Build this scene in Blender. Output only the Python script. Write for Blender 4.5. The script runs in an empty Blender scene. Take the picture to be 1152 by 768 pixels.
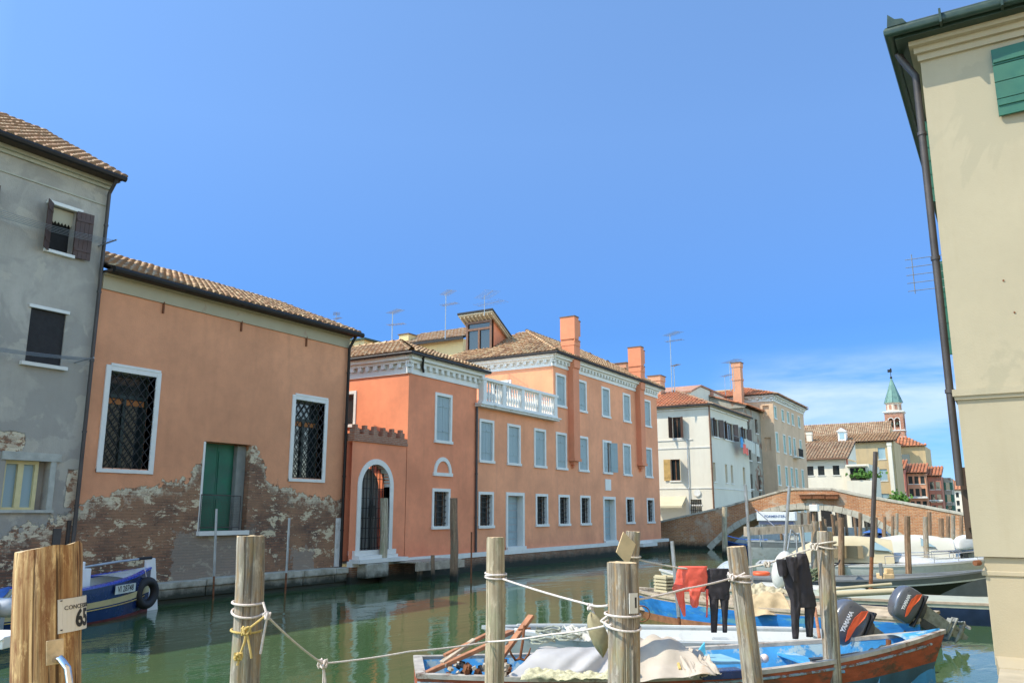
import bpy, bmesh, math, random
from mathutils import Vector, Matrix, Euler, noise
from math import radians, sin, cos, pi, atan2, sqrt
random.seed(7)
SC = bpy.context.scene
COL = SC.collection
R = random.random
def U(a, b): return a + (b-a)*random.random()

# ------------------------------------------------------------------ survey
# World frame: +X runs along the canal (away from us), +Y across it to the far bank, z=0 is the water.
F = 930.; PITCH = math.atan(192/930.); AZ = radians(58.9); EYE = 2.5
def ray(x, y):
    dx = x-576.; dy = 384.-y
    Yf = F*cos(PITCH)-dy*sin(PITCH); Z = F*sin(PITCH)+dy*cos(PITCH)
    return Vector((Yf*sin(AZ)+dx*cos(AZ), Yf*cos(AZ)-dx*sin(AZ), Z)), Yf
def at(x, y, D):
    v, Yf = ray(x, y); return Vector((0, 0, EYE)) + v*(D/Yf)
def onwater(x, y, z=0.0):
    v, _ = ray(x, y); return Vector((0, 0, EYE)) + v*((z-EYE)/v.z)
RIGHT = Vector((cos(AZ), -sin(AZ), 0)); FWD = Vector((sin(AZ), cos(AZ), 0))

# ------------------------------------------------------------------ tagging
def tag(o, label=None, cat=None, group=None, kind=None):
    if label: o['label'] = label
    if cat: o['category'] = cat
    if group: o['group'] = group
    if kind: o['kind'] = kind
    return o
def thing(name, label, cat, loc=(0, 0, 0), rz=0.0, group=None, rot=None):
    o = bpy.data.objects.new(name, None); COL.objects.link(o)
    o.location = loc; o.rotation_euler = rot if rot else (0, 0, rz); o.empty_display_size = .3
    return tag(o, label, cat, group)
def kids(o): return [c for c in bpy.data.objects if c.parent == o]
def copy_tree(o, parent=None, loc=None, rz=None, label=None):
    c = o.copy(); COL.objects.link(c)
    if parent is not None: c.parent = parent
    if loc is not None: c.location = loc
    if rz is not None: c.rotation_euler = (o.rotation_euler[0], o.rotation_euler[1], rz)
    if label: c['label'] = label
    for ch in kids(o): copy_tree(ch, c)
    return c
def rootloc(o):
    while o.parent: o = o.parent
    return o.location

# ------------------------------------------------------------------ mesh builder
class MB:
    def __init__(s, tf=None):
        s.v = []; s.f = []; s.r = []; s.tf = tf; s.mi = []; s.cm = 0
    def pt(s, p):
        p = Vector(p)
        if s.tf: p = Vector(s.tf(p))
        s.v.append(p); return len(s.v)-1
    def poly(s, pts, rnd=0.0):
        s.f.append([s.pt(p) for p in pts]); s.r.append(rnd); s.mi.append(s.cm); return s
    def idx(s, ids, rnd=0.0):
        s.f.append(list(ids)); s.r.append(rnd); s.mi.append(s.cm)
    def box(s, x0, x1, y0, y1, z0, z1, rnd=0.0):
        i = [s.pt(p) for p in ((x0,y0,z0),(x1,y0,z0),(x1,y1,z0),(x0,y1,z0),(x0,y0,z1),(x1,y0,z1),(x1,y1,z1),(x0,y1,z1))]
        for q in ((0,3,2,1),(4,5,6,7),(0,1,5,4),(1,2,6,5),(2,3,7,6),(3,0,4,7)): s.idx([i[k] for k in q], rnd)
        return s
    def obox(s, c, size, rot=(0,0,0), rnd=0.0):
        m = Euler(rot).to_matrix(); c = Vector(c); h = [d/2 for d in size]
        i = [s.pt(c + m @ Vector((a*h[0], b*h[1], d*h[2]))) for a, b, d in ((-1,-1,-1),(1,-1,-1),(1,1,-1),(-1,1,-1),(-1,-1,1),(1,-1,1),(1,1,1),(-1,1,1))]
        for q in ((0,3,2,1),(4,5,6,7),(0,1,5,4),(1,2,6,5),(2,3,7,6),(3,0,4,7)): s.idx([i[k] for k in q], rnd)
        return s
    def beam(s, a, b, w, h, rnd=0.0, up=(0,0,1)):
        a = Vector(a); b = Vector(b); d = (b-a).normalized(); u = Vector(up)
        if abs(d.dot(u)) > .98: u = Vector((1,0,0))
        sd = d.cross(u).normalized(); u = sd.cross(d).normalized()
        i = []
        for p in (a, b):
            for x, y in ((-1,-1),(1,-1),(1,1),(-1,1)): i.append(s.pt(p + sd*(x*w/2) + u*(y*h/2)))
        for q in ((0,1,2,3),(7,6,5,4),(0,4,5,1),(1,5,6,2),(2,6,7,3),(3,7,4,0)): s.idx([i[k] for k in q], rnd)
        return s
    def tube(s, pts, r, n=8, caps=True, rnd=0.0):
        pts = [Vector(p) for p in pts]; m = len(pts)
        rr = r if isinstance(r, (list, tuple)) else [r]*m
        prev = None; rings = []
        for k, p in enumerate(pts):
            d = (pts[min(k+1, m-1)] - pts[max(k-1, 0)])
            if d.length < 1e-9: d = Vector((0,0,1))
            d.normalize()
            if prev is None:
                u = Vector((0,0,1)) if abs(d.z) < .9 else Vector((1,0,0))
                u = (u - d*u.dot(d)).normalized()
            else:
                u = prev - d*prev.dot(d)
                u = u.normalized() if u.length > 1e-6 else d.orthogonal().normalized()
            prev = u; w = d.cross(u)
            rings.append([s.pt(p + (u*cos(2*pi*j/n) + w*sin(2*pi*j/n))*rr[k]) for j in range(n)])
        for k in range(m-1):
            for j in range(n):
                s.idx((rings[k][j], rings[k][(j+1)%n], rings[k+1][(j+1)%n], rings[k+1][j]), rnd)
        if caps:
            s.idx(rings[0][::-1], rnd); s.idx(rings[-1], rnd)
        return s
    def lathe(s, prof, c=(0,0,0), n=12, rnd=0.0, axis='z', sx=1, sy=1):
        c = Vector(c); rings = []
        for r, z in prof:
            ring = []
            for j in range(n):
                a = 2*pi*j/n; x, y = r*cos(a)*sx, r*sin(a)*sy
                if axis == 'z': q = Vector((x, y, z))
                elif axis == 'x': q = Vector((z, x, y))
                else: q = Vector((x, z, y))
                ring.append(s.pt(c+q))
            rings.append(ring)
        for k in range(len(rings)-1):
            for j in range(n): s.idx((rings[k][j], rings[k][(j+1)%n], rings[k+1][(j+1)%n], rings[k+1][j]), rnd)
        s.idx(rings[0][::-1], rnd); s.idx(rings[-1], rnd)
        return s
    def grid(s, fn, nu, nv, rnd=0.0, closed_u=False):
        ids = [[s.pt(fn(i/nu, j/nv)) for j in range(nv+1)] for i in range(nu+1)]
        for i in range(nu):
            for j in range(nv): s.idx((ids[i][j], ids[i+1][j], ids[i+1][j+1], ids[i][j+1]), rnd)
        return s
    def extrude(s, poly, off, rnd=0.0):
        off = Vector(off); a = [s.pt(p) for p in poly]
        b = [s.pt(Vector(p)+off) for p in poly]; n = len(a)
        s.idx(a[::-1], rnd); s.idx(b, rnd)
        for k in range(n): s.idx((a[k], a[(k+1)%n], b[(k+1)%n], b[k]), rnd)
        return s
    def build(s, name, mat, parent=None, smooth=False, local=False, bevel=0, solid=0, merge=False, subsurf=0):
        me = bpy.data.meshes.new(name)
        off = Vector((0,0,0))
        if parent is not None and not local: off = rootloc(parent)
        me.from_pydata([tuple(p-off) for p in s.v], [], s.f)
        for m in (mat if isinstance(mat, (list, tuple)) else [mat]): me.materials.append(m)
        for k, p in enumerate(me.polygons): p.material_index = s.mi[k] if k < len(s.mi) else 0
        if any(s.r):
            at_ = me.attributes.new('rnd', 'FLOAT', 'FACE'); at_.data.foreach_set('value', s.r)
        bm = bmesh.new(); bm.from_mesh(me)
        if merge: bmesh.ops.remove_doubles(bm, verts=bm.verts, dist=merge if merge is not True else .0005)
        bmesh.ops.recalc_face_normals(bm, faces=bm.faces)
        bm.to_mesh(me); bm.free()
        if smooth:
            me.polygons.foreach_set('use_smooth', [True]*len(me.polygons))
            if smooth != 'all':
                try: me.set_sharp_from_angle(angle=radians(40))
                except Exception: pass
        o = bpy.data.objects.new(name, me); COL.objects.link(o)
        if parent is not None: o.parent = parent
        if solid:
            m = o.modifiers.new('s', 'SOLIDIFY'); m.thickness = solid; m.offset = 0
        if subsurf:
            m = o.modifiers.new('ss', 'SUBSURF'); m.levels = subsurf; m.render_levels = subsurf
        if bevel:
            m = o.modifiers.new('b', 'BEVEL'); m.width = bevel; m.segments = 2; m.limit_method = 'ANGLE'
        return o

def FY(c): return lambda p: (p[0], c-p[1], p[2])      # facade facing -Y at y=c: local (along, out, z)
def FX(a): return lambda p: (a-p[1], p[0], p[2])      # facade facing -X at x=a

def wall_holes(mb, u0, u1, z0, z1, holes, depth=.25, d=0.0):
    """sheet in facade coordinates with rectangular openings and their reveals"""
    us = sorted({u0, u1, *[h[0] for h in holes], *[h[1] for h in holes]})
    zs = sorted({z0, z1, *[h[2] for h in holes], *[h[3] for h in holes]})
    us = [u for u in us if u0 <= u <= u1]; zs = [z for z in zs if z0 <= z <= z1]
    for i in range(len(us)-1):
        for j in range(len(zs)-1):
            um, zm = (us[i]+us[i+1])/2, (zs[j]+zs[j+1])/2
            if any(h[0] < um < h[1] and h[2] < zm < h[3] for h in holes): continue
            mb.poly([(us[i], d, zs[j]), (us[i+1], d, zs[j]), (us[i+1], d, zs[j+1]), (us[i], d, zs[j+1])])
    for h in holes:
        a, b, c, e = h[:4]; q = d-depth
        mb.poly([(a,d,c),(a,d,e),(a,q,e),(a,q,c)]); mb.poly([(b,d,c),(b,d,e),(b,q,e),(b,q,c)])
        mb.poly([(a,d,e),(b,d,e),(b,q,e),(a,q,e)]); mb.poly([(a,d,c),(b,d,c),(b,q,c),(a,q,c)])
        mb.poly([(a,q,c),(b,q,c),(b,q,e),(a,q,e)])

# ------------------------------------------------------------------ materials
MATS = {}
def mat(name, fn):
    m = bpy.data.materials.new(name); m.use_nodes = True
    nt = m.node_tree; nt.nodes.clear()
    out = nt.nodes.new('ShaderNodeOutputMaterial')
    b = nt.nodes.new('ShaderNodeBsdfPrincipled'); nt.links.new(b.outputs[0], out.inputs['Surface'])
    fn(nt, b); MATS[name] = m; return m
class N:
    def __init__(s, nt): s.nt = nt
    def new(s, t, **k):
        n = s.nt.nodes.new(t)
        for a, b in k.items(): setattr(n, a, b)
        return n
    def link(s, a, b): s.nt.links.new(a, b)
    def pos(s, obj=False):
        if obj: return s.new('ShaderNodeTexCoord').outputs['Object']
        return s.new('ShaderNodeNewGeometry').outputs['Position']
    def map(s, v, scale=(1,1,1), rot=(0,0,0), loc=(0,0,0)):
        m = s.new('ShaderNodeMapping'); s.link(v, m.inputs[0])
        m.inputs['Scale'].default_value = scale; m.inputs['Rotation'].default_value = rot; m.inputs['Location'].default_value = loc
        return m.outputs[0]
    def noise(s, v, scale, detail=4, rough=.55, dist=0):
        n = s.new('ShaderNodeTexNoise'); s.link(v, n.inputs['Vector'])
        n.inputs['Scale'].default_value = scale; n.inputs['Detail'].default_value = detail
        n.inputs['Roughness'].default_value = rough; n.inputs['Distortion'].default_value = dist
        return n.outputs['Fac']
    def ramp(s, f, stops, mode='LINEAR'):
        r = s.new('ShaderNodeValToRGB'); s.link(f, r.inputs[0]); cr = r.color_ramp; cr.interpolation = mode
        while len(cr.elements) < len(stops): cr.elements.new(.5)
        for e, (p, c) in zip(cr.elements, stops):
            e.position = p; e.color = (c, c, c, 1) if isinstance(c, (int, float)) else (*c, 1)
        return r.outputs[0]
    def mix(s, f, a, b, mode='MIX'):
        m = s.new('ShaderNodeMix', data_type='RGBA', blend_type=mode)
        for q, sock, val in ((0, m.inputs[0], f), (6, m.inputs[6], a), (7, m.inputs[7], b)):
            if hasattr(val, 'links'): s.link(val, sock)
            elif isinstance(val, (int, float)): sock.default_value = val if q == 0 else (val, val, val, 1)
            else: sock.default_value = (*val, 1)
        return m.outputs[2]
    def math(s, op, a, b=0, c=None, clamp=False):
        m = s.new('ShaderNodeMath', operation=op, use_clamp=clamp)
        for k, val in enumerate((a, b) if c is None else (a, b, c)):
            if hasattr(val, 'links'): s.link(val, m.inputs[k])
            else: m.inputs[k].default_value = val
        return m.outputs[0]
    def sep(s, v):
        n = s.new('ShaderNodeSeparateXYZ'); s.link(v, n.inputs[0]); return n.outputs
    def comb(s, x, y, z=0):
        n = s.new('ShaderNodeCombineXYZ')
        for k, val in enumerate((x, y, z)):
            if hasattr(val, 'links'): s.link(val, n.inputs[k])
            else: n.inputs[k].default_value = val
        return n.outputs[0]
    def bump(s, h, bsdf, strength=.3, dist=.02, prev=None):
        b = s.new('ShaderNodeBump'); s.link(h, b.inputs['Height'])
        b.inputs['Strength'].default_value = strength; b.inputs['Distance'].default_value = dist
        if prev: s.link(prev, b.inputs['Normal'])
        s.link(b.outputs[0], bsdf.inputs['Normal']); return b.outputs[0]

def hsv(c, k): return tuple(max(0, min(1, x*k)) for x in c)

def plaster(name, col, var=.16, stain=(.25,.22,.18), stain_amt=.35, rough=.92, obj=False, base_dirt=None, patch=None):
    def fn(nt, b):
        n = N(nt); p = n.pos(obj)
        a = n.noise(p, .55, 5, .6); m = n.noise(p, 3.5, 6, .65); g = n.noise(p, 45, 3, .6)
        c = n.mix(n.ramp(a, [(.32, 0), (.68, 1)]), hsv(col, 1-var), hsv(col, 1+var*.6))
        c = n.mix(n.math('MULTIPLY', n.ramp(m, [(.45, 0), (.75, 1)]), .3), c, hsv(col, 1-var*1.6))
        st = n.noise(n.map(p, (2.2, 2.2, .22)), 1.2, 5, .65)      # rain streaks
        c = n.mix(n.math('MULTIPLY', n.ramp(st, [(.52, 0), (.75, 1)]), stain_amt), c, stain)
        if patch:
            pa = n.noise(p, patch[1], 6, .6, .4)
            c = n.mix(n.ramp(pa, [(patch[2], 0), (patch[2]+.02, 1)]), c, patch[0])
        if base_dirt:
            z = n.sep(p)[2]; k = n.math('ADD', z, n.math('MULTIPLY', n.noise(p, 1.3, 5, .7), 1.6))
            c = n.mix(n.math('MULTIPLY', n.ramp(n.math('DIVIDE', k, 4.), [(base_dirt[0], 1), (base_dirt[1], 0)]), base_dirt[3]), c, base_dirt[2])
        n.link(c, b.inputs['Base Color']); b.inputs['Roughness'].default_value = rough
        h = n.math('ADD', n.math('MULTIPLY', m, .5), n.math('MULTIPLY', g, .25))
        n.bump(h, b, .35, .02)
    return mat(name, fn)

def brickcol(n, p, axis, c1, c2, mortar, bw=.26, bh=.07, ms=.012):
    x, y, z = n.sep(p)[0:3]
    v = n.comb(x if axis == 'x' else y, z, 0)
    wob = n.noise(p, 1.5, 2, .5)
    v2 = n.new('ShaderNodeVectorMath', operation='ADD'); n.link(v, v2.inputs[0])
    n.link(n.comb(0, n.math('MULTIPLY', wob, .06), 0), v2.inputs[1])
    t = n.new('ShaderNodeTexBrick'); n.link(v2.outputs[0], t.inputs['Vector'])
    t.inputs['Scale'].default_value = 1; t.inputs['Brick Width'].default_value = bw; t.inputs['Row Height'].default_value = bh
    t.inputs['Mortar Size'].default_value = ms; t.inputs['Mortar Smooth'].default_value = .3; t.inputs['Bias'].default_value = 0
    t.inputs['Color1'].default_value = (*c1, 1); t.inputs['Color2'].default_value = (*c2, 1); t.inputs['Mortar'].default_value = (*mortar, 1)
    return t.outputs['Color'], t.outputs['Fac']

def brick(name, axis, c1=(.40,.17,.08), c2=(.30,.14,.08), mortar=(.42,.34,.25), pale=.3, wet=True, light=None, bw=.26, bh=.07, ms=.012):
    def fn(nt, b):
        n = N(nt); p = n.pos()
        c, f = brickcol(n, p, axis, c1, c2, mortar, bw, bh, ms)
        c = n.mix(n.ramp(n.noise(p, 7, 6, .75), [(.48, 0), (.62, .55)]), c, hsv(c1, .5))
        pal = n.noise(p, .9, 7, .68)
        c = n.mix(n.math('MULTIPLY', n.ramp(pal, [(.53, 0), (.62, 1)]), pale), c, light or (.55,.47,.35))
        c = n.mix(n.ramp(n.noise(p, .35, 3, .6), [(.4, 0), (.7, .55)]), c, hsv(c2, .6))
        if wet:
            z = n.sep(p)[2]; k = n.math('ADD', z, n.math('MULTIPLY', n.noise(p, 2, 4, .7), .5))
            c = n.mix(n.ramp(k, [(.45, 1), (.85, 0)]), c, (.025,.028,.018))
        n.link(c, b.inputs['Base Color']); b.inputs['Roughness'].default_value = .9
        h = n.math('ADD', n.math('MULTIPLY', f, -.6), n.math('MULTIPLY', n.noise(p, 20, 4, .7), .7))
        n.bump(h, b, .6, .02)
    return mat(name, fn)

def peeled(name, col, axis, ramp_pts, x0, x1, zmax, grey=False, extra=None, cement=None):
    """plaster wall whose lower part has lost its render and shows brick; ramp_pts: height of the edge along the wall"""
    def fn(nt, b):
        n = N(nt); p = n.pos(); s = n.sep(p)
        # plaster
        a = n.noise(p, .5, 5, .6); m = n.noise(p, 3.0, 6, .65)
        pc = n.mix(n.ramp(a, [(.3, 0), (.7, 1)]), hsv(col, .82), hsv(col, 1.1))
        pc = n.mix(n.math('MULTIPLY', n.ramp(m, [(.45, 0), (.75, 1)]), .35), pc, hsv(col, .68))
        st = n.noise(n.map(p, (2.0, 2.0, .18)), 1.3, 5, .65)
        pc = n.mix(n.math('MULTIPLY', n.ramp(st, [(.5, 0), (.72, 1)]), .16), pc, hsv(col, .5) if not grey else (.12,.12,.10))
        if grey:
            gp = n.noise(p, .8, 4, .55, .6)
            pc = n.mix(n.ramp(gp, [(.48, 0), (.54, .6)]), pc, (.29,.265,.225))
            gp2 = n.noise(n.map(p, (1,1,1), loc=(7,3,2)), 1.1, 5, .55, .3)
            pc = n.mix(n.ramp(gp2, [(.56, 0), (.59, .55)]), pc, (.50,.44,.34))
        # brick
        bc, f = brickcol(n, p, axis, (.36,.155,.08), (.14,.07,.045), (.12,.095,.07), .26, .08, .013)
        bc = n.mix(n.math('MULTIPLY', n.noise(p, 9, 4, .7), .8), bc, (.12,.075,.05))
        tone = n.noise(p, .7, 4, .6)
        bc = n.mix(n.ramp(tone, [(.40, 0), (.62, .8)]), bc, (.36,.19,.10))
        pal = n.noise(n.map(p, (1,1,1.8)), 1.1, 9, .74, .4)
        bc = n.mix(n.ramp(pal, [(.565, 0), (.58, .9)]), bc, (.70,.58,.38))
        pal2 = n.noise(n.map(p, (1,1,2.6), loc=(4,1,8)), 3.2, 8, .75)
        bc = n.mix(n.ramp(pal2, [(.60, 0), (.62, .85)]), bc, (.66,.55,.37))
        pk = n.noise(n.map(p, (1,1,1.2), loc=(3,9,1)), .8, 8, .72)
        bc = n.mix(n.ramp(pk, [(.58, 0), (.63, .65)]), bc, (.16,.13,.10))
        dk = n.noise(n.map(p, (1,1,3), loc=(9,2,5)), 5, 6, .7)
        bc = n.mix(n.ramp(dk, [(.58, 0), (.64, .8)]), bc, (.05,.035,.025))
        gr = n.noise(p, 3, 5, .7)
        bc = n.mix(n.ramp(n.math('ADD', s[2], n.math('MULTIPLY', gr, .8)), [(.75, 1), (1.35, 0)]), bc, (.09,.09,.065))
        # edge height
        u = n.math('DIVIDE', n.math('SUBTRACT', s[0] if axis == 'x' else s[1], x0), x1-x0)
        edge = n.ramp(u, [((q-x0)/(x1-x0), z/zmax) for q, z in ramp_pts])
        e = n.math('MULTIPLY', edge, zmax)
        nz = n.math('MULTIPLY', n.math('SUBTRACT', n.noise(p, 2.2, 8, .7), .5), 1.5)
        k = n.math('SUBTRACT', n.math('ADD', e, nz), s[2])          # >0: bare brick
        for (ex0, ex1, ez0, ez1) in (extra or []):
            q = n.math('MINIMUM', n.math('MINIMUM', n.math('SUBTRACT', s[0], ex0), n.math('SUBTRACT', ex1, s[0])), n.math('MINIMUM', n.math('SUBTRACT', s[2], ez0), n.math('SUBTRACT', ez1, s[2])))
            k = n.math('MAXIMUM', k, n.math('ADD', q, n.math('MULTIPLY', nz, .22)))
        mask = n.ramp(k, [(0.0, 0), (.03, 1)])
        for (ex0, ex1, ez0, ez1) in (cement or []):
            q = n.math('MINIMUM', n.math('MINIMUM', n.math('SUBTRACT', s[0], ex0), n.math('SUBTRACT', ex1, s[0])), n.math('MINIMUM', n.math('SUBTRACT', s[2], ez0), n.math('SUBTRACT', ez1, s[2])))
            q = n.math('ADD', q, n.math('MULTIPLY', n.math('SUBTRACT', n.noise(p, 3., 8, .75), .5), 1.3))
            bc = n.mix(n.ramp(q, [(0, 0), (.05, .75)]), bc, (.30,.25,.195))
        rim = n.math('MULTIPLY', n.ramp(k, [(.02, 1), (.45, 0)]), n.ramp(n.noise(p, 3, 7, .72), [(.46, 0), (.50, 1)]))
        bc = n.mix(rim, bc, (.70,.60,.42))
        c = n.mix(mask, pc, bc)
        n.link(c, b.inputs['Base Color']); b.inputs['Roughness'].default_value = .93
        h = n.math('ADD', n.math('MULTIPLY', mask, -1.4), n.math('MULTIPLY', m, .4))
        h = n.math('ADD', h, n.math('MULTIPLY', n.math('MULTIPLY', mask, f), -.5))
        h = n.math('ADD', h, n.math('MULTIPLY', n.noise(p, 25, 4, .7), .35))
        n.bump(h, b, .8, .035)
    return mat(name, fn)

def simple(name, col, rough=.5, metal=0, var=.15, scale=6, bump=0, obj=True, stain=None, spec=None, coat=0, stretch=(1,1,1), dist=.01):
    def fn(nt, b):
        n = N(nt); p = n.map(n.pos(obj), stretch)
        a = n.noise(p, scale, 5, .6)
        c = n.mix(n.ramp(a, [(.3, 0), (.7, 1)]), hsv(col, 1-var), hsv(col, 1+var))
        if stain:
            q = n.noise(p, scale*.6, 7, .7)
            c = n.mix(n.ramp(q, [(stain[1], 0), (stain[1]+stain[2], 1)]), c, stain[0])
        n.link(c, b.inputs['Base Color']); b.inputs['Metallic'].default_value = metal
        r = n.ramp(n.noise(p, scale*2, 4, .6), [(.3, max(0, rough-.08)), (.7, min(1, rough+.1))]); n.link(r, b.inputs['Roughness'])
        if spec is not None: b.inputs['Specular IOR Level'].default_value = spec
        if coat: b.inputs['Coat Weight'].default_value = coat; b.inputs['Coat Roughness'].default_value = .1
        if bump: n.bump(n.noise(p, scale*4, 5, .65), b, bump, dist)
    return mat(name, fn)

def tilemat(name, cols, dark=.5):
    def fn(nt, b):
        n = N(nt); p = n.pos()
        at_ = n.new('ShaderNodeAttribute', attribute_name='rnd'); f = at_.outputs['Fac']
        k = len(cols); c = n.ramp(f, [((i+.5)/k, cc) for i, cc in enumerate(cols)], 'LINEAR')
        a = n.noise(p, 7, 6, .7)
        c = n.mix(n.ramp(a, [(.50, 0), (.66, .7)]), c, (.17,.12,.07))
        g = n.noise(p, .5, 4, .6)
        c = n.mix(n.ramp(g, [(.45, 0), (.7, .45)]), c, (.15,.10,.06))
        c = n.mix(n.ramp(n.noise(p, 16, 4, .7), [(.6, 0), (.68, .7)]), c, (.42,.38,.26))
        n.link(c, b.inputs['Base Color']); b.inputs['Roughness'].default_value = .9
        n.bump(n.noise(p, 30, 4, .7), b, .4, .01)
    return mat(name, fn)

def woodmat(name, light, dark, obj=True, wet=True, crack=.5, ring=30, rust=None, green=None, wetz=.35):
    """weathered timber with grain along local z"""
    def fn(nt, b):
        n = N(nt); p = n.pos(obj); w = n.pos(False)
        g1 = n.noise(n.map(p, (ring, ring, .9)), 1, 6, .65, .3)
        g2 = n.noise(n.map(p, (ring*.25, ring*.25, .5)), 1, 5, .6, .6)
        c = n.mix(n.ramp(g1, [(.38, 0), (.60, 1)]), dark, light)
        c = n.mix(n.ramp(g2, [(.47, 0), (.62, .35)]), c, hsv(dark, .85))
        c = n.mix(n.ramp(n.noise(n.map(p, (6, 6, 2.2)), 1.6, 7, .72), [(.44, 0), (.64, .55)]), c, hsv(dark, .9))
        c = n.mix(n.ramp(n.noise(n.map(p, (14, 14, 5)), 1.5, 6, .75), [(.56, 0), (.64, .5)]), c, hsv(light, 1.25))
        if rust: c = n.mix(n.ramp(n.noise(n.map(p, (7,7,1.6)), 1.5, 8, .75), [(.5, 0), (.60, .85)]), c, rust)
        if green: c = n.mix(n.ramp(n.noise(n.map(p, (5,5,1.4)), 1.1, 5, .6), [(.52, 0), (.66, .7)]), c, green)
        cr = n.noise(n.map(p, (ring*.9, ring*.9, .35)), 1, 3, .5)
        c = n.mix(n.ramp(cr, [(.36, crack), (.42, 0)]), c, hsv(dark, .25))
        if wet:
            z = n.math('ADD', n.sep(w)[2], n.math('MULTIPLY', n.noise(w, 4, 4, .6), .35))
            c = n.mix(n.ramp(z, [(wetz, 1), (wetz+.3, 0)]), c, (.018,.022,.014))
        n.link(c, b.inputs['Base Color']); b.inputs['Roughness'].default_value = .88
        h = n.math('ADD', n.math('MULTIPLY', g1, .9), n.ramp(cr, [(.34, 0), (.44, 1)]))
        n.bump(h, b, .7, .012)
    return mat(name, fn)

# ---- palette
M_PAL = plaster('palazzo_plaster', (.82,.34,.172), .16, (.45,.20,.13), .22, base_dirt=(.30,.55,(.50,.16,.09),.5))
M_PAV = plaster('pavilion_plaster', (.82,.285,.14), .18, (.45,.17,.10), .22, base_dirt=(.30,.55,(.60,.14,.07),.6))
M_PALDK = plaster('palazzo_chimney_plaster', (.72,.26,.13), .12, (.40,.17,.10), .25)
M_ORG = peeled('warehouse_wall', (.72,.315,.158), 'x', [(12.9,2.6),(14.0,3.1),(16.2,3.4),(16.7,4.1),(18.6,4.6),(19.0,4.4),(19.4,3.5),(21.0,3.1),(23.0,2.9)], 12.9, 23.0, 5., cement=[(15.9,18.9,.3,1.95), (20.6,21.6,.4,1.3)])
M_GREY = peeled('grey_render', (.43,.385,.315), 'x', [(0.,2.0),(9.5,2.4),(11.,1.9),(12.9,2.6)], 0., 12.9, 5., grey=True, extra=[(8.,11.4,3.95,4.45), (12.55,13.2,2.6,3.6)])
M_GREY2 = plaster('grey_render_band', (.42,.40,.31), .15, (.16,.16,.13), .4)
M_CREAM = plaster('cream_render', (.41,.365,.255), .07, (.30,.25,.15), .20, patch=((.37,.335,.235), .45, .56))
M_CREAM2 = plaster('cream_plinth', (.44,.375,.25), .08, (.46,.38,.26), .3, patch=((.40,.30,.20), 2.4, .66))
M_BRX = brick('bridge_brick', 'y', (.62,.25,.085), (.42,.15,.06), (.55,.40,.25), .7, bw=.30, bh=.09, ms=.02)
M_BRY = brick('canal_brick', 'x')
M_BRT = brick('coping_brick', 'x', (.42,.17,.09), (.36,.15,.08), (.40,.30,.22), .2, False)
M_STONE = simple('istrian_stone', (.66,.64,.58), .7, var=.12, scale=3, bump=.2, obj=False, stain=((.40,.37,.31), .58, .1))
M_STONEW = simple('window_stone', (.72,.69,.62), .6, var=.06, scale=3, bump=.1, obj=False)
def _ledge(nt, b):
    n = N(nt); p = n.pos()
    c = n.mix(n.ramp(n.noise(p, 2.5, 6, .65), [(.35, 0), (.65, 1)]), (.30,.27,.20), (.52,.49,.40))
    z = n.math('ADD', n.sep(p)[2], n.math('MULTIPLY', n.noise(p, 2.5, 5, .7), .35))
    c = n.mix(n.ramp(z, [(.38, 1), (.66, 0)]), c, (.03,.033,.02))
    n.link(c, b.inputs['Base Color']); b.inputs['Roughness'].default_value = .8
    n.bump(n.noise(p, 12, 6, .7), b, .6, .03)
M_LEDGE = mat('quay_stone', _ledge)
M_TILE = tilemat('roof_tiles', [(.30,.16,.08), (.58,.33,.16), (.52,.37,.19), (.66,.47,.26), (.44,.24,.12), (.62,.42,.23)])
M_TILE2 = tilemat('old_roof_tiles', [(.32,.18,.10), (.44,.30,.17), (.50,.37,.23), (.38,.24,.14), (.46,.28,.16)])
M_TILER = tilemat('red_roof_tiles', [(.50,.16,.07), (.56,.20,.09), (.62,.24,.10), (.50,.20,.10)])
M_TILEB = simple('roof_underlay', (.16,.10,.06), .95, var=.3, scale=2, obj=False)
M_GUT = simple('gutter_brown', (.016,.012,.010), .55, .2, var=.2)
M_GUTG = simple('gutter_green', (.022,.045,.030), .4, .2, var=.2)
M_PIPE = simple('downpipe_grey', (.075,.065,.06), .5, .4, var=.25, scale=2)
M_DARKWOOD = simple('dark_rafters', (.07,.045,.03), .85, var=.3)
M_BLUESH = simple('blue_grey_shutter_paint', (.30,.37,.37), .6, var=.10, scale=2, obj=False, stretch=(1,1,.3))
M_BROWNSH = simple('brown_shutter_paint', (.07,.035,.024), .55, var=.2, scale=3, obj=False)
M_OCHRESH = simple('ochre_shutter_paint', (.50,.31,.10), .6, var=.2, scale=3, obj=False)
M_GREENSH = simple('green_shutter_paint', (.014,.11,.065), .45, var=.16, scale=3, obj=False, bump=.1)
M_GREENDR = simple('green_door_paint', (.012,.12,.062), .6, var=.35, scale=1.5, obj=False, bump=.2, stain=((.03,.10,.07), .5, .15))
M_TEALSH = simple('pale_teal_shutter_paint', (.26,.45,.40), .6, var=.15, scale=2, obj=False)
def _glass(nt, b):
    b.inputs['Base Color'].default_value = (.02,.028,.03,1); b.inputs['Roughness'].default_value = .04
    b.inputs['Specular IOR Level'].default_value = .8
    n = N(nt); n.bump(n.noise(n.pos(), 1.2, 2, .5), b, .08, .05)
M_GLASS = mat('window_glass', _glass)
def _glassb(nt, b):
    b.inputs['Base Color'].default_value = (.26,.38,.42,1); b.inputs['Roughness'].default_value = .06
    b.inputs['Specular IOR Level'].default_value = .8
M_GLASSB = mat('curtained_glass', _glassb)
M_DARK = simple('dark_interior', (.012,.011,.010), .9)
M_IRON = simple('wrought_iron', (.018,.017,.016), .5, .5)
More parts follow.
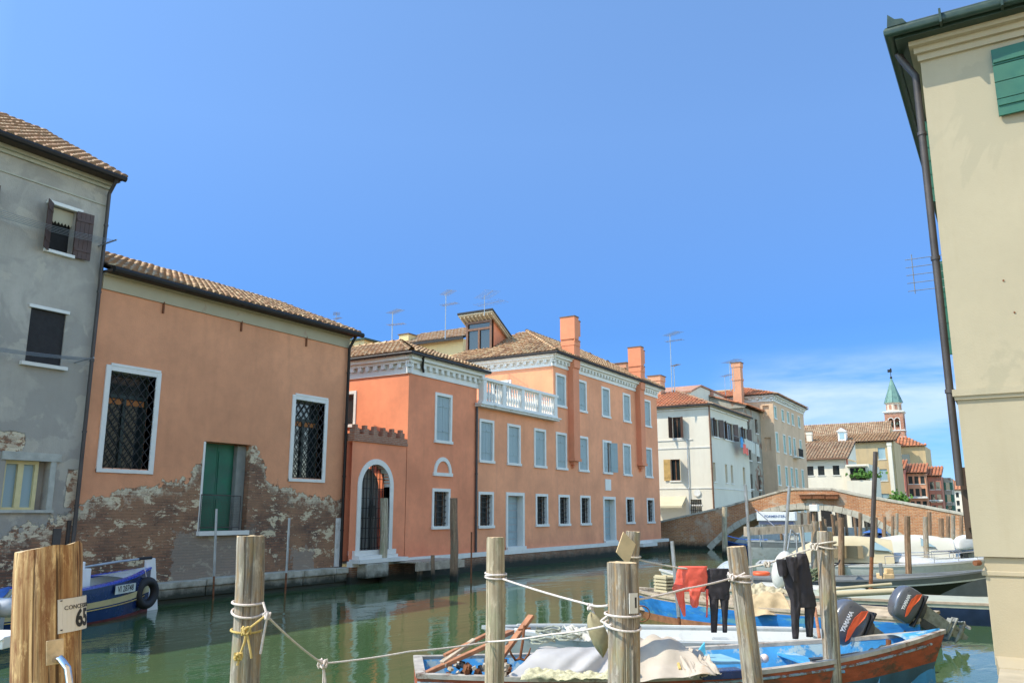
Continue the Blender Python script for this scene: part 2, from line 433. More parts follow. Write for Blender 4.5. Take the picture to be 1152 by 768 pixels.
M_WHITE = simple('white_paint', (.78,.78,.76), .4, var=.05)
M_CREAMFR = simple('cream_window_frame', (.62,.52,.26), .5, var=.08)
M_WOODFR = simple('brown_window_frame', (.16,.07,.03), .5, var=.25)
M_STEEL = simple('galvanised_steel', (.42,.44,.45), .42, .7, var=.2, scale=4)
M_CHROME = simple('stainless_steel', (.7,.7,.72), .12, 1.0, var=.05)
M_RUST = simple('rusty_iron', (.20,.075,.03), .85, .1, var=.4, scale=14, bump=.4)
M_WIREG = simple('antenna_aluminium', (.33,.34,.35), .4, .6, var=.1)
M_ROPE = simple('old_rope', (.58,.52,.43), .9, var=.25, scale=60, bump=.5)
M_ROPEP = simple('pinkish_white_rope', (.68,.60,.54), .9, var=.2, scale=60, bump=.5)
M_ROPEY = simple('yellow_rope', (.60,.43,.14), .85, var=.25, scale=50, bump=.5)
M_RUBBER = simple('black_rubber', (.016,.016,.017), .65, var=.3, bump=.1)
M_POSTG = woodmat('weathered_post_grey', (.47,.425,.345), (.17,.14,.105), rust=(.33,.22,.11), green=(.30,.30,.18))
M_POSTL = woodmat('weathered_post_pale', (.58,.50,.35), (.28,.22,.14), green=(.26,.29,.16))
M_POSTW = woodmat('big_post_warm', (.74,.52,.25), (.30,.15,.055), rust=(.22,.085,.03), ring=44, crack=.9, wet=False)
M_POSTD = woodmat('brown_post', (.38,.25,.15), (.16,.095,.055), green=(.22,.19,.12))
M_ENDGR = simple('post_end_grain', (.62,.46,.26), .9, var=.3, scale=18, bump=.3)
M_PLANK = simple('old_planks', (.42,.35,.26), .85, var=.3, scale=4, bump=.4, stretch=(1,6,1), stain=((.20,.15,.10), .55, .1))
M_REDWOOD = simple('rust_brown_timber', (.36,.16,.08), .8, var=.35, scale=8, bump=.4)
M_HULLRED = simple('rust_red_hull_paint', (.36,.085,.038), .68, var=.3, scale=3, bump=.5, stain=((.13,.07,.045), .50, .10), stretch=(1,3,3.5))
M_HULLBL2 = simple('faded_blue_hull_paint', (.045,.12,.19), .55, var=.3, scale=3, bump=.2)
M_BLUE = simple('bright_blue_boat_paint', (.02,.20,.56), .6, var=.3, scale=3, bump=.5, stain=((.12,.33,.40), .54, .08), stretch=(.6,3,2))
M_BLUEIN = simple('sky_blue_boat_paint', (.05,.29,.58), .65, var=.25, scale=4, bump=.4, stain=((.34,.46,.50), .53, .05))
M_BLUEDK = simple('deep_blue_gelcoat', (.010,.030,.115), .22, var=.2, scale=2, coat=.4)
M_MAROON = simple('maroon_antifouling', (.12,.02,.02), .6, var=.3)
M_GREYGRP = simple('pale_grey_gelcoat', (.36,.39,.39), .5, var=.12, scale=3, stain=((.22,.22,.19), .56, .12))
M_WHITEGRP = simple('white_gelcoat', (.60,.61,.58), .3, var=.05, scale=3, coat=.2, stain=((.58,.56,.50), .66, .1))
M_GREENGR = simple('grey_green_deck_paint', (.40,.43,.35), .55, var=.12, scale=3, stain=((.28,.27,.21), .62, .06))
M_NAVY = simple('navy_hull_paint', (.014,.03,.075), .4, var=.25, scale=3)
M_CHARC = simple('charcoal_hull', (.014,.014,.015), .35, var=.2, scale=3)
M_GREYTUBE = simple('grey_gunwale', (.16,.175,.18), .5, var=.15, scale=4)
M_COWL = simple('outboard_cowl', (.12,.13,.15), .32, .3, var=.08, scale=4, coat=.3)
M_COWLDK = simple('outboard_leg', (.07,.075,.078), .45, .3, var=.3, scale=8)
M_COWLLG = simple('outboard_leg_worn', (.30,.31,.27), .5, .3, var=.35, scale=10, stain=((.09,.09,.08), .56, .08))
M_REDORG = simple('red_orange_decal', (.85,.13,.04), .4, var=.04)
M_TXTW = simple('white_lettering', (.85,.85,.85), .5, var=.02)
M_TXTK = simple('black_lettering', (.02,.02,.02), .6, var=.02)
M_TXTB = simple('blue_lettering', (.05,.10,.28), .6, var=.02)
M_SIGN = simple('white_enamel_plate', (.66,.64,.58), .45, var=.08, scale=6, stain=((.40,.34,.27), .66, .05))
M_TAN = simple('tan_board', (.66,.48,.26), .75, var=.12, scale=8)
M_CLRED = simple('coral_red_oilskin', (.80,.12,.075), .55, var=.12, scale=5, bump=.2)
M_CLBLK = simple('black_neoprene', (.026,.022,.026), .75, var=.3, scale=6, bump=.25)
M_TARPG = simple('grey_tarpaulin', (.42,.41,.40), .7, var=.12, scale=3, bump=.15)
M_TARPC = simple('stained_cream_canvas', (.48,.42,.34), .85, var=.12, scale=3, bump=.25, stain=((.42,.26,.13), .62, .1))
M_CANVAS = simple('cream_boat_canvas', (.50,.44,.29), .8, var=.08, scale=2, bump=.15)
M_CANVASD = simple('tan_boat_canvas', (.28,.22,.13), .85, var=.12, scale=2, bump=.15)
M_CANVASW = simple('white_boat_canvas', (.55,.54,.46), .8, var=.08, scale=2, bump=.15)
M_BLUETP = simple('blue_tarpaulin', (.04,.14,.42), .5, var=.25, scale=5, bump=.3)
M_FENDER = simple('fender_vinyl', (.62,.62,.62), .4, var=.1)
M_PINK = plaster('pink_render', (.60,.20,.14), .15)
M_RED = plaster('red_render', (.46,.17,.11), .2)
M_SALMON = plaster('salmon_render', (.62,.30,.17), .15)
M_BSTONE = simple('weathered_bridge_stone', (.46,.42,.33), .8, var=.2, scale=3, bump=.3, obj=False, stain=((.24,.21,.16), .54, .1))
M_PEACH = plaster('peach_render', (.64,.44,.28), .12, (.42,.25,.17), .3, patch=((.36,.27,.20), .35, .66))
M_WHITER = plaster('white_render', (.68,.63,.51), .06, (.55,.47,.36), .3)
M_OLD = plaster('weathered_render', (.36,.33,.26), .3, (.14,.12,.10), .6, patch=((.25,.15,.10), .6, .6))
M_OCHRE = plaster('ochre_render', (.50,.37,.20), .12)
M_YEL = plaster('yellow_render', (.68,.52,.26), .06)
M_BRKT = brick('tower_brick', 'y', (.50,.20,.11), (.42,.17,.10), (.45,.34,.25), .25, False)
M_COPPER = simple('verdigris_copper', (.13,.24,.20), .7, var=.25, scale=1.2, obj=False, stain=((.06,.13,.12), .56, .1))
M_GREENLF = simple('leaves', (.09,.20,.03), .8, var=.5, scale=20)
M_FLOOR = simple('paving', (.36,.35,.32), .85, var=.2, scale=1.5, bump=.3, obj=False)
# ------------------------------------------------------------------ shared building pieces
def tiles(parent, poly, zfun, udir, mat_, pitch=.24, run=.36, name='roof_tiles', n=4, under=True, lift=.05):
    """barrel tiles over one roof plane. poly: list of (x,y) plan points; zfun(x,y) height; udir: plan unit vector along the eave"""
    ud = Vector((udir[0], udir[1])); vd = Vector((-ud.y, ud.x))          # vd points up or down slope
    cx = sum(p[0] for p in poly)/len(poly); cy = sum(p[1] for p in poly)/len(poly)
    def z3(x, y): return Vector((x, y, zfun(x, y)))
    if zfun(cx+vd.x*.1, cy+vd.y*.1) < zfun(cx, cy): vd = -vd
    V = (z3(cx+vd.x, cy+vd.y) - z3(cx, cy)); sl = V.length; V.normalize(); Uv = (z3(cx+ud.x, cy+ud.y) - z3(cx, cy)).normalized()
    Nn = Uv.cross(V); Nn = Nn if Nn.z > 0 else -Nn
    us = [p[0]*ud.x+p[1]*ud.y for p in poly]; vs = [p[0]*vd.x+p[1]*vd.y for p in poly]
    def inside(x, y):
        c = False; m = len(poly)
        for i in range(m):
            x1, y1 = poly[i]; x2, y2 = poly[(i+1) % m]
            if (y1 > y) != (y2 > y) and x < (x2-x1)*(y-y1)/(y2-y1)+x1: c = not c
        return c
    mb = MB(); step = run/sl
    if under:
        mb.poly([z3(x, y) for x, y in poly], .001); mb.cm = 0
        mb.poly([z3(x, y)-Nn*.09 for x, y in poly], .001)
    base = list(mb.mi); mb.mi = [1]*len(mb.mi); mb.cm = 0
    v = min(vs) - .04; row = 0
    while v < max(vs):
        u = min(us) + pitch/2
        while u < max(us):
            px, py = ud.x*u+vd.x*(v+step*.5), ud.y*u+vd.y*(v+step*.5)
            if inside(px, py):
                qx, qy = ud.x*u+vd.x*v, ud.y*u+vd.y*v
                o = z3(qx, qy) + Uv*U(-.012, .012)
                L = run*1.18; r0 = pitch*.46; r1 = pitch*.36; rot = U(-.03, .03)
                d = (V + Uv*rot).normalized(); jit = U(-.008, .012)
                a = []; b = []
                for k in range(n+1):
                    t = pi*k/n
                    a.append(mb.pt(o + Uv*(cos(t)*r0) + Nn*(sin(t)*r0*.62+lift+.03+jit)))
                    b.append(mb.pt(o + d*L + Uv*(cos(t)*r1) + Nn*(sin(t)*r1*.62+lift-.02+jit)))
                q = U(.02, .98)
                for k in range(n): mb.idx((a[k], a[k+1], b[k+1], b[k]), q)
                mb.idx(a[::-1], .001)
            u += pitch
        v += step; row += 1
    return mb.build(name, [mat_, M_TILEB], parent)
def ridge_cap(parent, a, b, mat_, r=.13, seg=.4):
    a, b = Vector(a), Vector(b); L = (b-a).length; d = (b-a)/L; sd = d.cross(Vector((0,0,1))).normalized(); up = sd.cross(d)
    mb = MB(); k = 0.0
    while k < L:
        o = a + d*k; e = a + d*min(L, k+seg*1.12); q = U(.05, .95); A = []; B = []
        for j in range(6):
            t = pi*j/5
            A.append(mb.pt(o + sd*cos(t)*r + up*(sin(t)*r*.8+.07))); B.append(mb.pt(e + sd*cos(t)*r*.82 + up*(sin(t)*r*.65+.05)))
        for j in range(5): mb.idx((A[j], A[j+1], B[j+1], B[j]), q)
        k += seg
    return mb.build('ridge_tiles', mat_, parent)
def gutter(parent, pts, mat_=None, r=.075, name='gutter'):
    mb = MB(); mb.tube(pts, r, 8)
    for p, q in zip(pts[:-1], pts[1:]):
        p, q = Vector(p), Vector(q); L = (q-p).length; k = .6
        while k < L: mb.obox(p+(q-p)*(k/L), (.035,.035,.17)); k += 1.1
    return mb.build(name, mat_ or M_GUT, parent, smooth=True)
def pipe(parent, pts, r, mat_=None, name='downpipe', collars=True):
    mb = MB(); mb.tube(pts, r, 10)
    if collars:
        p, q = Vector(pts[-2]), Vector(pts[-1]); L = (q-p).length; k = .9
        while k < L:
            c = p+(q-p)*(k/L); mb.tube([c, c+(q-p).normalized()*.05], r*1.25, 10); k += 1.9
    return mb.build(name, mat_ or M_PIPE, parent, smooth=True)
def frame_mb(mb, x0, x1, z0, z1, w, d0, d1, sill=0, wt=None):
    wt = wt or w
    mb.box(x0, x0+w, d0, d1, z0, z1); mb.box(x1-w, x1, d0, d1, z0, z1)
    mb.box(x0+w, x1-w, d0, d1-.002, z1-wt, z1)
    mb.box(x0-sill, x1+sill, d0, d1+(.05 if sill else -.002), z0-(.03 if sill else 0), z0+w*.7)
def shutters(parent, tf, x0, x1, z0, z1, d, mat_, name='shutter', leaves=2, board=.12):
    w = (x1-x0)/leaves
    for k in range(leaves):
        mb = MB(tf); a = x0+k*w; nb = max(2, int(round(w/board))); bw = (w-.008)/nb
        for j in range(nb): mb.box(a+.004+j*bw+.003, a+.004+(j+1)*bw-.003, d-.03, d+U(0,.003), z0+.01, z1-.01)
        for zz in (z0+.22*(z1-z0), z0+.78*(z1-z0)): mb.box(a+.02, a+w-.02, d+.003, d+.022, zz-.04, zz+.04)
        mb.build(name, mat_, parent)
def open_leaf(parent, tf, xh, z0, z1, w, d, ang, mat_, side, name='shutter', horiz=False):
    """a leaf hinged at xh, swung out by ang from flat against the wall; side -1 opens to the left, +1 right"""
    mb = MB(tf); nb = 4; c, s = cos(ang), sin(ang)
    for j in range(nb):
        if horiz:
            za, zb = z0+(z1-z0)*j/nb+.006, z0+(z1-z0)*(j+1)/nb-.006; a, b = 0, w
        else: a, b = w*j/nb+.003, w*(j+1)/nb-.003; za, zb = z0, z1
        q = []
        for t, th in ((a, 0), (b, 0), (b, .04), (a, .04)):
            q.append((xh+side*(t*c) - side*th*s*0, d+t*s+th))
        i = [mb.pt((x, y, za)) for x, y in q] + [mb.pt((x, y, zb)) for x, y in q]
        for f in ((0,3,2,1),(4,5,6,7),(0,1,5,4),(1,2,6,5),(2,3,7,6),(3,0,4,7)): mb.idx([i[k] for k in f])
    for zz in (z0+.18*(z1-z0), z0+.82*(z1-z0)):
        q = [(xh+side*t*c, d+t*s+.04+th) for t, th in ((.01,0),(w-.02,0),(w-.02,.02),(.01,.02))]
        i = [mb.pt((x, y, zz-.035)) for x, y in q] + [mb.pt((x, y, zz+.035)) for x, y in q]
        for f in ((0,3,2,1),(4,5,6,7),(0,1,5,4),(1,2,6,5),(2,3,7,6),(3,0,4,7)): mb.idx([i[k] for k in f])
    return mb.build(name, mat_, parent)
def bars(parent, tf, x0, x1, z0, z1, d, nx, nz, r=.012, name='iron_grille'):
    mb = MB(tf)
    for i in range(nx): x = x0+(x1-x0)*(i+.5)/nx; mb.box(x-r, x+r, d-r, d+r, z0, z1)
    for i in range(nz): z = z0+(z1-z0)*(i+.5)/nz; mb.box(x0, x1, d-r*1.3, d+r*.8, z-r, z+r)
    return mb.build(name, M_IRON, parent)
def pane(parent, tf, x0, x1, z0, z1, d, mat_=None, mull=True, fm=None, name='window_pane'):
    w = MB(tf).box(x0, x1, d-.02, d, z0, z1).build(name, mat_ or M_GLASS, parent)
    if mull:
        mb = MB(tf); frame_mb(mb, x0, x1, z0, z1, .055, d, d+.03)
        xm = (x0+x1)/2; mb.box(xm-.035, xm+.035, d+.001, d+.034, z0+.05, z1-.05)
        mb.build('window_frame', fm or M_WOODFR, parent)
    return w
def stone_window(T, tf, x0, x1, z0, z1, kind='shut', w=.13, shmat=None, depth=.2, d=0., sill=.03):
    mb = MB(tf); frame_mb(mb, x0, x1, z0, z1, w, d-depth+.02, d+.035, sill)
    W = mb.build('window', M_STONEW, T, bevel=.006)
    a, b, c, e = x0+w, x1-w, z0+w*.7, z1-w
    if kind == 'shut': shutters(W, tf, a, b, c, e, d-.05, shmat or M_BLUESH)
    elif kind == 'bars':
        pane(W, tf, a, b, c, e, d-depth+.05); bars(W, tf, a, b, c, e, d-.10, 4, 6, .014)
    elif kind == 'glass': pane(W, tf, a, b, c, e, d-depth+.05)
    return W
def chimney(T, x, y, z0, z1, w, m=None, cap=True, top='brick'):
    m = m or M_PALDK; mb = MB(); h = w/2
    mb.box(x-h, x+h, y-h, y+h, z0, z1-.5); mb.box(x-h-.05, x+h+.05, y-h-.05, y+h+.05, z1-.5, z1-.06)
    o = mb.build('chimney', m, T, bevel=.01)
    MB().box(x-h-.12, x+h+.12, y-h-.12, y+h+.12, z1-.06, z1).build('chimney_cap', M_TILEB, o)
    return o
def dentils(T, tf, x0, x1, z0, z1, d=.35, step=.42, m=None):
    m = m or M_STONEW; mb = MB(tf)
    h = z1-z0
    mb.box(x0, x1, 0.0, .06, z0, z0+h*.22); mb.box(x0, x1, 0.0, d*.45, z0+h*.62, z0+h*.8); mb.box(x0, x1, 0, d*.8, z0+h*.8, z1)
    x = x0+.1
    while x < x1-.15: mb.box(x, x+step*.45, .0, d*.42, z0+h*.36, z0+h*.62-.002); x += step
    mb.box(x0, x1, 0.0, .03, z0+h*.22, z0+h*.62)
    return mb.build('cornice', m, T)
def antenna(x, y, z0, h, label, arms=((1., .5),(.72,.35)), yaw=0., r=.022):
    mb = MB(); mb.tube([(x,y,z0-.35),(x,y,z0+h)], [r, r*.8], 6)
    for i, (t, L) in enumerate(arms):
        z = z0+h*t-.05; a = yaw+i*.5; d = Vector((cos(a), sin(a), 0)); q = Vector((-d.y, d.x, 0)); c = Vector((x,y,z))
        mb.tube([c-d*L*.9, c+d*L*.3], r*.5, 5)
        k = -L*.85
        while k < L*.3:
            mb.tube([c+d*k-q*L*.28, c+d*k+q*L*.28], r*.33, 4); k += L*.16
    return tag(mb.build('tv_antenna', M_WIREG), label, 'antenna', 'antennas on the roofs')

# ================================================================== THE FAR BANK
C0, C1 = 20.6, 21.0
# ---------------- grey house
T = thing('grey_house', 'tall grey rendered house with brown shutters and peeling base, at the left edge', 'house', (6, C1, 0))
tf = FY(C1)
Wn = [(11.38, 12.02, 9.2, 10.42), (8.9, 9.54, 9.2, 10.42), (11.16, 12.08, 6.2, 7.6), (8.7, 9.6, 6.2, 7.6), (11.0, 12.1, 2.56, 3.76), (8.4, 9.5, 2.56, 3.76)]
mb = MB(tf); wall_holes(mb, 3., 12.9, -1., 11.35, Wn, .28)
mb.box(3., 12.88, -8, -.3, -1, 11.3)
mb.build('wall', M_GREY, T)
mb = MB(tf); mb.box(3., 12.92, 0.0, .03, 10.86, 10.90); mb.box(3., 12.93, 0, .07, 11.35, 11.44); mb.box(3., 12.95, 0, .16, 11.44, 11.54)
mb.build('cornice', M_GREY2, T)
GX = 12.98
def zr(x, y): return 11.62 + (y-(C1-.5))*.56
tiles(T, [(3, C1-.5), (GX, C1-.5), (GX, C1+4.2), (3, C1+4.2)], zr, (1, 0), M_TILE2, .24, .36)
MB().box(3, GX-.02, C1-.48, C1, 11.545, 11.60).build('eave_boards', M_DARKWOOD, T)
gutter(T, [(3, C1-.54, 11.60), (GX+.04, C1-.54, 11.60)], M_GUT, .085)
mb = MB()
mb.poly([(GX-.04, C1-.45, 11.5), (GX-.04, C1+4.2, 11.5), (GX-.04, C1+4.2, 14.2)]); mb.build('gable', M_GREY2, T)
for k, (a, b, c, e) in enumerate(Wn):
    mb = MB(tf)
    if k < 2:
        mb.box(a-.16, b+.16, .0, .09, e+.0, e+.09); mb.box(a-.1, b+.06, 0, .10, c-.08, c)
        W = mb.build('window', M_STONEW, T); pane(W, tf, a, b, c, e, -.2, M_DARK, False)
        open_leaf(W, tf, a, c-.05, e+.02, .38, .05, .75, M_BROWNSH, -1); open_leaf(W, tf, b, c-.05, e+.02, .46, .05, .12, M_BROWNSH, 1)
        m2 = MB(tf)
        nz = 7; zt = e-.02
        for j in range(nz):     # scalloped valance
            x0 = a+(b-a)*j/nz; x1 = a+(b-a)*(j+1)/nz; m2.poly([(x0,-.1,zt),(x1,-.1,zt),(x1,-.1,zt-.34),((x0+x1)/2,-.1,zt-.42),(x0,-.1,zt-.34)])
        m2.build('awning_valance', M_CREAM, W, solid=.01)
    elif k < 4:
        mb.box(a-.06, b+.06, .0, .06, e, e+.08); mb.box(a-.13, b+.13, 0, .12, c-.09, c)
        W = mb.build('window', M_STONEW, T); pane(W, tf, a, b, c, e, -.1, M_GLASS, True, M_IRON)
        MB(tf).box(a, b, -.06, -.04, c, e).build('fly_screen', simple('dark_screen', (.018,.015,.014), .8), W)
    else:
        mb.box(a-.12, b+.25, .0, .05, e, e+.2); mb.box(b, b+.14, 0, .035, c-.05, e); mb.box(a-.1, b+.16, 0, .09, c-.07, c)
        W = mb.build('window', simple('old_window_surround', (.40,.39,.33), .85, var=.2, scale=4, bump=.3, obj=False), T)
        pane(W, tf, a, b-.25, c, e, -.2, M_GLASSB, False)
        m2 = MB(tf); frame_mb(m2, a, b-.22, c, e, .09, -.2, -.12); xm = (a+b-.22)/2; m2.box(xm-.07, xm+.07, -.199, -.115, c+.05, e-.05)
        m2.build('window_frame', M_CREAMFR, W)
pipe(T, [(12.8, C1-.48, 11.55), (12.84, C1-.12, 11.2), (12.84, C1-.12, 1.1)], .05)
mb = MB(tf); mb.box(12.35, 12.55, 0, .05, .5, 2.1); mb.box(12.7, 12.78, 0, .06, .5, 2.3)
mb.build('grey_pipe_cover', M_PIPE, T)
# clothes lines on brackets
for zc, xa, lab in ((9.72, 12.75, 'clothes lines strung under the upper shuttered window of the grey house'), (6.42, 12.45, 'clothes lines strung under the middle dark window of the grey house')):
    mb = MB()
    mb.beam((xa, C1, zc-.05), (xa+.05, C1-.75, zc+.02), .03, .03); mb.beam((xa-4.2, C1, zc-.05), (xa-4.2, C1-.75, zc+.02), .03, .03)
    for k in range(5):
        y = C1-.2-.12*k; pts = [(xa-4.2+4.2*t/8, y, zc - .10*sin(pi*t/8)) for t in range(9)]
        mb.tube(pts, .006, 4)
    tag(mb.build('clothes_line', M_WIREG), lab, 'clothes line')

# ---------------- orange warehouse with peeling base
T = thing('orange_warehouse', 'orange rendered building with peeling brick base, green double door and two grilled windows', 'building', (18, C1, 0))
Wn = [(13.33, 15.05, 3.55, 6.46), (20.22, 21.95, 3.52, 6.46)]
hol = [(w[0]+.15, w[1]-.15, w[2]+.13, w[3]-.13) for w in Wn]; DR = (16.74, 18.56, 1.95, 4.62)
mb = MB(tf); wall_holes(mb, 12.9, 22.9, -1.2, 8.75, hol+[DR], .42)
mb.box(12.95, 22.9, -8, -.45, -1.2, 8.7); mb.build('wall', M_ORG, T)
mb = MB(tf); mb.box(12.97, 22.93, 0, .05, 8.52, 8.90); mb.box(12.97, 22.99, 0, .12, 8.90, 8.96)
mb.build('cornice', M_CREAM2, T)
mb = MB(tf)
for k in range(3): mb.box(14.9+k*2.9, 14.94+k*2.9, .0, .06, 8.22, 8.56)
mb.build('iron_tie', M_RUST, T)
def zr(x, y): return 9.05 + (y-(C1-.4))*.40
tiles(T, [(13.0, C1-.4), (23.15, C1-.4), (23.15, C1+4.2), (13.0, C1+4.2)], zr, (1, 0), M_TILE, .235, .36)
MB().box(12.96, 23.1, C1-.4, C1, 8.965, 9.03).build('eave_boards', M_DARKWOOD, T)
gutter(T, [(13.0, C1-.44, 9.02), (23.2, C1-.44, 9.02)], M_GUT, .095)
mb = MB(); mb.poly([(23.1, C1-.38, 9.0), (23.1, C1+4.2, 9.0), (23.1, C1+4.2, 10.8)]); mb.build('gable', M_OCHRE, T)
for (a, b, c, e) in Wn:
    mb = MB(tf); frame_mb(mb, a, b, c, e, .15, -.3, .045); mb.box(a+.13, b-.03, .0, .055, e-.02, e+.06)
    W = mb.build('window', M_STONEW, T, bevel=.008)
    ia, ib, ic, ie = a+.15, b-.15, c+.11, e-.15
    MB(tf).box(ia, ib, -.4, -.36, ic, ie).build('window_pane', M_GLASS, W)
    m2 = MB(tf); frame_mb(m2, ia, ib, ic, ie, .07, -.36, -.30); xm = (ia+ib)/2; zt = ic+(ie-ic)*.76
    m2.box(xm-.05, xm+.05, -.359, -.295, ic, zt); m2.box(ia, ib, -.358, -.292, zt-.05, zt+.05); m2.build('window_frame', simple('green_black_frame', (.02,.035,.028), .5), W)
    MB(tf).box(ia+.08, xm-.06, -.35, -.33, zt-.22, zt-.06).box(xm+.06, ib-.08, -.35, -.33, zt-.22, zt-.06).build('roller_blind', simple('orange_blind', (.45,.17,.05), .8), W)
    m2 = MB(tf); st = .27; r = .011; w_, h_ = ib-ia, ie-ic          # diagonal lattice
    k = -h_
    while k < w_:
        for sg in (1, -1):
            pts = []
            x0, x1 = k, k+h_*.82
            ta = max(0, -x0/(x1-x0)); tb = min(1, (w_-x0)/(x1-x0))
            if tb > ta:
                za, zb = ta*h_, tb*h_; xa, xb = x0+(x1-x0)*ta, x0+(x1-x0)*tb
                if sg < 0: za, zb = h_-za, h_-zb
                m2.beam((ia+xa, -.02+sg*.007, ic+za), (ia+xb, -.02+sg*.007, ic+zb), .026, .022)
        k += st
    for j in range(13):
        zz = ic+h_*(j+.5)/13; m2.box(ib-.01, ib+.05, -.03, .0, zz-.02, zz+.02)
    m2.build('iron_lattice', M_IRON, W)
W = MB(tf).box(DR[0]-.05, DR[1]+.02, -.1, .14, 1.82, 1.95).box(DR[0]-.02, DR[0]+.05, -.3, .02, 1.95, 4.6).build('door', M_STONEW, T)
a, b, c, e = DR; xm = (a+b)/2-.12
for (p, q) in ((a+.02, xm-.005), (xm+.005, b-.38)):
    m2 = MB(tf); m2.box(p, q, -.40, -.35, c, e-.02)
    for k in range(1, 6): pass
    m2.box(p+.06, q-.06, -.35, -.33, c+.12, c+.95); m2.box(p+.06, q-.06, -.35, -.33, c+1.1, e-.25)
    m2.build('door_leaf', M_GREENDR, W)
MB(tf).box(b-.37, b-.02, -.41, -.2, c, e-.05).build('door_post', simple('grey_reveal', (.22,.22,.19), .9, bump=.3, scale=4), W)
m2 = MB(tf); m2.tube([(a+.02, .02, c+.0), (a+.02, .02, 3.02), (b-.3, .02, 3.0), (b-.3, .02, c)], .018, 6); m2.tube([(a+.02,.02,c+.1),(b-.3,.02,c+.1)], .014, 6)
m2.build('door_railing', M_PIPE, W)

m2 = MB(tf); k = a+.08
while k < b-.32: m2.box(k-.002, k+.002, .018, .022, c+.1, 3.0); k += .05
k = c+.15
while k < 3.0: m2.box(a+.02, b-.3, .017, .021, k-.002, k+.002); k += .05
m2.build('wire_mesh', M_PIPE, W)
pipe(T, [(22.92, C1-.38, 9.0), (22.86, C1-.1, 8.5), (22.86, C1-.1, .6)], .055, M_GUT)
MB(tf).box(22.62, 22.93, 0, .06, .62, 2.3).build('corner_stone', M_STONE, T)
# stepped stone ledge at the water
mb = MB(); x = 6.0
while x < 22.9:
    w = U(1.3, 2.4); x1 = min(x+w, 22.93)
    mb.box(x+.01, x1-.01, C1-.42+U(-.03,.03), C1+.05, .40, .60+U(-.025,.02)); mb.box(x+.02, x1-.015, C1-.36, C1, .12, .395); x = x1
mb.box(3., 22.93, C1-.3, C1-.001, -1.5, .12)
tag(mb.build('canal_ledge', M_LEDGE, bevel=.02), 'worn stone ledge at the foot of the orange and grey walls', 'quay ledge')

# ---------------- courtyard wall with arched gate
T = thing('courtyard_wall', 'pink courtyard wall with a brick merlon top and an arched iron gate', 'wall', (24.5, C0, 0))
tf = FY(C0); gx0, gx1, gz0, gzs = 23.45, 25.08, 1.15, 3.45; gcx = (gx0+gx1)/2; gr = (gx1-gx0)/2
mb = MB(tf); wall_holes(mb, 22.9, 26.06, .8, 5.06, [(gx0, gx1, gz0, gzs+gr)], .3)
mb.f = mb.f[:-1]; mb.r = mb.r[:-1]; mb.mi = mb.mi[:-1]       # the gate is open: no back panel
seg = 12
for side in (-1, 1):
    for k in range(seg):
        a0, a1 = pi/2*k/seg, pi/2*(k+1)/seg
        p0 = (gcx+side*gr*cos(a0), gzs+gr*sin(a0)); p1 = (gcx+side*gr*cos(a1), gzs+gr*sin(a1))
        xe = gcx+side*gr
        mb.poly([(p0[0],0,p0[1]), (p1[0],0,p1[1]), (p1[0] if k==seg-1 else p1[0],0,gzs+gr), (xe if k==0 else p0[0],0,gzs+gr)] if k else [(p0[0],0,p0[1]),(p1[0],0,p1[1]),(p1[0],0,gzs+gr),(xe,0,gzs+gr)])
        mb.poly([(p0[0],0,p0[1]),(p1[0],0,p1[1]),(p1[0],-.3,p1[1]),(p0[0],-.3,p0[1])])
mb.box(22.9, gx0-.02, -.3, -.28, .8, 5.05); mb.box(gx1+.02, 26.06, -.3, -.28, .8, 5.05)
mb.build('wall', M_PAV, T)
mb = MB(tf); mb.box(22.93, 26.05, -.32, .07, 5.06, 5.16); mb.box(22.93, 26.05, -.3, .03, 5.16, 5.34)
for k in range(6):
    x = 23.0+k*.53; mb.box(x, x+.26, -.25, .0, 5.34, 5.55); mb.box(x+.06, x+.2, -.2, -.04, 5.55, 5.68)
mb.build('brick_merlons', M_BRT, T)
mb = MB(tf); w = .2
mb.box(gx0-w, gx0, -.28, .04, gz0, gzs); mb.box(gx1, gx1+w, -.28, .04, gz0, gzs)
for k in range(20):
    a0, a1 = pi*k/20, pi*(k+1)/20; ps = []
    for r_, a_ in ((gr, a0), (gr+w, a0), (gr+w, a1), (gr, a1)): ps.append((gcx+r_*cos(a_), gzs+r_*sin(a_)))
    i = [mb.pt((x, -.28, z)) for x, z in ps]+[mb.pt((x, .04, z)) for x, z in ps]
    for f in ((0,3,2,1),(4,5,6,7),(0,1,5,4),(1,2,6,5),(2,3,7,6),(3,0,4,7)): mb.idx([i[j] for j in f])
mb.box(gx0-.35, gx1+.35, -.2, .12, .98, gz0); S = mb.build('arch_surround', M_STONEW, T)
mb = MB(tf); nb = 9
for k in range(nb+1):
    x = gx0+(gx1-gx0)*k/nb; zt = gzs+sqrt(max(0, gr*gr-(x-gcx)**2)); mb.box(x-.012, x+.012, -.2, -.176, gz0, zt)
mb.box(gcx-.03, gcx+.03, -.205, -.17, gz0, gzs+gr)
for k in range(9):
    z = gz0+.06+k*.36; h = gr if z < gzs else sqrt(max(0, gr*gr-(z-gzs)**2)); mb.box(gcx-h, gcx+h, -.21, -.188, z-.012, z+.012)
mb.box(gcx-.16, gcx+.16, -.17, -.13, 2.35, 2.75); mb.build('iron_gate', M_IRON, T)
MB(tf).box(22.95, 25.7, .0, .5, .72, .86).box(23.1, 25.3, .0, .32, .86, .98).build('steps', M_STONEW, T)
MB(tf).box(23.3, 24.5, .0, .55, .2, .70).build('corbel_block', M_LEDGE, T, bevel=.03)
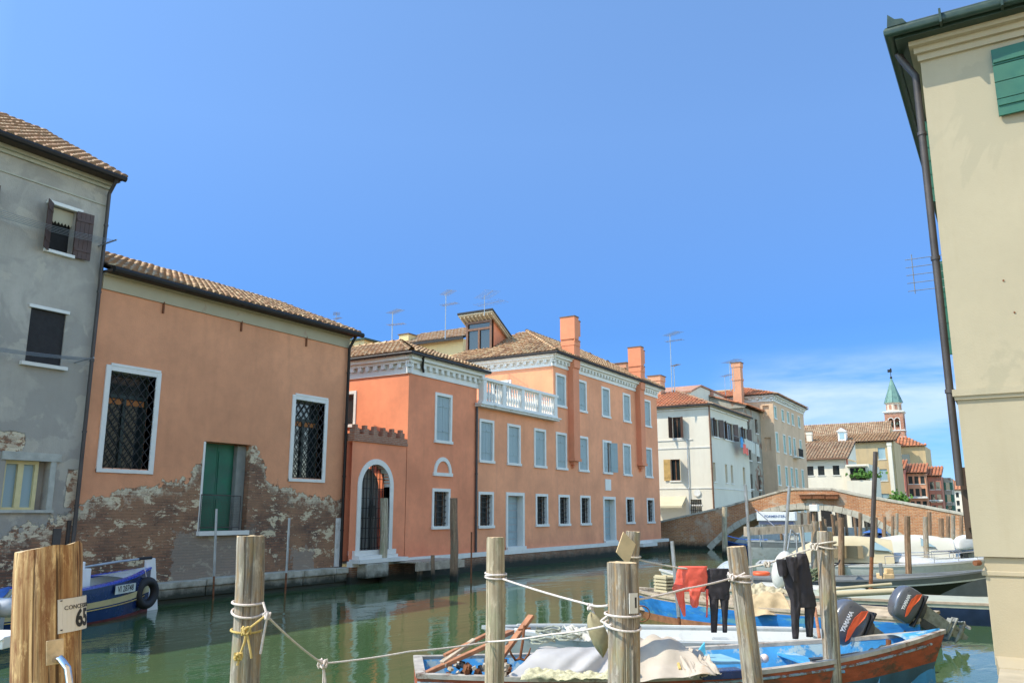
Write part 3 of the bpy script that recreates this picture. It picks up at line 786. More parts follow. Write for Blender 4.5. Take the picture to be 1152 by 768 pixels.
ps = [(gx0-.1, C0+.55, .95), (gx1+.02, C0+.55, .95)]+[(gcx+(gr+.02)*cos(pi*k/14), C0+.55, gzs-.12+(gr+.02)*sin(pi*k/14)) for k in range(15)]+[(gx0-.1, C0+.55, gzs)]
MB().extrude(ps, (0, .05, 0)).build('inner_gate', simple('grey_boards', (.19,.20,.18), .85, var=.3, scale=3, obj=False, stretch=(6,1,.6)), T)
# courtyard behind: ground and back wall
tag(MB().box(22.95, 26.05, C0+.35, 26, .7, .95).build('courtyard_floor', M_FLOOR), kind='structure')
tag(MB().box(22.95, 26.05, 26, 26.3, .95, 4.6).build('garden_wall', M_OCHRE), 'ochre back wall of the small courtyard behind the arched gate', 'wall')

# ---------------- the pink palazzo: pavilion + terrace block + main block
T = thing('pink_palazzo', 'long salmon pink canal palace with blue-grey shutters, terrace balustrade and two chimneys', 'palace', (38, C0, 0)); PAL = T
tf = FY(C0); ft = FX(26.1); ftm = FX(38.4)
pav = [(27.88, 29.12, 5.37, 7.46, 'shut'), (27.8, 29.07, 1.85, 3.47, 'bars')]
FFx = [31.27, 33.69, 36.27, 38.6, 41.22, 44.4, 47.32, 50.85]; TPx = [38.65, 41.2, 44.4, 47.52, 50.95]; GFx = [31.23, 36.4, 38.82, 41.35, 47.58, 50.93]
wins = pav + [(x, x+1.24, 4.72, 6.67, 'shut') for x in FFx] + [(x, x+1.18, 8.03, 9.84, 'shut') for x in TPx] + [(x, x+1.27, 1.83, 3.41, 'bars') for x in GFx]
doors = [(33.58, 35.28, .82, 3.43), (44.3, 46.02, .80, 3.4)]
hol = [(a+.12, b-.12, c+.09, e-.12) for a, b, c, e, k in wins] + [(a+.14, b-.14, c, e-.13) for a, b, c, e in doors]
mb = MB(tf)
wall_holes(mb, 31.05, 38.4, .78, 7.17, [h for h in hol if 31.1 < h[0] and h[1] < 38.4], .36)
wall_holes(mb, 38.4, 53.3, .78, 10.15, [h for h in hol if h[0] > 38.4], .36)
mb.tf = ftm; wall_holes(mb, C0, 28.6, 7.2, 10.15, [(23.3, 24.4, 7.3, 9.5)], .2)
mb.tf = None
mb.box(26.35, 31.05, C0+.4, 27.6, .8, 7.95); mb.box(31.1, 38.5, C0+.4, 25.2, .8, 7.1); mb.box(38.7, 53.3, C0+.4, 28.6, .8, 10.1)
mb.poly([(53.3, C0, .8), (53.3, 28.6, .8), (53.3, 28.6, 10.15), (53.3, C0, 10.15)])
mb.poly([(31.05, C0, 7.1), (31.05, 27.6, 7.1), (31.05, 27.6, 8.0), (31.05, C0, 8.0)])
mb.box(30.9, 38.4, 25.2, 25.5, 7.0, 8.6)
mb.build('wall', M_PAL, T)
mb = MB(tf); wall_holes(mb, 26.1, 31.05, .78, 8.0, [h for h in hol if h[1] < 31], .36); mb.tf = ft; wall_holes(mb, C0, 27.6, .9, 8.0, [(23.45, 24.6, 6.1, 7.4)], .2)
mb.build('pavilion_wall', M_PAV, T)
for a, b, c, e, k in wins:
    if abs(a-44.4) < .01 and c < 5:                 # the one with a leaf ajar
        W = stone_window(T, tf, a, b, c, e, 'glass'); open_leaf(W, tf, a+.14, c+.1, e-.12, .5, -.02, .02, M_BLUESH, 1)
        open_leaf(W, tf, b-.14, c+.1, e-.12, .5, .0, .5, M_BLUESH, 1)
    else: stone_window(T, tf, a, b, c, e, k, depth=.34 if k == 'bars' else .2)
stone_window(T, ft, 23.35, 24.7, 6.0, 7.5, 'glass', depth=.18)
stone_window(T, ftm, 23.2, 24.5, 7.25, 9.62, 'glass', depth=.18)
for a, b, c, e in doors:
    mb = MB(tf); frame_mb(mb, a, b, c, e, .16, -.35, .04, 0); mb.box(a, b, .0, .14, c-.06, c+.1)
    W = mb.build('door', M_STONEW, T, bevel=.006)
    mb = MB(tf)
    for j in range(7): zz = c+.12+j*(e-c-.3)/7; mb.box(a+.161, b-.161, -.33, -.29, zz, zz+(e-c-.3)/7-.012)
    mb.build('door_leaf', simple('pale_blue_door', (.30,.37,.38), .6, var=.1), W)
# lunette
mb = MB(tf); lx, lz = 28.5, 4.12
for k in range(12):
    a0, a1 = pi*k/12, pi*(k+1)/12; ps = [(lx+r_*cos(a_), lz+r_*sin(a_)*1.05) for r_, a_ in ((.46,a0),(.62,a0),(.62,a1),(.46,a1))]
    i = [mb.pt((x, 0, z)) for x, z in ps]+[mb.pt((x, .05, z)) for x, z in ps]
    for f in ((0,3,2,1),(4,5,6,7),(0,1,5,4),(1,2,6,5),(2,3,7,6),(3,0,4,7)): mb.idx([i[j] for j in f])
mb.box(lx-.68, lx+.68, 0, .07, lz-.14, lz); mb.build('lunette_surround', M_STONEW, T)
MB(tf).box(44.62, 45.4, 0, .05, 3.75, 4.4).build('stone_plaque', M_STONEW, T, bevel=.01)
# stone plinth along the water and brick foundations
mb = MB(tf); x = 22.95
while x < 54.2: x1 = min(x+U(1.8, 2.8), 54.3); mb.box(x+.004, x1-.004, -.1, .16+U(0,.008), .60, .79); x = x1
mb.box(49.0, 51.3, .16, .5, .42, .62)
mb.build('stone_plinth', M_STONEW, T)
MB(tf).box(22.95, 54.3, -.3, .10, -1.5, .60).build('foundation', M_BRY, T)
# cornices
dentils(T, tf, 25.9, 31.25, 8.0, 8.68, .38); dentils(T, ft, C0-.2, 27.6, 8.0, 8.68, .38)
dentils(T, tf, 38.2, 53.45, 10.15, 10.72, .38); dentils(T, ftm, C0-.2, 28.6, 10.15, 10.72, .38)
MB().box(25.72, 31.45, C0-.4, 27.7, 8.68, 8.74).box(38.0, 53.7, C0-.4, 28.8, 10.72, 10.78).build('eave_boards', M_STONEW, T)
gutter(T, [(25.66, 27.6, 8.76), (25.66, C0-.45, 8.76), (31.5, C0-.45, 8.76)], M_GUT, .07)
gutter(T, [(37.95, 28.6, 10.82), (37.95, C0-.45, 10.82), (53.8, C0-.45, 10.82)], M_GUT, .07)
pipe(T, [(26.5, C0-.4, 8.72), (26.75, C0-.18, 8.35), (26.9, C0-.12, 8.15)], .05, M_GUT, collars=False)
pipe(T, [(30.98, C0-.06, 7.15), (30.98, C0-.07, 7.0), (30.98, C0-.07, .8)], .055, M_PIPE)
# pavilion roof (hip)
x0, x1, y0, y1, e0, sl = 25.7, 31.5, C0-.42, 27.7, 8.80, .40
hw = (x1-x0)/2; xm = (x0+x1)/2
tiles(T, [(x0, y0), (xm, y0+hw), (xm, y1), (x0, y1)], lambda x, y: e0+(x-x0)*sl, (0, 1), M_TILE)
tiles(T, [(x0, y0), (x1, y0), (xm, y0+hw)], lambda x, y: e0+(y-y0)*sl, (1, 0), M_TILE)
tiles(T, [(x1, y0), (x1, y1), (xm, y1), (xm, y0+hw)], lambda x, y: e0+(x1-x)*sl, (0, 1), M_TILE)
ridge_cap(T, (x0, y0, e0), (xm, y0+hw, e0+hw*sl), M_TILE); ridge_cap(T, (xm, y0+hw, e0+hw*sl), (xm, y1, e0+hw*sl), M_TILE)
# main roof (hip)
x0, x1, y0, y1, e0, sl = 38.0, 53.8, C0-.42, 28.8, 10.86, .54
hw = (y1-y0)/2; ym = (y0+y1)/2
tiles(T, [(x0, y0), (x0+hw, ym), (x0, y1)], lambda x, y: e0+(x-x0)*sl, (0, 1), M_TILE)
tiles(T, [(x0, y0), (x1, y0), (x1-hw, ym), (x0+hw, ym)], lambda x, y: e0+(y-y0)*sl, (1, 0), M_TILE)
tiles(T, [(x1, y0), (x1, y1), (x1-hw, ym)], lambda x, y: e0+(x1-x)*sl, (0, 1), M_TILE, .3, .5)
MB().poly([(x0, y1, e0), (x0+hw, ym, e0+hw*sl-.01), (x1-hw, ym, e0+hw*sl-.01), (x1, y1, e0)]) 
ridge_cap(T, (x0, y0, e0), (x0+hw, ym, e0+hw*sl), M_TILE); ridge_cap(T, (x0+hw, ym, e0+hw*sl), (x1-hw, ym, e0+hw*sl), M_TILE)
ridge_cap(T, (x1-hw, ym, e0+hw*sl), (x1, y0, e0), M_TILE)
# dormer
D = MB(); dx, dy0, dy1 = 39.55, 25.2, 27.0
D.poly([(dx, dy0, 11.5), (dx, dy0, 13.5), (41.6, dy0, 12.45), (41.6, dy0, 12.0)]); D.poly([(dx, dy1, 11.5), (dx, dy1, 13.5), (41.6, dy1, 12.45), (41.6, dy1, 12.0)])
D.box(dx, dx+.15, dy0, dy0+.14, 11.4, 13.5); D.box(dx, dx+.15, dy1-.14, dy1, 11.4, 13.5)
DM = D.build('dormer', M_PALDK, T)
fd = FX(dx)
m2 = MB(fd); frame_mb(m2, dy0+.0, dy1-.0, 11.62, 13.5, .14, -.06, .06); m2.box((dy0+dy1)/2-.06, (dy0+dy1)/2+.06, -.02, .05, 11.7, 13.0); m2.box(dy0+.1, dy1-.1, -.01, .055, 12.95, 13.08)
m2.build('dormer_frame', M_WOODFR, DM); MB(fd).box(dy0+.12, dy1-.12, -.06, -.03, 11.7, 13.4).build('window_pane', M_GLASS, DM)
m2 = MB(); a = Vector((39.1, dy0-.3, 13.82)); b = Vector((41.9, dy0-.3, 12.2)); off = Vector((0, dy1-dy0+.6, 0))
m2.extrude([a, b, b+Vector((0,0,.09)), a+Vector((0,0,.09))], off)
for k in range(9): yy = dy0-.2+k*.27; m2.beam((39.15, yy, 13.74), (41.6, yy, 12.32), .07, .1)
m2.build('dormer_roof_boards', simple('pale_rafters', (.48,.40,.27), .8, var=.15), DM)
MB().extrude([a+Vector((-.05,-.04,.1)), b+Vector((0,-.04,.1)), b+Vector((0,-.04,.2)), a+Vector((-.05,-.04,.2))], off+Vector((0,.08,0))).build('dormer_roof', M_GUT, DM)
MB().beam((39.5, dy0-.06, 11.75), (41.9, dy0-.06, 12.95-.0), .1, .08).build('flashing', M_GUT, DM)
# terrace
MB().box(30.9, 38.45, C0-.34, 25.2, 7.17, 7.26).box(30.85, 38.55, C0-.40, C0-.05, 7.26, 7.33).build('terrace_slab', M_STONE, T, bevel=.01)
B = MB(); px = [31.3, 33.0, 34.75, 36.45, 38.15]
for x in px: B.box(x-.14, x+.14, C0-.3, C0-.02, 7.33, 8.42)
B.box(31.1, 38.35, C0-.29, C0-.03, 7.33, 7.45); B.box(31.05, 38.4, C0-.32, C0+.0, 8.40, 8.54)
BAL = B.build('balustrade', M_STONEW, T, bevel=.01)
prof = [(.05,0),(.075,.02),(.05,.07),(.085,.22),(.095,.30),(.05,.48),(.04,.58),(.06,.66),(.04,.72),(.05,.86),(.075,.92),(.07,.95)]
for x0, x1 in zip(px[:-1], px[1:]):
    n = 6
    for k in range(n):
        x = x0+.14+(x1-x0-.28)*(k+.5)/n
        MB().lathe(prof, (x, C0-.16, 7.45), 8).build('baluster', M_STONEW, BAL, smooth=True)
# wall chimneys running down the facade on corbels
for cx, zt, zc in ((40.45, 13.15, 4.85), (49.95, 13.05, 5.05)):
    w = .36; m2 = MB(tf)
    m2.box(cx-w, cx+w, 0, .34, zc+.35, 10.3); m2.box(cx-w, cx+w, -.35, .42, 10.3, 11.9)
    m2.box(cx-w+.12, cx+w-.12, 0, .24, zc+.18, zc+.35); m2.box(cx-w+.28, cx+w-.28, 0, .15, zc, zc+.18); m2.box(cx-w-.05, cx+w+.05, 0, .39, zc+.35, zc+.5)
    m2.box(cx-w, cx+w, -.35, .42, 11.9, zt-1.55)
    CH = m2.build('chimney_breast', M_PALDK, T)
    m2 = MB(tf); m2.box(cx-w-.07, cx+w-.28, -.4, .5, zt-1.25, zt); m2.box(cx+w-.30, cx+w+.05, -.36, .44, zt-1.0, zt-.16)
    m2.box(cx-w-.02, cx+w-.02, -.4, .45, zt-1.6, zt-1.25)
    for j in range(3): m2.box(cx-w-.05+j*.16, cx-w+.02+j*.16, .44, .49, zt-1.4, zt-1.25)
    H = m2.build('chimney_head', M_PALDK, CH)
    MB(tf).box(cx-w-.10, cx+w-.26, -.43, .53, zt, zt+.05).box(cx+w-.26, cx+w+.08, -.39, .47, zt-.16, zt-.12).build('chimney_cap', M_TILEB, H)
    MB(tf).box(cx-w-.02, cx+w+.02, .3, .46, 11.82, 11.86).build('flashing', M_TILEB, CH)
chimney(T, 53.2, 23.0, 11.5, 12.75, .9, M_SALMON); chimney(T, 56.8, 24.0, 9, 13.2, 1.2, M_SALMON)

# ---------------- yellow house behind the palazzo
T = thing('yellow_house', 'pale yellow house with a low tiled roof seen behind the pink palace', 'house', (37, 32, 0))
YX = 42.4
MB().box(YX, 50, 29.2, 40, .9, 13.3).build('wall', M_YEL, T)
tiles(T, [(YX-.45, 28.9), (YX-.45, 34.4), (YX+3, 34.4), (YX+3, 28.9)], lambda x, y: 13.3+(x-YX+.45)*.42, (0, 1), M_TILE2, .28, .45)
MB().box(YX-.5, YX-.42, 28.9, 34.4, 13.17, 13.35).build('fascia', M_GUT, T)
chimney(T, YX+.4, 34.0, 13, 14.15, .7, M_YEL)
T = thing('low_house', 'low pale house with a flat dark roof edge peeping over the pavilion roof', 'house', (40, 37, 0))
MB().box(40.2, 46, 35.5, 39.0, .9, 13.5).build('wall', M_YEL, T); MB().box(40.0, 46, 35.3, 39.2, 13.5, 13.62).build('roof_edge', M_GUTG, T)

# ---------------- white house beyond the bridge
T = thing('white_house', 'white rendered corner house with brown upper shutters and an awning, beside the bridge', 'house', (70, C0, 0))
tf = FY(C0); fl = FX(64.6)
wl = [(22.95, 23.65, 8.4, 10.1), (23.15, 23.95, 5.0, 6.7)]
wr = [(65.5, 67.0, 8.5, 9.95), (68.6, 71.2, 8.5, 9.95), (73.5, 75.4, 8.6, 9.9), (65.1, 65.7, 4.9, 6.4), (68.3, 68.9, 4.9, 6.4), (69.9, 70.5, 4.9, 6.4), (73.5, 74.2, 4.9, 6.4)]
mb = MB(tf); wall_holes(mb, 64.6, 75.8, .8, 10.9, wr, .25); mb.tf = fl; wall_holes(mb, C0, 29, .8, 10.9, wl+[(21.5, 22.4, 2.4, 3.5), (22.8, 25.5, .9, 3.2)], .25)
mb.tf = None; mb.box(64.95, 75.8, C0+.3, 29, .8, 10.8); mb.build('wall', M_WHITER, T)
mb = MB(fl)
for z in (4.35, 7.55): mb.box(C0, 29, 0, .05, z, z+.07)
mb.box(C0-.1, 29, 0, .12, 10.65, 10.75); mb.box(22.0, 29, 0, .06, 8.2, 8.26)
mb.tf = tf; mb.box(64.5, 75.8, 0, .12, 10.65, 10.75); mb.box(64.6, 75.8, 0, .05, 4.35, 4.42)
mb.build('string_course', M_STONE, T)
x0, x1, y0, y1, e0, sl = 64.2, 76.2, C0-.35, 29.5, 10.95, .42; hw = (y1-y0)/2; ym = (y0+y1)/2
tiles(T, [(x0, y0), (x0+hw, ym), (x0, y1)], lambda x, y: e0+(x-x0)*sl, (0, 1), M_TILER, .3, .45)
tiles(T, [(x0, y0), (x1, y0), (x1-hw, ym), (x0+hw, ym)], lambda x, y: e0+(y-y0)*sl, (1, 0), M_TILE2, .3, .45)
MB().box(64.2, 76.1, C0-.3, 29.4, 10.86, 10.93).build('eave_boards', M_WHITER, T)
gutter(T, [(x0-.05, y1, 10.93), (x0-.05, y0-.05, 10.93), (x1, y0-.05, 10.93)], M_GUT, .08)
pipe(T, [(64.5, C0-.1, 10.9), (64.5, C0-.1, 10.6), (64.5, C0-.1, .9)], .07, M_WOODFR)
pipe(T, [(64.5, 22.45, 8.3), (64.5, 22.45, 7.9), (64.5, 22.45, .9)], .04, M_STEEL)
for k, (a, b, c, e) in enumerate(wl):
    W = MB(fl).box(a-.1, b+.1, 0, .08, c-.1, c).build('window', M_STONEW, T); pane(W, fl, a, b, c, e, -.15)
    sm = M_BROWNSH if k == 0 else M_OCHRESH
    open_leaf(W, fl, a, c, e, .45, .03, .8 if k == 0 else 1.2, sm, -1); open_leaf(W, fl, b, c, e, .55, .03, .1 if k else 1.3, sm, 1)
for k, (a, b, c, e) in enumerate(wr):
    W = MB(tf).box(a-.1, b+.1, 0, .08, c-.1, c).build('window', M_STONEW, T); pane(W, tf, a, b, c, e, -.15, M_GLASS if k < 3 else M_OCHRESH, k < 3)
    if k < 3: open_leaf(W, tf, a, c, e, .6, .03, .5, M_BROWNSH, -1); open_leaf(W, tf, b, c, e, .6, .03, .4, M_BROWNSH, 1)
W = MB(fl).box(21.45, 22.45, 0, .04, 3.0, 3.1).build('window', M_STONEW, T); bars(W, fl, 21.5, 22.4, 2.4, 3.5, .03, 6, 2, .02)
m2 = MB(fl); m2.extrude([(22.75, 0, 3.75), (22.75, 1.1, 3.0), (22.75, 1.1, 2.85), (22.75, 0, 3.6)], (2.9, 0, 0)); m2.build('awning', M_CANVAS, T)
m2 = MB(); m2.lathe([(.28,0),(.28,.06)], (64.5, 21.8, 4.0), 10, axis='x'); m2.build('wall_vent', M_STONE, T)
chimney(T, 68.0, 26.2, 11.5, 14.2, 1.1, M_SALMON)
# laundry on that house
m2 = MB()
for k, (xa, xb, zt, zb, mi) in enumerate([(70.6, 71.5, 8.75, 7.9, 0), (71.3, 72.6, 8.2, 7.4, 1), (71.7, 73.4, 8.7, 7.9, 2), (73.5, 74.6, 8.6, 7.6, 2), (74.8, 76.0, 8.5, 7.4, 2)]):
    m2.cm = mi; m2.grid(lambda u, v: (xa+(xb-xa)*u, C0-.75-.12*k*.3+.05*sin(u*9+k), zt+(zb-zt)*v+.05*sin(u*5)), 8, 5)
m2.cm = 3; m2.tube([(68.5, C0-.72, 8.78), (76, C0-.8, 8.6)], .02, 4)
tag(m2.build('laundry', [M_BLUEIN, M_CLRED, M_CANVASW, M_WIREG], solid=.02), 'blue, red and white washing on a line under the white house windows', 'laundry')

# ---------------- stepped white gable behind
T = thing('white_gabled_house', 'long white parapet wall with red brick piers behind the white house', 'house', (76, 25, 0))
m2 = MB(); m2.extrude([(70.5, 24, 9), (70.5, 24, 12.9), (73.3, 24, 13.75), (86, 24, 13.6), (86, 24, 9)], (0, 4, 0)); m2.build('gable', M_WHITER, T)
m2 = MB(); m2.extrude([(70.4, 23.9, 12.92), (73.3, 23.9, 13.78), (86, 23.9, 13.62), (86, 23.9, 13.78), (73.3, 23.9, 13.95), (70.4, 23.9, 13.08)], (0, 4.2, 0)); m2.build('coping', M_BRKT, T)
for xa, xb in ((76.0, 76.8), (80.6, 81.0)): MB().box(xa, xb, 23.9, 24.0, 9, 13.7).build('brick_pier', M_BRKT, T)
# ---------------- weathered grey-brown house
T = thing('weathered_house', 'narrow weathered grey-brown house between the white house and the peach palace', 'house', (79, C0+.3, 0)); tf = FY(C0+.3)
wr = [(x, x+.9, z, z+1.35) for x in (76.7, 79.6) for z in (9.9, 7.2, 4.6, 3.0)]
mb = MB(tf); wall_holes(mb, 75.85, 82.0, .8, 12.0, wr, .25); mb.tf = None; mb.box(75.9, 82, C0+.7, 29, .8, 11.95); mb.poly([(75.6, C0+.1, 11.9), (75.6, 26, 11.9), (75.6, 26, 13.75), (75.6, C0-.1, 12.1)]); mb.poly([(75.85, C0+.3, 10), (75.85, 29, 10), (75.85, 29, 12), (75.85, C0+.3, 12)]); mb.build('wall', M_OLD, T)
for a, b, c, e in wr:
    W = MB(tf).box(a-.1, b+.1, 0, .08, c-.1, c).build('window', M_STONE, T); pane(W, tf, a, b, c, e, -.15)
tiles(T, [(75.5, C0-.1), (82.2, C0-.1), (82.2, 26), (75.5, 26)], lambda x, y: 12.1+(y-C0+.1)*.3, (1, 0), M_TILER, .32, .45)
CH = chimney(T, 80.6, 22.6, 12, 17.0, .85, M_SALMON)
MB().box(80.12, 81.08, 22.12, 23.08, 15.2, 15.4).build('chimney_band', M_SALMON, CH)
MB().box(84.0, 87.5, 24.2, 26.5, 13.0, 14.9).build('rear_attic', M_OCHRE, T)
# ---------------- peach palazzo
CP = 19.6
T = thing('peach_palace', 'tall peach rendered palace with green shutters and a small balcony, right of the tall chimney', 'palace', (88, CP, 0)); tf = FY(CP); fl = FX(81.6)
rows = [(11.5, 12.6), (8.3, 10.05), (5.1, 6.9), (2.6, 4.3)]; xs = [81.9, 84.9, 87.2, 89.3, 92.2]
wr = [(x, x+.85, z0, z1) for (z0, z1) in rows for x in xs]
mb = MB(tf); wall_holes(mb, 81.6, 95.2, .8, 13.1, wr, .2); mb.tf = fl; wall_holes(mb, CP, 28, .8, 13.1, [(20.0, 20.6, 11.4, 12.7), (20., 20.6, 8.3, 9.6)], .2)
mb.tf = None; mb.box(81.9, 95.2, CP+.4, 28, .8, 13.05); mb.build('wall', M_PEACH, T)
for a, b, c, e in wr:
    W = MB(tf).box(a-.1, b+.1, 0, .08, c-.12, c).box(a-.08, a, 0, .04, c, e).box(b, b+.08, 0, .04, c, e).box(a-.08, b+.08, 0, .04, e, e+.1).build('window', M_STONEW, T)
    shutters(W, tf, a, b, c, e, -.04, M_TEALSH, board=.2)
W = MB(tf).box(88.6, 90.6, 0, .7, 8.0, 8.12).build('balcony', M_STONE, T)
m2 = MB(tf); 
for k in range(12): x = 88.65+k*.175; m2.box(x-.02, x+.02, .62, .66, 8.1, 8.9)
m2.box(88.6, 90.6, .6, .68, 8.9, 8.96); m2.build('balcony_railing', M_IRON, W)
dentils(T, tf, 81.4, 95.4, 13.1, 13.7, .5, .7, M_STONE); dentils(T, fl, CP-.2, 28, 13.1, 13.7, .5, .7, M_STONE)
x0, x1, y0, y1, e0, sl = 81.1, 95.7, CP-.5, 28., 13.75, .32; hw = (y1-y0)/2; ym = (y0+y1)/2
MB().box(x0, x1, y0, y1, 13.7, 13.76).build('eave_boards', M_DARKWOOD, T)
tiles(T, [(x0, y0), (x0+hw, ym), (x0, y1)], lambda x, y: e0+(x-x0)*sl, (0, 1), M_TILER, .34, .5)
tiles(T, [(x0, y0), (x1, y0), (x1-hw, ym), (x0+hw, ym)], lambda x, y: e0+(y-y0)*sl, (1, 0), M_TILE2, .34, .5)
# ================================================================== THE BRIDGE
BX0, BX1 = 57.0, 61.0
T = thing('brick_bridge', 'arched brick bridge with white stone arch ring and coping crossing the canal', 'bridge', (59, 12, 0))
prof = [(26.0,1.35),(22.4,1.70),(17.4,2.78),(13.4,3.86),(12.6,3.94),(10.3,3.90),(8.8,3.52),(5.0,2.76),(2.4,2.20),(-2,1.5)]
def ptop(y):
    for (ya, za), (yb, zb) in zip(prof[:-1], prof[1:]):
        if yb <= y <= ya: return za+(zb-za)*(y-ya)/(yb-ya)
    return 1.3
RA, AC, RISE = 8.93, 12.0, 2.7
def arch(y, extra=0):
    q = (RA+extra)**2-(y-AC)**2; return sqrt(q)-(RA-RISE) if q > 0 else -9
def face(x, mb, off):
    ys = []; y = 26.0
    while y > -2: ys.append(y); y -= .25
    ys.append(-2)
    for ya, yb in zip(ys[:-1], ys[1:]):
        pa = max(-1.2, arch(ya)) if abs(ya-AC) < 6.5 else -1.2; pb = max(-1.2, arch(yb)) if abs(yb-AC) < 6.5 else -1.2
        mb.poly([(x, ya, pa), (x, yb, pb), (x, yb, ptop(yb)), (x, ya, ptop(ya))])
        mb.poly([(x+off, ya, ptop(ya)-.95), (x+off, yb, ptop(yb)-.95), (x+off, yb, ptop(yb)), (x+off, ya, ptop(ya))])
mb = MB(); face(BX0, mb, .32); face(BX1, mb, -.32)
k = -6.4
while k < 6.4:
    mb.poly([(BX0, AC+k, arch(AC+k)), (BX0, AC+k+.4, arch(AC+min(6.4, k+.4))), (BX1, AC+k+.4, arch(AC+min(6.4, k+.4))), (BX1, AC+k, arch(AC+k))]); k += .4
mb.build('brickwork', M_BRX, T)
mb = MB()
for x, w in ((BX0-.05, .42), (BX1-.37, .42)):
    mb = MB()
    for (ya, za), (yb, zb) in zip(prof[:-1], prof[1:]):
        n = max(1, int(abs(ya-yb)/1.3))
        for j in range(n):
            y0 = ya+(yb-ya)*j/n; y1 = ya+(yb-ya)*(j+1)/n; z0 = ptop(y0); z1 = ptop(y1)
            mb.extrude([(x, y0-.006, z0), (x, y1+.006, z1), (x, y1+.006, z1+.13), (x, y0-.006, z0+.13)], (w, 0, 0))
    mb.build('coping', M_BSTONE, T)
mb = MB(); n = 26; a0 = math.asin(6.45/RA)
for x, w in ((BX0-.06, .3), (BX1-.2, .3)):
    mb = MB()
    for k in range(n):
        t0, t1 = -a0+2*a0*k/n+.0015, -a0+2*a0*(k+1)/n-.0015; h = RA-RISE; ww = .40 if k % 2 else .38
        mb.extrude([(x, AC+RA*sin(t0), RA*cos(t0)-h), (x, AC+RA*sin(t1), RA*cos(t1)-h), (x, AC+(RA+ww)*sin(t1), (RA+ww)*cos(t1)-h), (x, AC+(RA+ww)*sin(t0), (RA+ww)*cos(t0)-h)], (w, 0, 0))
    mb.build('arch_ring', M_BSTONE, T)
mb = MB()
for (ya, za), (yb, zb) in zip(prof[:-1], prof[1:]): mb.poly([(BX0+.3, ya, za-.93), (BX0+.3, yb, zb-.93), (BX1-.3, yb, zb-.93), (BX1-.3, ya, za-.93)])
mb.build('deck', M_FLOOR, T)
mb = MB()
for (x, w, z) in ((11.9, .75, 3.5), (11.1, .75, 3.5), (10.3, .75, 3.48)):
    mb = MB(); mb.box(BX0-.32, BX0-.02, x-w/2, x+w/2, z-.14, z+.1); mb.box(BX0-.36, BX0-.02, x-w/2-.03, x+w/2+.03, z+.1, z+.14)
    tag(mb.build('flower_box', M_RUST), {11.9: 'left', 11.1: 'middle', 10.3: 'right'}[x]+'most of three rust coloured flower boxes hung on the brick bridge parapet', 'planter', 'flower boxes on the bridge')

# ================================================================== FAR BEYOND THE BRIDGE
def house(name, label, tf_, x0, x1, ydepth, z1, m, rows, cols, ww, wh, roof, shm=None, cat='house', z0=.8, origin=(0,0,0), gable=False, glass=None):
    """a house given in facade coordinates; rows: sill heights, cols: left edges"""
    T = thing(name, label, cat, origin)
    hol = [(x, x+ww, z, z+wh) for z in rows for x in cols]
    mb = MB(tf_); wall_holes(mb, x0, x1, z0, z1, hol, .2); mb.box(x0+.01, x1-.01, -ydepth, -.35, z0, z1-.02); mb.box(x0, x0+.02, -ydepth, 0, z0, z1); mb.box(x1-.02, x1, -ydepth, 0, z0, z1)
    mb.build('wall', m, T)
    for a, b, c, e in hol:
        W = MB(tf_).box(a-.08, b+.08, 0, .07, c-.1, c).build('window', M_STONE, T)
        MB(tf_).box(a, b, -.14, -.1, c, e).build('pane', glass or M_GLASS, W)
        if shm: MB(tf_).box(a-.42, a-.02, .02, .07, c, e).box(b+.02, b+.42, .02, .07, c, e).build('shutter', shm, W)
    return T
# white house facing the bridge
f = FX(105)
T = house('far_white_house', 'low cream white house with dark square windows and a red drainpipe, just beyond the bridge', f, 17.2, 24, 8, 8.7, M_WHITER, [6.85, 3.6], [17.95, 19.65, 20.9, 22.3], .75, 1.1, None, origin=(109, 20, 0))
tiles(T, [(104.5, 16.8), (104.5, 25), (111, 25), (111, 16.8)], lambda x, y: 8.75+(x-104.5)*.36, (0, 1), M_TILE2, .36, .5)
mb = MB(); mb.poly([(104.5, 16.9, 8.72), (111, 16.9, 8.72), (111, 16.9, 11.0)]); mb.box(104.5, 113, 14.6, 17.2, .8, 8.0); mb.build('side_wing', M_WHITER, T)
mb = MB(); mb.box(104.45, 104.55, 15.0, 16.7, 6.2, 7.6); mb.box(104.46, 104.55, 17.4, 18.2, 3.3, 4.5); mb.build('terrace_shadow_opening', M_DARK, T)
mb = MB(); mb.box(104.0, 104.5, 14.8, 17.0, 7.75, 7.85); mb.box(103.6, 104.4, 14.2, 17.0, .8, 6.1); mb.build('roof_terrace', M_WHITER, T)
for y in (14.5, 15.8): MB().box(103.56, 103.62, y, y+1.0, .85, 2.7).build('dark_shade_panel', M_DARK, T)  # added flat dark panels standing in for shade behind the bridge arch
for y in (17.6, 19.2, 20.8, 22.4): MB().box(104.93, 104.99, y, y+1.2, .85, 2.8).build('dark_shade_panel', M_DARK, T)  # more of the added dark panels, along the house front
gutter(T, [(104.4, 25, 8.72), (104.4, 16.9, 8.72)], M_WOODFR, .08); pipe(T, [(104.85, 17.0, 8.7), (104.85, 17.0, 8.3), (104.85, 17.0, .9)], .12, M_RED)
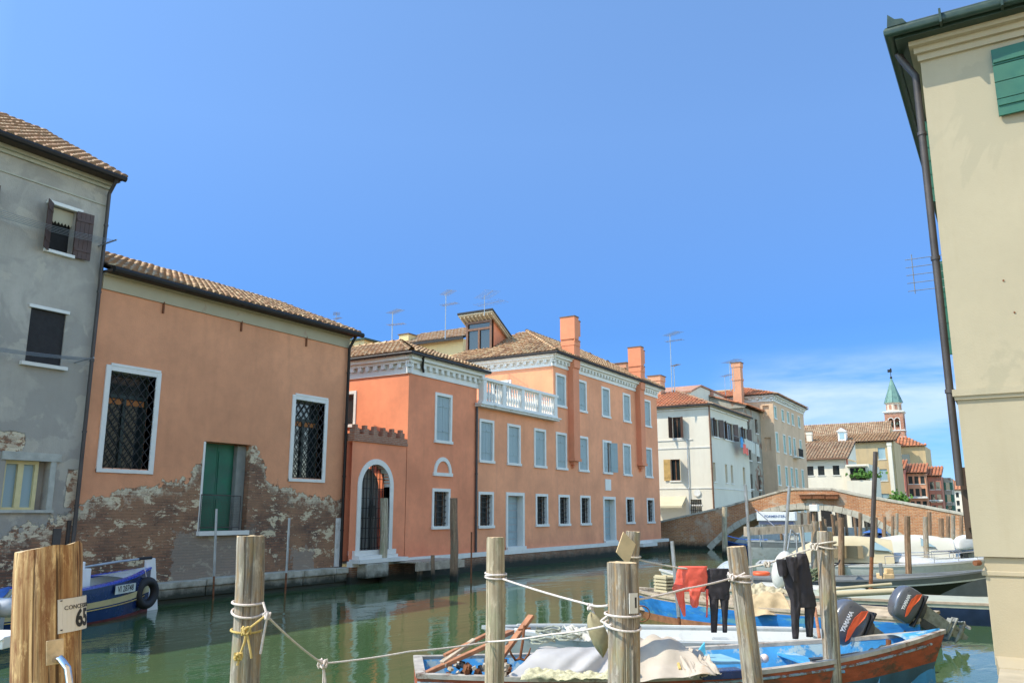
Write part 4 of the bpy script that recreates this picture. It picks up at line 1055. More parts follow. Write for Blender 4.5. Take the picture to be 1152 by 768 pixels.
# house with round-topped windows
f = FX(120)
T = house('far_ochre_house', 'pale ochre house with a white dormer and tall white chimney below the church roof', f, 13.5, 27, 8, 11.7, M_OCHRE, [9.4, 6.6, 3.4], [14.6, 19.5, 22.5], .9, 1.5, None, origin=(124, 20, 0), glass=M_GLASSB)
tiles(T, [(119.5, 13.1), (119.5, 28), (126, 28), (126, 13.1)], lambda x, y: 11.75+(x-119.5)*.25, (0, 1), M_TILE, .4, .55)
mb = MB(); mb.box(120.2, 121.6, 19.4, 20.4, 12.0, 13.3); mb.extrude([(120.0, 19.2, 13.3), (120.0, 20.6, 13.3), (120.0, 19.9, 13.8)], (1.8, 0, 0)); D = mb.build('dormer', M_WHITE, T)
MB(FX(120.18)).box(19.6, 20.2, 0, .02, 12.3, 13.1).build('pane', M_GLASSB, D)
chimney(T, 121, 24.3, 11.5, 13.6, .7, M_WHITER); chimney(T, 119.7, 14.0, 3.0, 11.6, .5, M_WHITER)
tag(MB().box(112, 118, 24, 31, .8, 11.5).extrude([(112, 24, 11.5), (112, 31, 11.5), (112, 27.5, 14)], (6, 0, 0)).build('gabled_house', M_OCHRE), 'small gabled roofed house right beside the peach palace in the distance', 'house')
# pink, salmon and red row
f = FX(134)
names = [('pink_house', 'narrow pink red house with white attic windows in the distant row', 14.0, 16.0, 8.6, M_PINK, [6.9, 5.0, 3.0], [14.3, 15.2]),
         ('salmon_house', 'salmon house with three storeys of dark openings in the distant row', 11.4, 13.95, 8.1, M_SALMON, [6.6, 4.8, 3.0], [11.6, 12.4, 13.2]),
         ('red_house', 'dark red house at the right end of the distant row', 9.6, 11.35, 7.7, M_RED, [5.8, 4.0, 2.4], [9.8, 10.6])]
for k, (nm, lab, a, b, z1, m, rows, cols) in enumerate(names):
    ff = FX(134+k*2.0)
    T = house(nm, lab, ff, a, b, 6, z1, m, rows, cols, .55, 1.1, None, origin=(136+k*2, (a+b)/2, 0))
    x = 133.6+k*2
    tiles(T, [(x, a-.2), (x, b+.2), (x+5, b+.2), (x+5, a-.2)], lambda xx, yy, x=x, z1=z1: z1+.05+(xx-x)*.3, (0, 1), M_TILER, .45, .6)
    MB(ff).box(a, b, 0, .6, z1-3.6, z1-3.4).build('balcony', M_STONE, T)
T = house('far_terrace_house', 'small brown house with green shutters at the end of the distant row', FX(142), 8.6, 9.6, 6, 7.6, M_OLD, [5.8, 4.0, 2.4], [8.8], .5, 1.1, None, origin=(144, 9, 0), shm=M_GREENSH)
# church
T = thing('church', 'large brown roofed church nave rising behind the far houses', 'church', (175, 25, 0))
mb = MB(); mb.box(166, 178, 19.6, 44, .8, 15.2)
mb.build('nave_wall', M_OCHRE, T)
tiles(T, [(165.5, 19.3), (165.5, 44), (172, 44), (172, 19.3)], lambda x, y: 15.3+(x-165.5)*.65, (0, 1), M_TILE2, .38, .6, lift=.0)
mb = MB(); mb.poly([(165.8, 19.5, 15.2), (172, 19.5, 19.4), (178, 19.5, 15.2)]); mb.build('gable', M_OCHRE, T)
mb = MB(); mb.box(176, 188, 14.4, 20.9, .8, 14.9); mb.build('side_chapel', M_OCHRE, T)
MB(FX(175.99)).box(17.2, 18.9, 0, .05, 10.6, 13.4).build('chapel_window', M_GLASS, T)
hx = [(175.5, 14.0), (175.5, 21.2), (188.5, 21.2), (188.5, 14.0)]; ap = (182, 18.5)
for i in range(3):
    pass
tiles(T, [(175.5, 14.0), (175.5, 21.2), (179.5, 21.2), (179.5, 17.5)], lambda x, y: 14.9+(x-175.5)*.5, (0, 1), M_TILER, .6, .8, lift=.03)
# campanile
T = thing('campanile', 'brick bell tower with arched belfry and green copper spire above the church', 'bell tower', (182, 19.8, 0))
cx, cy, hw = 181.5, 19.75, 1.68
mb = MB(FX(cx-hw)); wall_holes(mb, cy-hw, cy+hw, .8, 21.9, [(cy-1.0, cy-.15, 19.0, 20.9), (cy+.15, cy+1.0, 19.0, 20.9)], .9)
mb.tf = FY(cy-hw); wall_holes(mb, cx-hw, cx+hw, .8, 21.9, [(cx-1.0, cx-.15, 19.0, 20.9), (cx+.15, cx+1.0, 19.0, 20.9)], .9)
mb.tf = None; mb.box(cx-hw+.95, cx+hw, cy-hw+.95, cy+hw, .8, 21.8); mb.build('shaft', M_BRKT, T)
mb = MB()
for (a, b, z0, z1) in ((.14, .14, 18.3, 18.5), (.1, .1, 17.0, 17.15), (.12, .12, 21.9, 22.05), (.28, .28, 22.05, 22.25)): mb.box(cx-hw-a, cx+hw+b, cy-hw-a, cy+hw+b, z0, z1)
for yy in (cy-1.15, cy-.15, cy+.85): mb.box(cx-hw-.03, cx-hw+.02, yy+.05, yy+.2, 18.5, 20.3)
mb.build('cornice', M_STONE, T)
mb = MB()
for yc in (cy-.575, cy+.575):
    pts = [(cx-hw-.04, yc-.43, 20.5)] + [(cx-hw-.04, yc+.43*cos(t*pi/8), 20.5+.43*sin(t*pi/8)) for t in range(8, -1, -1)]
    for k in range(8):
        a, b = pi*k/8, pi*(k+1)/8
        ps = [(cx-hw-.05, yc+r*cos(q), 20.45+r*sin(q)) for r, q in ((.42,a),(.54,a),(.54,b),(.42,b))]; mb.extrude(ps, (.2,0,0))
mb.build('belfry_arches', M_STONE, T)
MB().lathe([(.12,0),(.16,.1),(.34,.5),(.40,.85),(.1,.86)][::-1] and [(.45,0),(.36,.12),(.28,.5),(.1,.75)], (cx-hw+.5, cy+.55, 19.5), 10).lathe([(.45,0),(.36,.12),(.28,.5),(.1,.75)], (cx-hw+.5, cy-.55, 19.5), 10).build('bell', simple('bronze', (.08,.10,.07), .4, .8), T)
mb = MB(); mb.lathe([(1.45, 22.25), (1.45, 23.8), (1.6, 23.85), (1.68, 24.0)], (cx, cy, 0), 8); DR_ = mb.build('drum', plaster('drum_render', (.62,.50,.38), .1), T)
mb = MB()
for k in range(8):
    a = 2*pi*(k)/8+pi/8; mb.obox((cx+1.36*cos(a), cy+1.36*sin(a), 23.1), (.06, .5, .9), (0, 0, a))
mb.build('drum_panel', M_BRKT, DR_)
mb = MB(); mb.lathe([(1.78, 24.0), (1.65, 24.15), (1.0, 26.2), (.40, 28.2), (.1, 29.2)], (cx, cy, 0), 8)
SP = mb.build('spire', M_COPPER, T)
mb = MB()
for k in range(8):
    a = 2*pi*k/8; mb.tube([(cx+1.78*cos(a), cy+1.78*sin(a), 24.0), (cx+1.0*cos(a), cy+1.0*sin(a), 26.2), (cx+.1*cos(a), cy+.1*sin(a), 29.)], .05, 5)
mb.build('spire_ribs', M_COPPER, SP)
mb = MB(); mb.lathe([(.05,0),(.22,.15),(.26,.3),(.15,.5),(.05,.6)], (cx, cy, 28.9), 8); mb.tube([(cx,cy,29.4),(cx,cy,31.1)], .07, 6); mb.obox((cx, cy+.15, 30.6), (.08, .8, .6)); mb.obox((cx, cy-.1, 31.0), (.1,.25,.25))
mb.build('weathervane', M_IRON, SP)
# far cream apartment block at the end of the canal
f = FX(240)
T = house('far_cream_block', 'small cream apartment block with orange roof at the far end of the canal', f, 11.0, 17.8, 8, 8.0, M_WHITER, [6.2, 4.2, 2.2], [11.6, 13.0, 14.4, 15.9], .7, 1.2, None, origin=(244, 14, 0))
tiles(T, [(239.4, 10.6), (239.4, 18.2), (243.5, 18.2), (243.5, 10.6)], lambda x, y: 8.05+(x-239.4)*.6, (0, 1), M_TILER, .8, 1.0, lift=.02)
T = house('far_salmon_block', 'small salmon house beside the cream block at the far end of the canal', FX(236), 8.6, 11.0, 8, 6.6, M_PEACH, [5.0, 2.8], [9.0, 10.0], .6, 1.1, None, origin=(240, 9.8, 0))
for k, (x, y, z) in enumerate([(215, 7.2, 5.4), (190, 5.0, 4.6)]):
    house('far_row_house', ['low white house low behind the bridge at the far right, nearer the cream block', 'low white house at the far right nearest the big cream wall'][k], FX(x), y-1.8, y+1.2, 8, z, M_WHITER, [2.6], [y-1.2, y+.1], .6, 1.0, None, origin=(x+3, y, 0))
# potted bush by the far white chimney
mb = MB()
for k in range(260):
    c = Vector((118.6, 13.3, 3.9)) + Vector((random.gauss(0,.35), random.gauss(0,.55), abs(random.gauss(0,.45)))); s = .16
    q = Euler((U(0,6),U(0,6),U(0,6))).to_matrix(); mb.poly([c+q@Vector(v) for v in ((-s,-s,0),(s,-s,0),(s,s,0),(-s,s,0))])
tag(mb.build('green_bush', M_GREENLF), 'small bright green bush above the bridge coping below the white chimney', 'bush')
mb = MB()
for k in range(200):
    c = Vector((103.9, 14.9, 6.4)) + Vector((random.gauss(0,.2), random.gauss(0,.9), abs(random.gauss(0,.4)))); s = .13
    q = Euler((U(0,6),U(0,6),U(0,6))).to_matrix(); mb.poly([c+q@Vector(v) for v in ((-s,-s,0),(s,-s,0),(s,s,0),(-s,s,0))])
tag(mb.build('terrace_plant', M_GREENLF), 'green plants growing on the roof terrace of the cream white house', 'plant')

# ================================================================== THE CREAM HOUSE ON THE RIGHT
RX, RY = 12.6, .58
T = thing('cream_corner_house', 'tall cream rendered house corner with green gutter and shutters, at the right edge', 'house', (RX+4, -3, 0)); f = FX(RX)
mb = MB(f); wall_holes(mb, -9, RY, 1.94, 9.15, [(-1.9, -1.0, 7.78, 8.98)], .2)
mb.tf = None
mb.poly([(RX, RY, 1.94), (34, RY, 1.94), (34, RY, 9.15), (RX, RY, 9.15)])
mb.box(RX+.3, 34, -9, RY-.1, 1.94, 9.1); mb.poly([(RX, RY, 1.94), (34, RY, 1.94), (34, RY-.2, 1.94), (RX, RY-.2, 1.94)])
mb.build('wall', M_CREAM, T)
mb = MB(); mb.box(RX+.05, 34, -9, RY-.10, .6, 1.935); mb.box(RX+.03, 34, -9, RY-.06, 1.70, 1.76)
mb.build('plinth', M_CREAM2, T, bevel=.01)
mb = MB(); mb.extrude([(RX+.06, RY-.11, .5), (RX+.06, RY-.11, .72), (RX-.10, RY-.13, .70), (RX-.45, RY-.15, .66), (RX-.45, RY-.15, .5)], (0, -9, 0))
mb.build('plinth_foot', M_CREAM2, T)
mb = MB(); mb.box(RX-.06, RX, -9, RY+.05, 4.03, 4.12); mb.box(RX-.035, RX, -9, RY+.03, 3.98, 4.03); mb.box(RX, 34, RY, RY+.05, 4.03, 4.12); mb.build('string_course', M_CREAM, T)
mb = MB()
for k, (o, z0, z1) in enumerate(((.05, 8.98, 9.08), (.11, 9.08, 9.17), (.2, 9.17, 9.24))):
    mb.box(RX-o, RX, -9, RY+o*.6, z0, z1); mb.box(RX, 34, RY, RY+o*.6, z0, z1)
mb.build('cornice', M_CREAM, T)
mb = MB(); mb.box(RX-.36, 34, -9, RY+.28, 9.24, 9.30); mb.build('eave_board', M_GUTG, T)
mb = MB()
for r, pts in ((.085, [(RX-.42, -9, 9.35), (RX-.42, RY+.34, 9.35), (34, RY+.34, 9.35)]),): mb.tube(pts, r, 10)
k = -8.
while k < RY: mb.box(RX-.52, RX-.33, k-.015, k+.015, 9.25, 9.46); k += .75
mb.build('gutter', M_GUTG, T, smooth=True)
mb = MB(); mb.extrude([(RX-.40, -9, 9.40), (RX+4, -9, 11.0), (RX+4, -3, 11.0), (RX-.40, RY+.3, 9.40)], (0, 0, .05)); mb.extrude([(RX-.4, RY+.3, 9.4), (34, RY+.3, 9.4), (30, -3, 11), (RX+4, -3, 11)], (0, 0, .05)); mb.build('roof', M_TILEB, T)
mb = MB(); mb.extrude([(RX-.45, RY+.36, 9.42), (RX-.45, RY+.1, 9.42), (RX-.45, RY+.15, 9.5), (RX-.45, RY+.25, 9.52), (RX-.45, RY+.34, 9.62)], (.06, 0, 0)); mb.build('eave_end_scroll', M_GUTG, T)
pipe(T, [(RX+.14, RY+.30, 9.3), (RX+.14, RY+.24, 9.15), (RX+.14, RY+.085, 8.85), (RX+.14, RY+.085, 2.85)], .052, M_PIPE)
mb = MB(); mb.box(RX+.3, RX+.5, RY, RY+.09, 2.15, 3.1); mb.box(RX+.22, RX+.27, RY+.0, RY+.07, 2.3, 2.8); mb.build('pipe_shoe', M_DARKWOOD, T)
open_leaf(T, f, -.31, 7.86, 8.87, .42, .03, .06, M_GREENSH, -1, horiz=True)
mb = MB(f); frame_mb(mb, -1.92, -.98+.25, 7.72, 9.0, .06, -.05, .03); mb.box(-.86, -.80, .02, .07, 7.75, 8.98); W = mb.build('window', M_GREENSH, T)
mb = MB(f); pane(W, f, -1.85, -.75, 7.8, 8.95, .001)
open_leaf(T, f, -.80, 7.80, 8.93, .0601, .03, .9, M_GREENSH, -1, horiz=True)
# canal-side shutters folded open, seen edge on
for k, x in enumerate((14.3, 16.1, 18.5, 20.3, 22.7, 24.5)):
    for z0, z1 in ((7.4, 8.8), (4.9, 6.4)):
        mb = MB(); mb.box(x, x+.05, RY, RY+.13, z0, z1)
        for j in range(6): mb.box(x-.01, x+.06, RY+.02, RY+.14, z0+(z1-z0)*j/6, z0+(z1-z0)*j/6+.02)
        mb.build('shutter', M_GREENSH, T)
mb = MB(f)
for (y, z, r) in ((-.53, 6.62, .035), (-.12, 5.55, .012), (-.2, 5.1, .012), (-.75, 5.6, .012)): mb.lathe([(r, -.0), (r, .012)], (y, .0, z), 10, axis='y')
mb.build('wall_anchor_hole', M_RUST, T)
MB(f).box(-.9, -.45, .0, .05, 3.98, 4.05).build('cable_cover', M_STEEL, T)
MB().tube([(RX+.02, RY-.05, 1.86), (RX-.06, RY-.0, 1.86)], .035, 8).build('drain_stub', M_RUST, T)
mb = MB()
for k in range(5): z = 5.95+k*.13; mb.tube([(RX+1.6, RY, z), (RX+1.6, RY+.6, z)], .006, 4)
mb.tube([(RX+1.6, RY+.5, 5.9), (RX+1.6, RY+.5, 6.55)], .007, 4); tag(mb.build('wall_rack', M_WIREG), 'thin wire rack sticking out of the cream house beside its drainpipe', 'rack')

# ================================================================== GROUND, WATER
def sheet(name, poly, z, m, depth=0, kind='structure'):
    mb = MB()
    if depth: mb.extrude([(x, y, z-depth) for x, y in poly], (0, 0, depth))
    else: mb.poly([(x, y, z) for x, y in poly])
    return tag(mb.build(name, m), kind=kind)
def _water(nt, b):
    n = N(nt); p = n.pos()
    b.inputs['Base Color'].default_value = (.016, .085, .046, 1); b.inputs['Roughness'].default_value = .02
    b.inputs['IOR'].default_value = 1.333
    mk = n.noise(p, .12, 4, .6)
    c = n.mix(n.ramp(mk, [(.35, 0), (.65, 1)]), (.046,.094,.036), (.070,.126,.048)); n.link(c, b.inputs['Base Color'])
    w1 = n.noise(n.map(p, (.55, 1.3, 1), rot=(0, 0, .5)), 1.5, 3, .5, .6)
    w2 = n.noise(n.map(p, (1, 1.6, 1), rot=(0, 0, -.3)), 6.5, 3, .5, .3)
    w3 = n.noise(n.map(p, (.3, .8, 1), rot=(0, 0, .2)), .5, 2, .5)
    area = n.ramp(n.noise(n.map(p, (.5, 1, 1)), .22, 3, .55), [(.38, .35), (.62, 1.)])
    h = n.math('ADD', n.math('MULTIPLY', w1, .8), n.math('MULTIPLY', w2, .12)); h = n.math('ADD', n.math('MULTIPLY', h, area), n.math('MULTIPLY', w3, .9))
    n.bump(h, b, .38, .05)
M_WATER = mat('canal_water', _water)
sheet('canal_water', [(-60, -20), (600, -20), (600, 60), (-60, 60)], 0, M_WATER)
tag(MB().poly([(-3000, -3000, -.6), (3000, -3000, -.6), (3000, 3000, -.6), (-3000, 3000, -.6)]).build('ground', simple('far_ground', (.20,.20,.15), .95)), kind='structure')
# far bank
sheet('far_bank', [(-60, 21.6), (22.9, 21.6), (22.9, 34), (54.3, 34), (54.3, 24.5), (57.4, 24.5), (57.4, 20.3), (60, 20.3), (100, 19.0), (104, 15.), (135, 9.2), (235, 8), (240, 60), (-60, 60)], .8, M_FLOOR, 2.)
sheet('far_bank_end', [(240.2, -20), (600, -20), (600, 60), (240.2, 60)], .8, M_FLOOR, 2.)
# our bank
Q = sheet('near_quay', [(-30, .42), (RX-.2, .42), (60, .35), (150, -1.0), (236, 4.0), (236, -20), (-30, -20)], .65, simple('warm_quay_stone', (.40,.345,.24), .85, var=.2, scale=2, bump=.3, obj=False), 2.2)
# houses along our own bank, behind the camera (they close the canal and send light back onto the far walls)
T = thing('near_bank_house', 'long pale house on the near bank behind the viewer', 'house', (-6, -9, 0))
MB().box(-40, 9, -14, -6, .65, 13.5).build('wall', plaster('warm_render', (.72,.52,.32)), T); MB().box(-40.5, 9.4, -14.4, -5.6, 13.5, 13.7).build('roof', M_TILEB, T)

# ================================================================== ANTENNAS
def an(px, py, D, hpx, label, **k):
    p = at(px, py, D); h = hpx*D/930.
    antenna(p.x, p.y, p.z, h, label, **k)
an(441, 378, 40, 29, 'short antenna with two arms beside the closed parasol on the pavilion roof', arms=((1.,.9),(.5,.8)), yaw=1.2, r=.03)
an(501, 374, 44, 47, 'tall thin antenna on the tiled roof left of the dormer', arms=((1.,1.0),(.72,.9)), yaw=1.0, r=.03)
an(545, 348, 44, 17, 'low antenna rising just behind the dormer roof', arms=((.95,1.6),(.4,1.6)), yaw=.9)
an(378, 362, 34, 10, 'tiny antenna peeping over the orange warehouse eave', arms=((1.,.5),(.5,.4)), yaw=.8, r=.015)
an(756, 436, 66, 62, 'tallest antenna mast on the white house roof', arms=((1.,1.6),(.88,1.3)), yaw=.9, r=.04)
an(759, 436, 66, 26, 'short antenna beside the tallest mast on the white house roof', arms=((1.,.9),), yaw=.9, r=.04)
an(822, 436, 76, 30, 'antenna above the sloping white parapet, right of the other', arms=((1.,1.9),), yaw=.8, r=.04)
an(816, 440, 76, 18, 'smaller antenna above the sloping white parapet', arms=((1.,1.3),), yaw=.8, r=.03)
an(826, 436, 78, 26, 'bare thin mast next to the tall salmon chimney', arms=(), r=.03)

# ================================================================== CAMERA, SUN, SKY
cam = bpy.data.cameras.new('camera'); cam.sensor_width = 36; cam.lens = 36*F/1152.; cam.clip_end = 5000; cam.clip_start = .05
co = bpy.data.objects.new('camera', cam); COL.objects.link(co); co.location = (0, 0, EYE); co.rotation_euler = (pi/2+PITCH, radians(0.), -AZ); SC.camera = co
EL = radians(50); sd = Vector((.72*cos(EL), -.69*cos(EL), -sin(EL)))
sl = bpy.data.lights.new('sun', 'SUN'); sl.energy = 2.0; sl.angle = radians(.5); sl.color = (1, .90, .74)
so = bpy.data.objects.new('sun', sl); COL.objects.link(so); so.rotation_euler = sd.to_track_quat('-Z', 'Y').to_euler(); so.location = (0, 0, 60)
w = bpy.data.worlds.new('World'); SC.world = w; w.use_nodes = True; nt = w.node_tree; nt.nodes.clear()
n = N(nt); out = nt.nodes.new('ShaderNodeOutputWorld'); bg = nt.nodes.new('ShaderNodeBackground'); nt.links.new(bg.outputs[0], out.inputs[0])
sky = nt.nodes.new('ShaderNodeTexSky'); sky.sky_type = 'NISHITA'; sky.sun_disc = False; sky.sun_elevation = EL; sky.sun_rotation = math.atan2(-.72, .69)
sky.air_density = 1.0; sky.dust_density = 0.0; sky.ozone_density = 2.0; sky.altitude = 0
tc = nt.nodes.new('ShaderNodeTexCoord'); d = tc.outputs['Generated']; s = n.sep(d)
# thin low cloud bank on the right of the view
az = n.math('ARCTAN2', s[0], s[1]); el = n.math('ARCSINE', s[2])
cl = n.noise(n.map(n.comb(n.math('MULTIPLY', az, 3.), n.math('MULTIPLY', el, 14.), 0), (1,1,1)), 1.6, 7, .6, .2)
low = n.ramp(el, [(.0, .55), (.07, .55), (.125, 1), (.150, .85), (.185, 0)])
side = n.ramp(n.math('DIVIDE', az, 3.1416), [(.40, 0), (.43, 1)])
m = n.math('MULTIPLY', n.math('MULTIPLY', n.ramp(cl, [(.30, .0), (.62, 1)]), low), side)
hs = nt.nodes.new('ShaderNodeHueSaturation'); hs.inputs['Saturation'].default_value = .98; hs.inputs['Hue'].default_value = .492; nt.links.new(sky.outputs[0], hs.inputs['Color'])
# sky colour darkened only around the view heading; unseen side stays bright as fill
view_side = n.ramp(n.math('DIVIDE', az, 3.1416), [(.02, 0), (.14, 1), (.56, 1), (.70, 0)])
lowk = n.ramp(el, [(.0, 1), (.21, .93), (.44, .69), (.58, .6), (.95, .5)])
deep = n.mix(n.math('MULTIPLY', view_side, lowk), (1, 1, 1), (.080, .195, .39))
skc = n.mix(1.0, hs.outputs[0], deep, 'MULTIPLY')
nt.links.new(n.mix(n.math('MULTIPLY', m, .62), skc, (2.2, 2.55, 3.0)), bg.inputs[0]); bg.inputs[1].default_value = .15
vs = SC.view_settings; vs.view_transform = 'Standard'; vs.look = 'None'; vs.gamma = 1; vs.exposure = 1.5; vs.use_curve_mapping = False
SC.render.engine = 'CYCLES'; SC.render.resolution_x = 1024; SC.render.resolution_y = 682
# ================================================================== MOORING POSTS
def post(base, top, r0, r1, m, label, group=None, seed=0, name='mooring_post', seg=20, irregular=.06, cut=.0, sub=9, below=1.2, crack=True, cutdir=0.):
    """a timber pile from the canal bed to its sawn top; local z runs up the pile"""
    base, top = Vector(base), Vector(top); ax = (top-base); L = ax.length; q = Vector((0,0,1)).rotation_difference(ax.normalized())
    rnd = random.Random(seed); cr = [(rnd.uniform(0, 2*pi), rnd.uniform(.35, 1.), rnd.uniform(.05, .09)) for _ in range(4)] if crack else []
    mb = MB(); nz = max(sub, int((L+below)/.07)) if r0 > .08 else sub; rings = []
    for k in range(nz+1):
        z = -below+(L+below)*k/nz; t = max(0, z/L); r = r0+(r1-r0)*t; ring = []
        for j in range(seg):
            a = 2*pi*j/seg; rr = r*(1+irregular*(noise.noise(Vector((cos(a)*1.6+seed*3.1, sin(a)*1.6, z*.55)))) + .045*noise.noise(Vector((cos(a)*7+seed, sin(a)*7, z*1.2))))
            for ca, amp, wd in cr:
                dd = abs((a-ca-.25*noise.noise(Vector((seed, z*.5, ca)))+pi) % (2*pi)-pi)
                if dd < wd*1.7: rr -= r*.19*amp*(1-dd/(wd*1.7))*(.6+.4*min(1, t*1.4))
            zz = z
            if k >= nz-3: zz += cut*r*cos(a-cutdir)
            if k == nz: zz += .012*noise.noise(Vector((a*2, seed, 1))); rr *= .975
            bx = r*.22*noise.noise(Vector((seed*1.7, z*.8, 2))); by = r*.22*noise.noise(Vector((seed*2.3, z*.8, 7)))
            ring.append(mb.pt((rr*cos(a)+bx, rr*sin(a)+by, zz)))
        rings.append(ring)
    for k in range(nz):
        for j in range(seg): mb.idx((rings[k][j], rings[k][(j+1)%seg], rings[k+1][(j+1)%seg], rings[k+1][j]))
    mb.cm = 1; mb.idx(rings[-1])
    o = mb.build(name, [m, M_ENDGR], None, smooth=True, local=True)
    o.location = base; o.rotation_mode = 'QUATERNION'; o.rotation_quaternion = q @ Euler((0,0,0)).to_quaternion()
    if label: tag(o, label, 'post', group)
    return o
GP = 'timber posts standing in the canal'
def px_post(xt, yt, xb, yb, D, wpx, m, label, seed, Db=None, **k):
    """top pixel, a second pixel lower on the axis, distance and width give the real post"""
    t = at(xt, yt, D); b = at(xb, yb, Db or D); d = (b-t); b0 = t + d*((0-t.z)/d.z)
    r = wpx*D/930./2*(1+((xt-576)/950)**2)**-.65; return post(b0, t, r*1.06, r, m, label, GP, seed, **k), b0, t
BP, bpb, bpt = px_post(56, 616, 56, 768, 3.4, 78, M_POSTW, 'big warm brown post in the left foreground with a concession number plate', 3, seg=48, cut=.07, cutdir=-AZ, irregular=.05)
P1, p1b, p1t = px_post(281.5, 602.5, 275.5, 750, 7.2, 31.5, M_POSTG, 'grey post wrapped in white and yellow ropes, second from the left', 5, seg=30)
P2, p2b, p2t = px_post(558, 604, 557, 768, 9.2, 19.5, M_POSTL, 'slim pale post with a rope tied near its top, before the timber pile', 8, seg=26, irregular=.1)
P3, p3b, p3t = px_post(699.5, 632.5, 701.5, 760, 7.0, 34, M_POSTG, 'thick grey post with two rope loops and a small number plate, before the boats', 12, seg=32)
P4, p4b, p4t = px_post(712, 597.5, 709, 660, 11.0, 16.5, M_POSTG, 'post carrying a tan diamond board, just behind the thick grey post', 15, seg=24)
P5, p5b, p5t = px_post(828, 614.5, 845, 745, 9.0, 20.5, M_POSTG, 'leaning split post between the black trousers and the wetsuit', 21, seg=28, irregular=.14)
P6, p6b, p6t = px_post(928, 597.5, 934, 720, 11.5, 19, M_POSTG, 'post right of the hanging wetsuit with a broken slat leaning on it', 27, seg=26)
# the second, split half of the post by the wetsuit
s6 = post(at(938, 720, 11.4)-Vector((0,0,.6)), at(934.5, 632, 11.45), .07, .03, M_POSTL, None, None, 31, name='split_slat', seg=12); s6['x'] = 0; del s6['x']
s6.parent = P6; s6.matrix_parent_inverse = (Matrix.Translation(p6b) @ (Vector((0,0,1)).rotation_difference((p6t-p6b).normalized())).to_matrix().to_4x4()).inverted()

rows = [(945.5,581.7,947,638,28,7,'M_POSTD','post left of the cream boat canopy'), (968,576.5,968,600,42,4.7,'M_POSTD','thin post by the right foot of the bridge arch'),
 (985.5,581.7,985.5,602,46,3.6,'M_POSTD','first thin post before the orange bridge brick, right of the leaning pipe'), (995,581,995,602,46,3.8,'M_POSTD','second thin post before the bridge brick'),
 (1004.3,580,1004.3,600,46,3.8,'M_POSTD','dark thin post, left of a touching pair before the bridge'), (1008.8,577,1008.8,600,45,3.6,'M_POSTG','paler thin post, right of a touching pair before the bridge'),
 (1020.5,580,1022,641,25.5,7,'M_POSTD','tall brown post standing between the motor cruiser and the dark boat'), (1041,580.8,1042.5,640,29,6,'M_POSTG','greyish brown post over the bow of the motor cruiser'),
 (1045.3,575.6,1046,624,34,5.4,'M_POSTD','golden brown post directly behind the greyish one on the right'), (1058.5,582.5,1059.5,622,33,6.4,'M_POSTD','brown post left of the red dinghy'),
 (1066.3,580,1066.5,615,37,5,'M_POSTD','post behind the white covered outboard on the left'), (1072,579,1072,615,36,5.2,'M_POSTG','post touching the one behind the white covered outboard'),
 (1081.5,579.6,1082,612,38,4.4,'M_POSTD','rightmost post, beside the cream house wall')]
for k, (xt, yt, xb, yb, D, wp, m, lab) in enumerate(rows):
    px_post(xt, yt, xb, yb, D, wp, globals()[m], lab, 40+k, seg=12)
px_post(432.5, 560, 431, 655, 31.5, 8.6, M_POSTL, 'tall pale post in front of the arched iron gate', 60, seg=16, irregular=.12)
px_post(510.5, 560, 511, 648, 31.5, 8.6, M_POSTD, 'tall brown post under the pavilion window with a tiny white tag', 61, seg=16, irregular=.15)
px_post(487, 624, 487, 655, 32.0, 4.5, M_POSTD, 'short post at the right end of the small wooden landing', 62, seg=10)
px_post(815, 570, 815.5, 618, 50, 6., M_POSTL, 'post with a pale top against the shaded end of the bridge', 63, seg=12)
px_post(916, 566, 916, 620, 46, 4.5, M_POSTD, 'post with a white cap before the crown of the bridge arch', 64, seg=12)
c_ = at(916, 571.5, 45.8); tag(MB().box(c_.x-.22, c_.x+.22, c_.y-.22, c_.y+.22, c_.z-.16, c_.z+.2).build('post_cap', M_STONEW, bevel=.02), 'white square cap on the post before the crown of the arch', 'post cap')
px_post(917, 586, 917, 640, 25, 8, M_POSTG, 'short thick post behind the wetsuit holding the jetty beam', 65, seg=14)
# a tiny tag, landing, thin poles
def thin(xt, yt, xb, yb, D, wpx, m, label, Db=None, name='metal_pole', two=None):
    t = at(xt, yt, D); b = at(xb, yb, Db or D); r = wpx*D/930./2
    if b.z > -.5: b = t+(b-t)*((-.5-t.z)/(b-t).z)
    mb = MB(); k = 1.0
    if two: q = t.lerp(b, two[0]); mb.tube([t, q], r, 8); mb.cm = 1; mb.tube([q, b], r*.8, 8); o = mb.build(name, [m, two[1]], smooth=True)
    else: o = mb.tube([t, b], r, 8).build(name, m, smooth=True)
    return tag(o, label, 'pole', 'thin metal poles in the canal')
thin(243.5, 572, 240, 668, 25, 2.6, M_STEEL, 'thin grey pole before the green warehouse door', two=(.62, M_RUST))
thin(325.5, 582, 321, 664, 27, 2.6, M_STEEL, 'thin grey pole between the green door and the right grilled window', two=(.6, M_RUST))
thin(530.5, 598, 530, 658, 31, 1.8, M_RUST, 'thin rusty pole at the foot of the pavilion downpipe')
thin(756, 608.5, 765, 708, 16, 4.4, M_STEEL, 'short steel pole left of the red oilskin with a rusty lower half', two=(.55, M_RUST))
thin(838.5, 545, 846.5, 662, 22, 3.4, M_STEEL, 'tall steel pole left of the white boat sign')
thin(888, 547, 881.5, 640, 22, 3.6, M_STEEL, 'tall steel pole rising behind the wetsuit, crossing the white sign')
thin(985, 508, 979, 672, 21.5, 5.0, M_PIPE, 'tallest leaning pipe, purple grey above and rusty below', two=(.58, M_RUST))
thin(900, 592, 905, 622, 23, 3.0, M_PLANK, 'short slanting wooden stick by the jetty beam', name='stick')
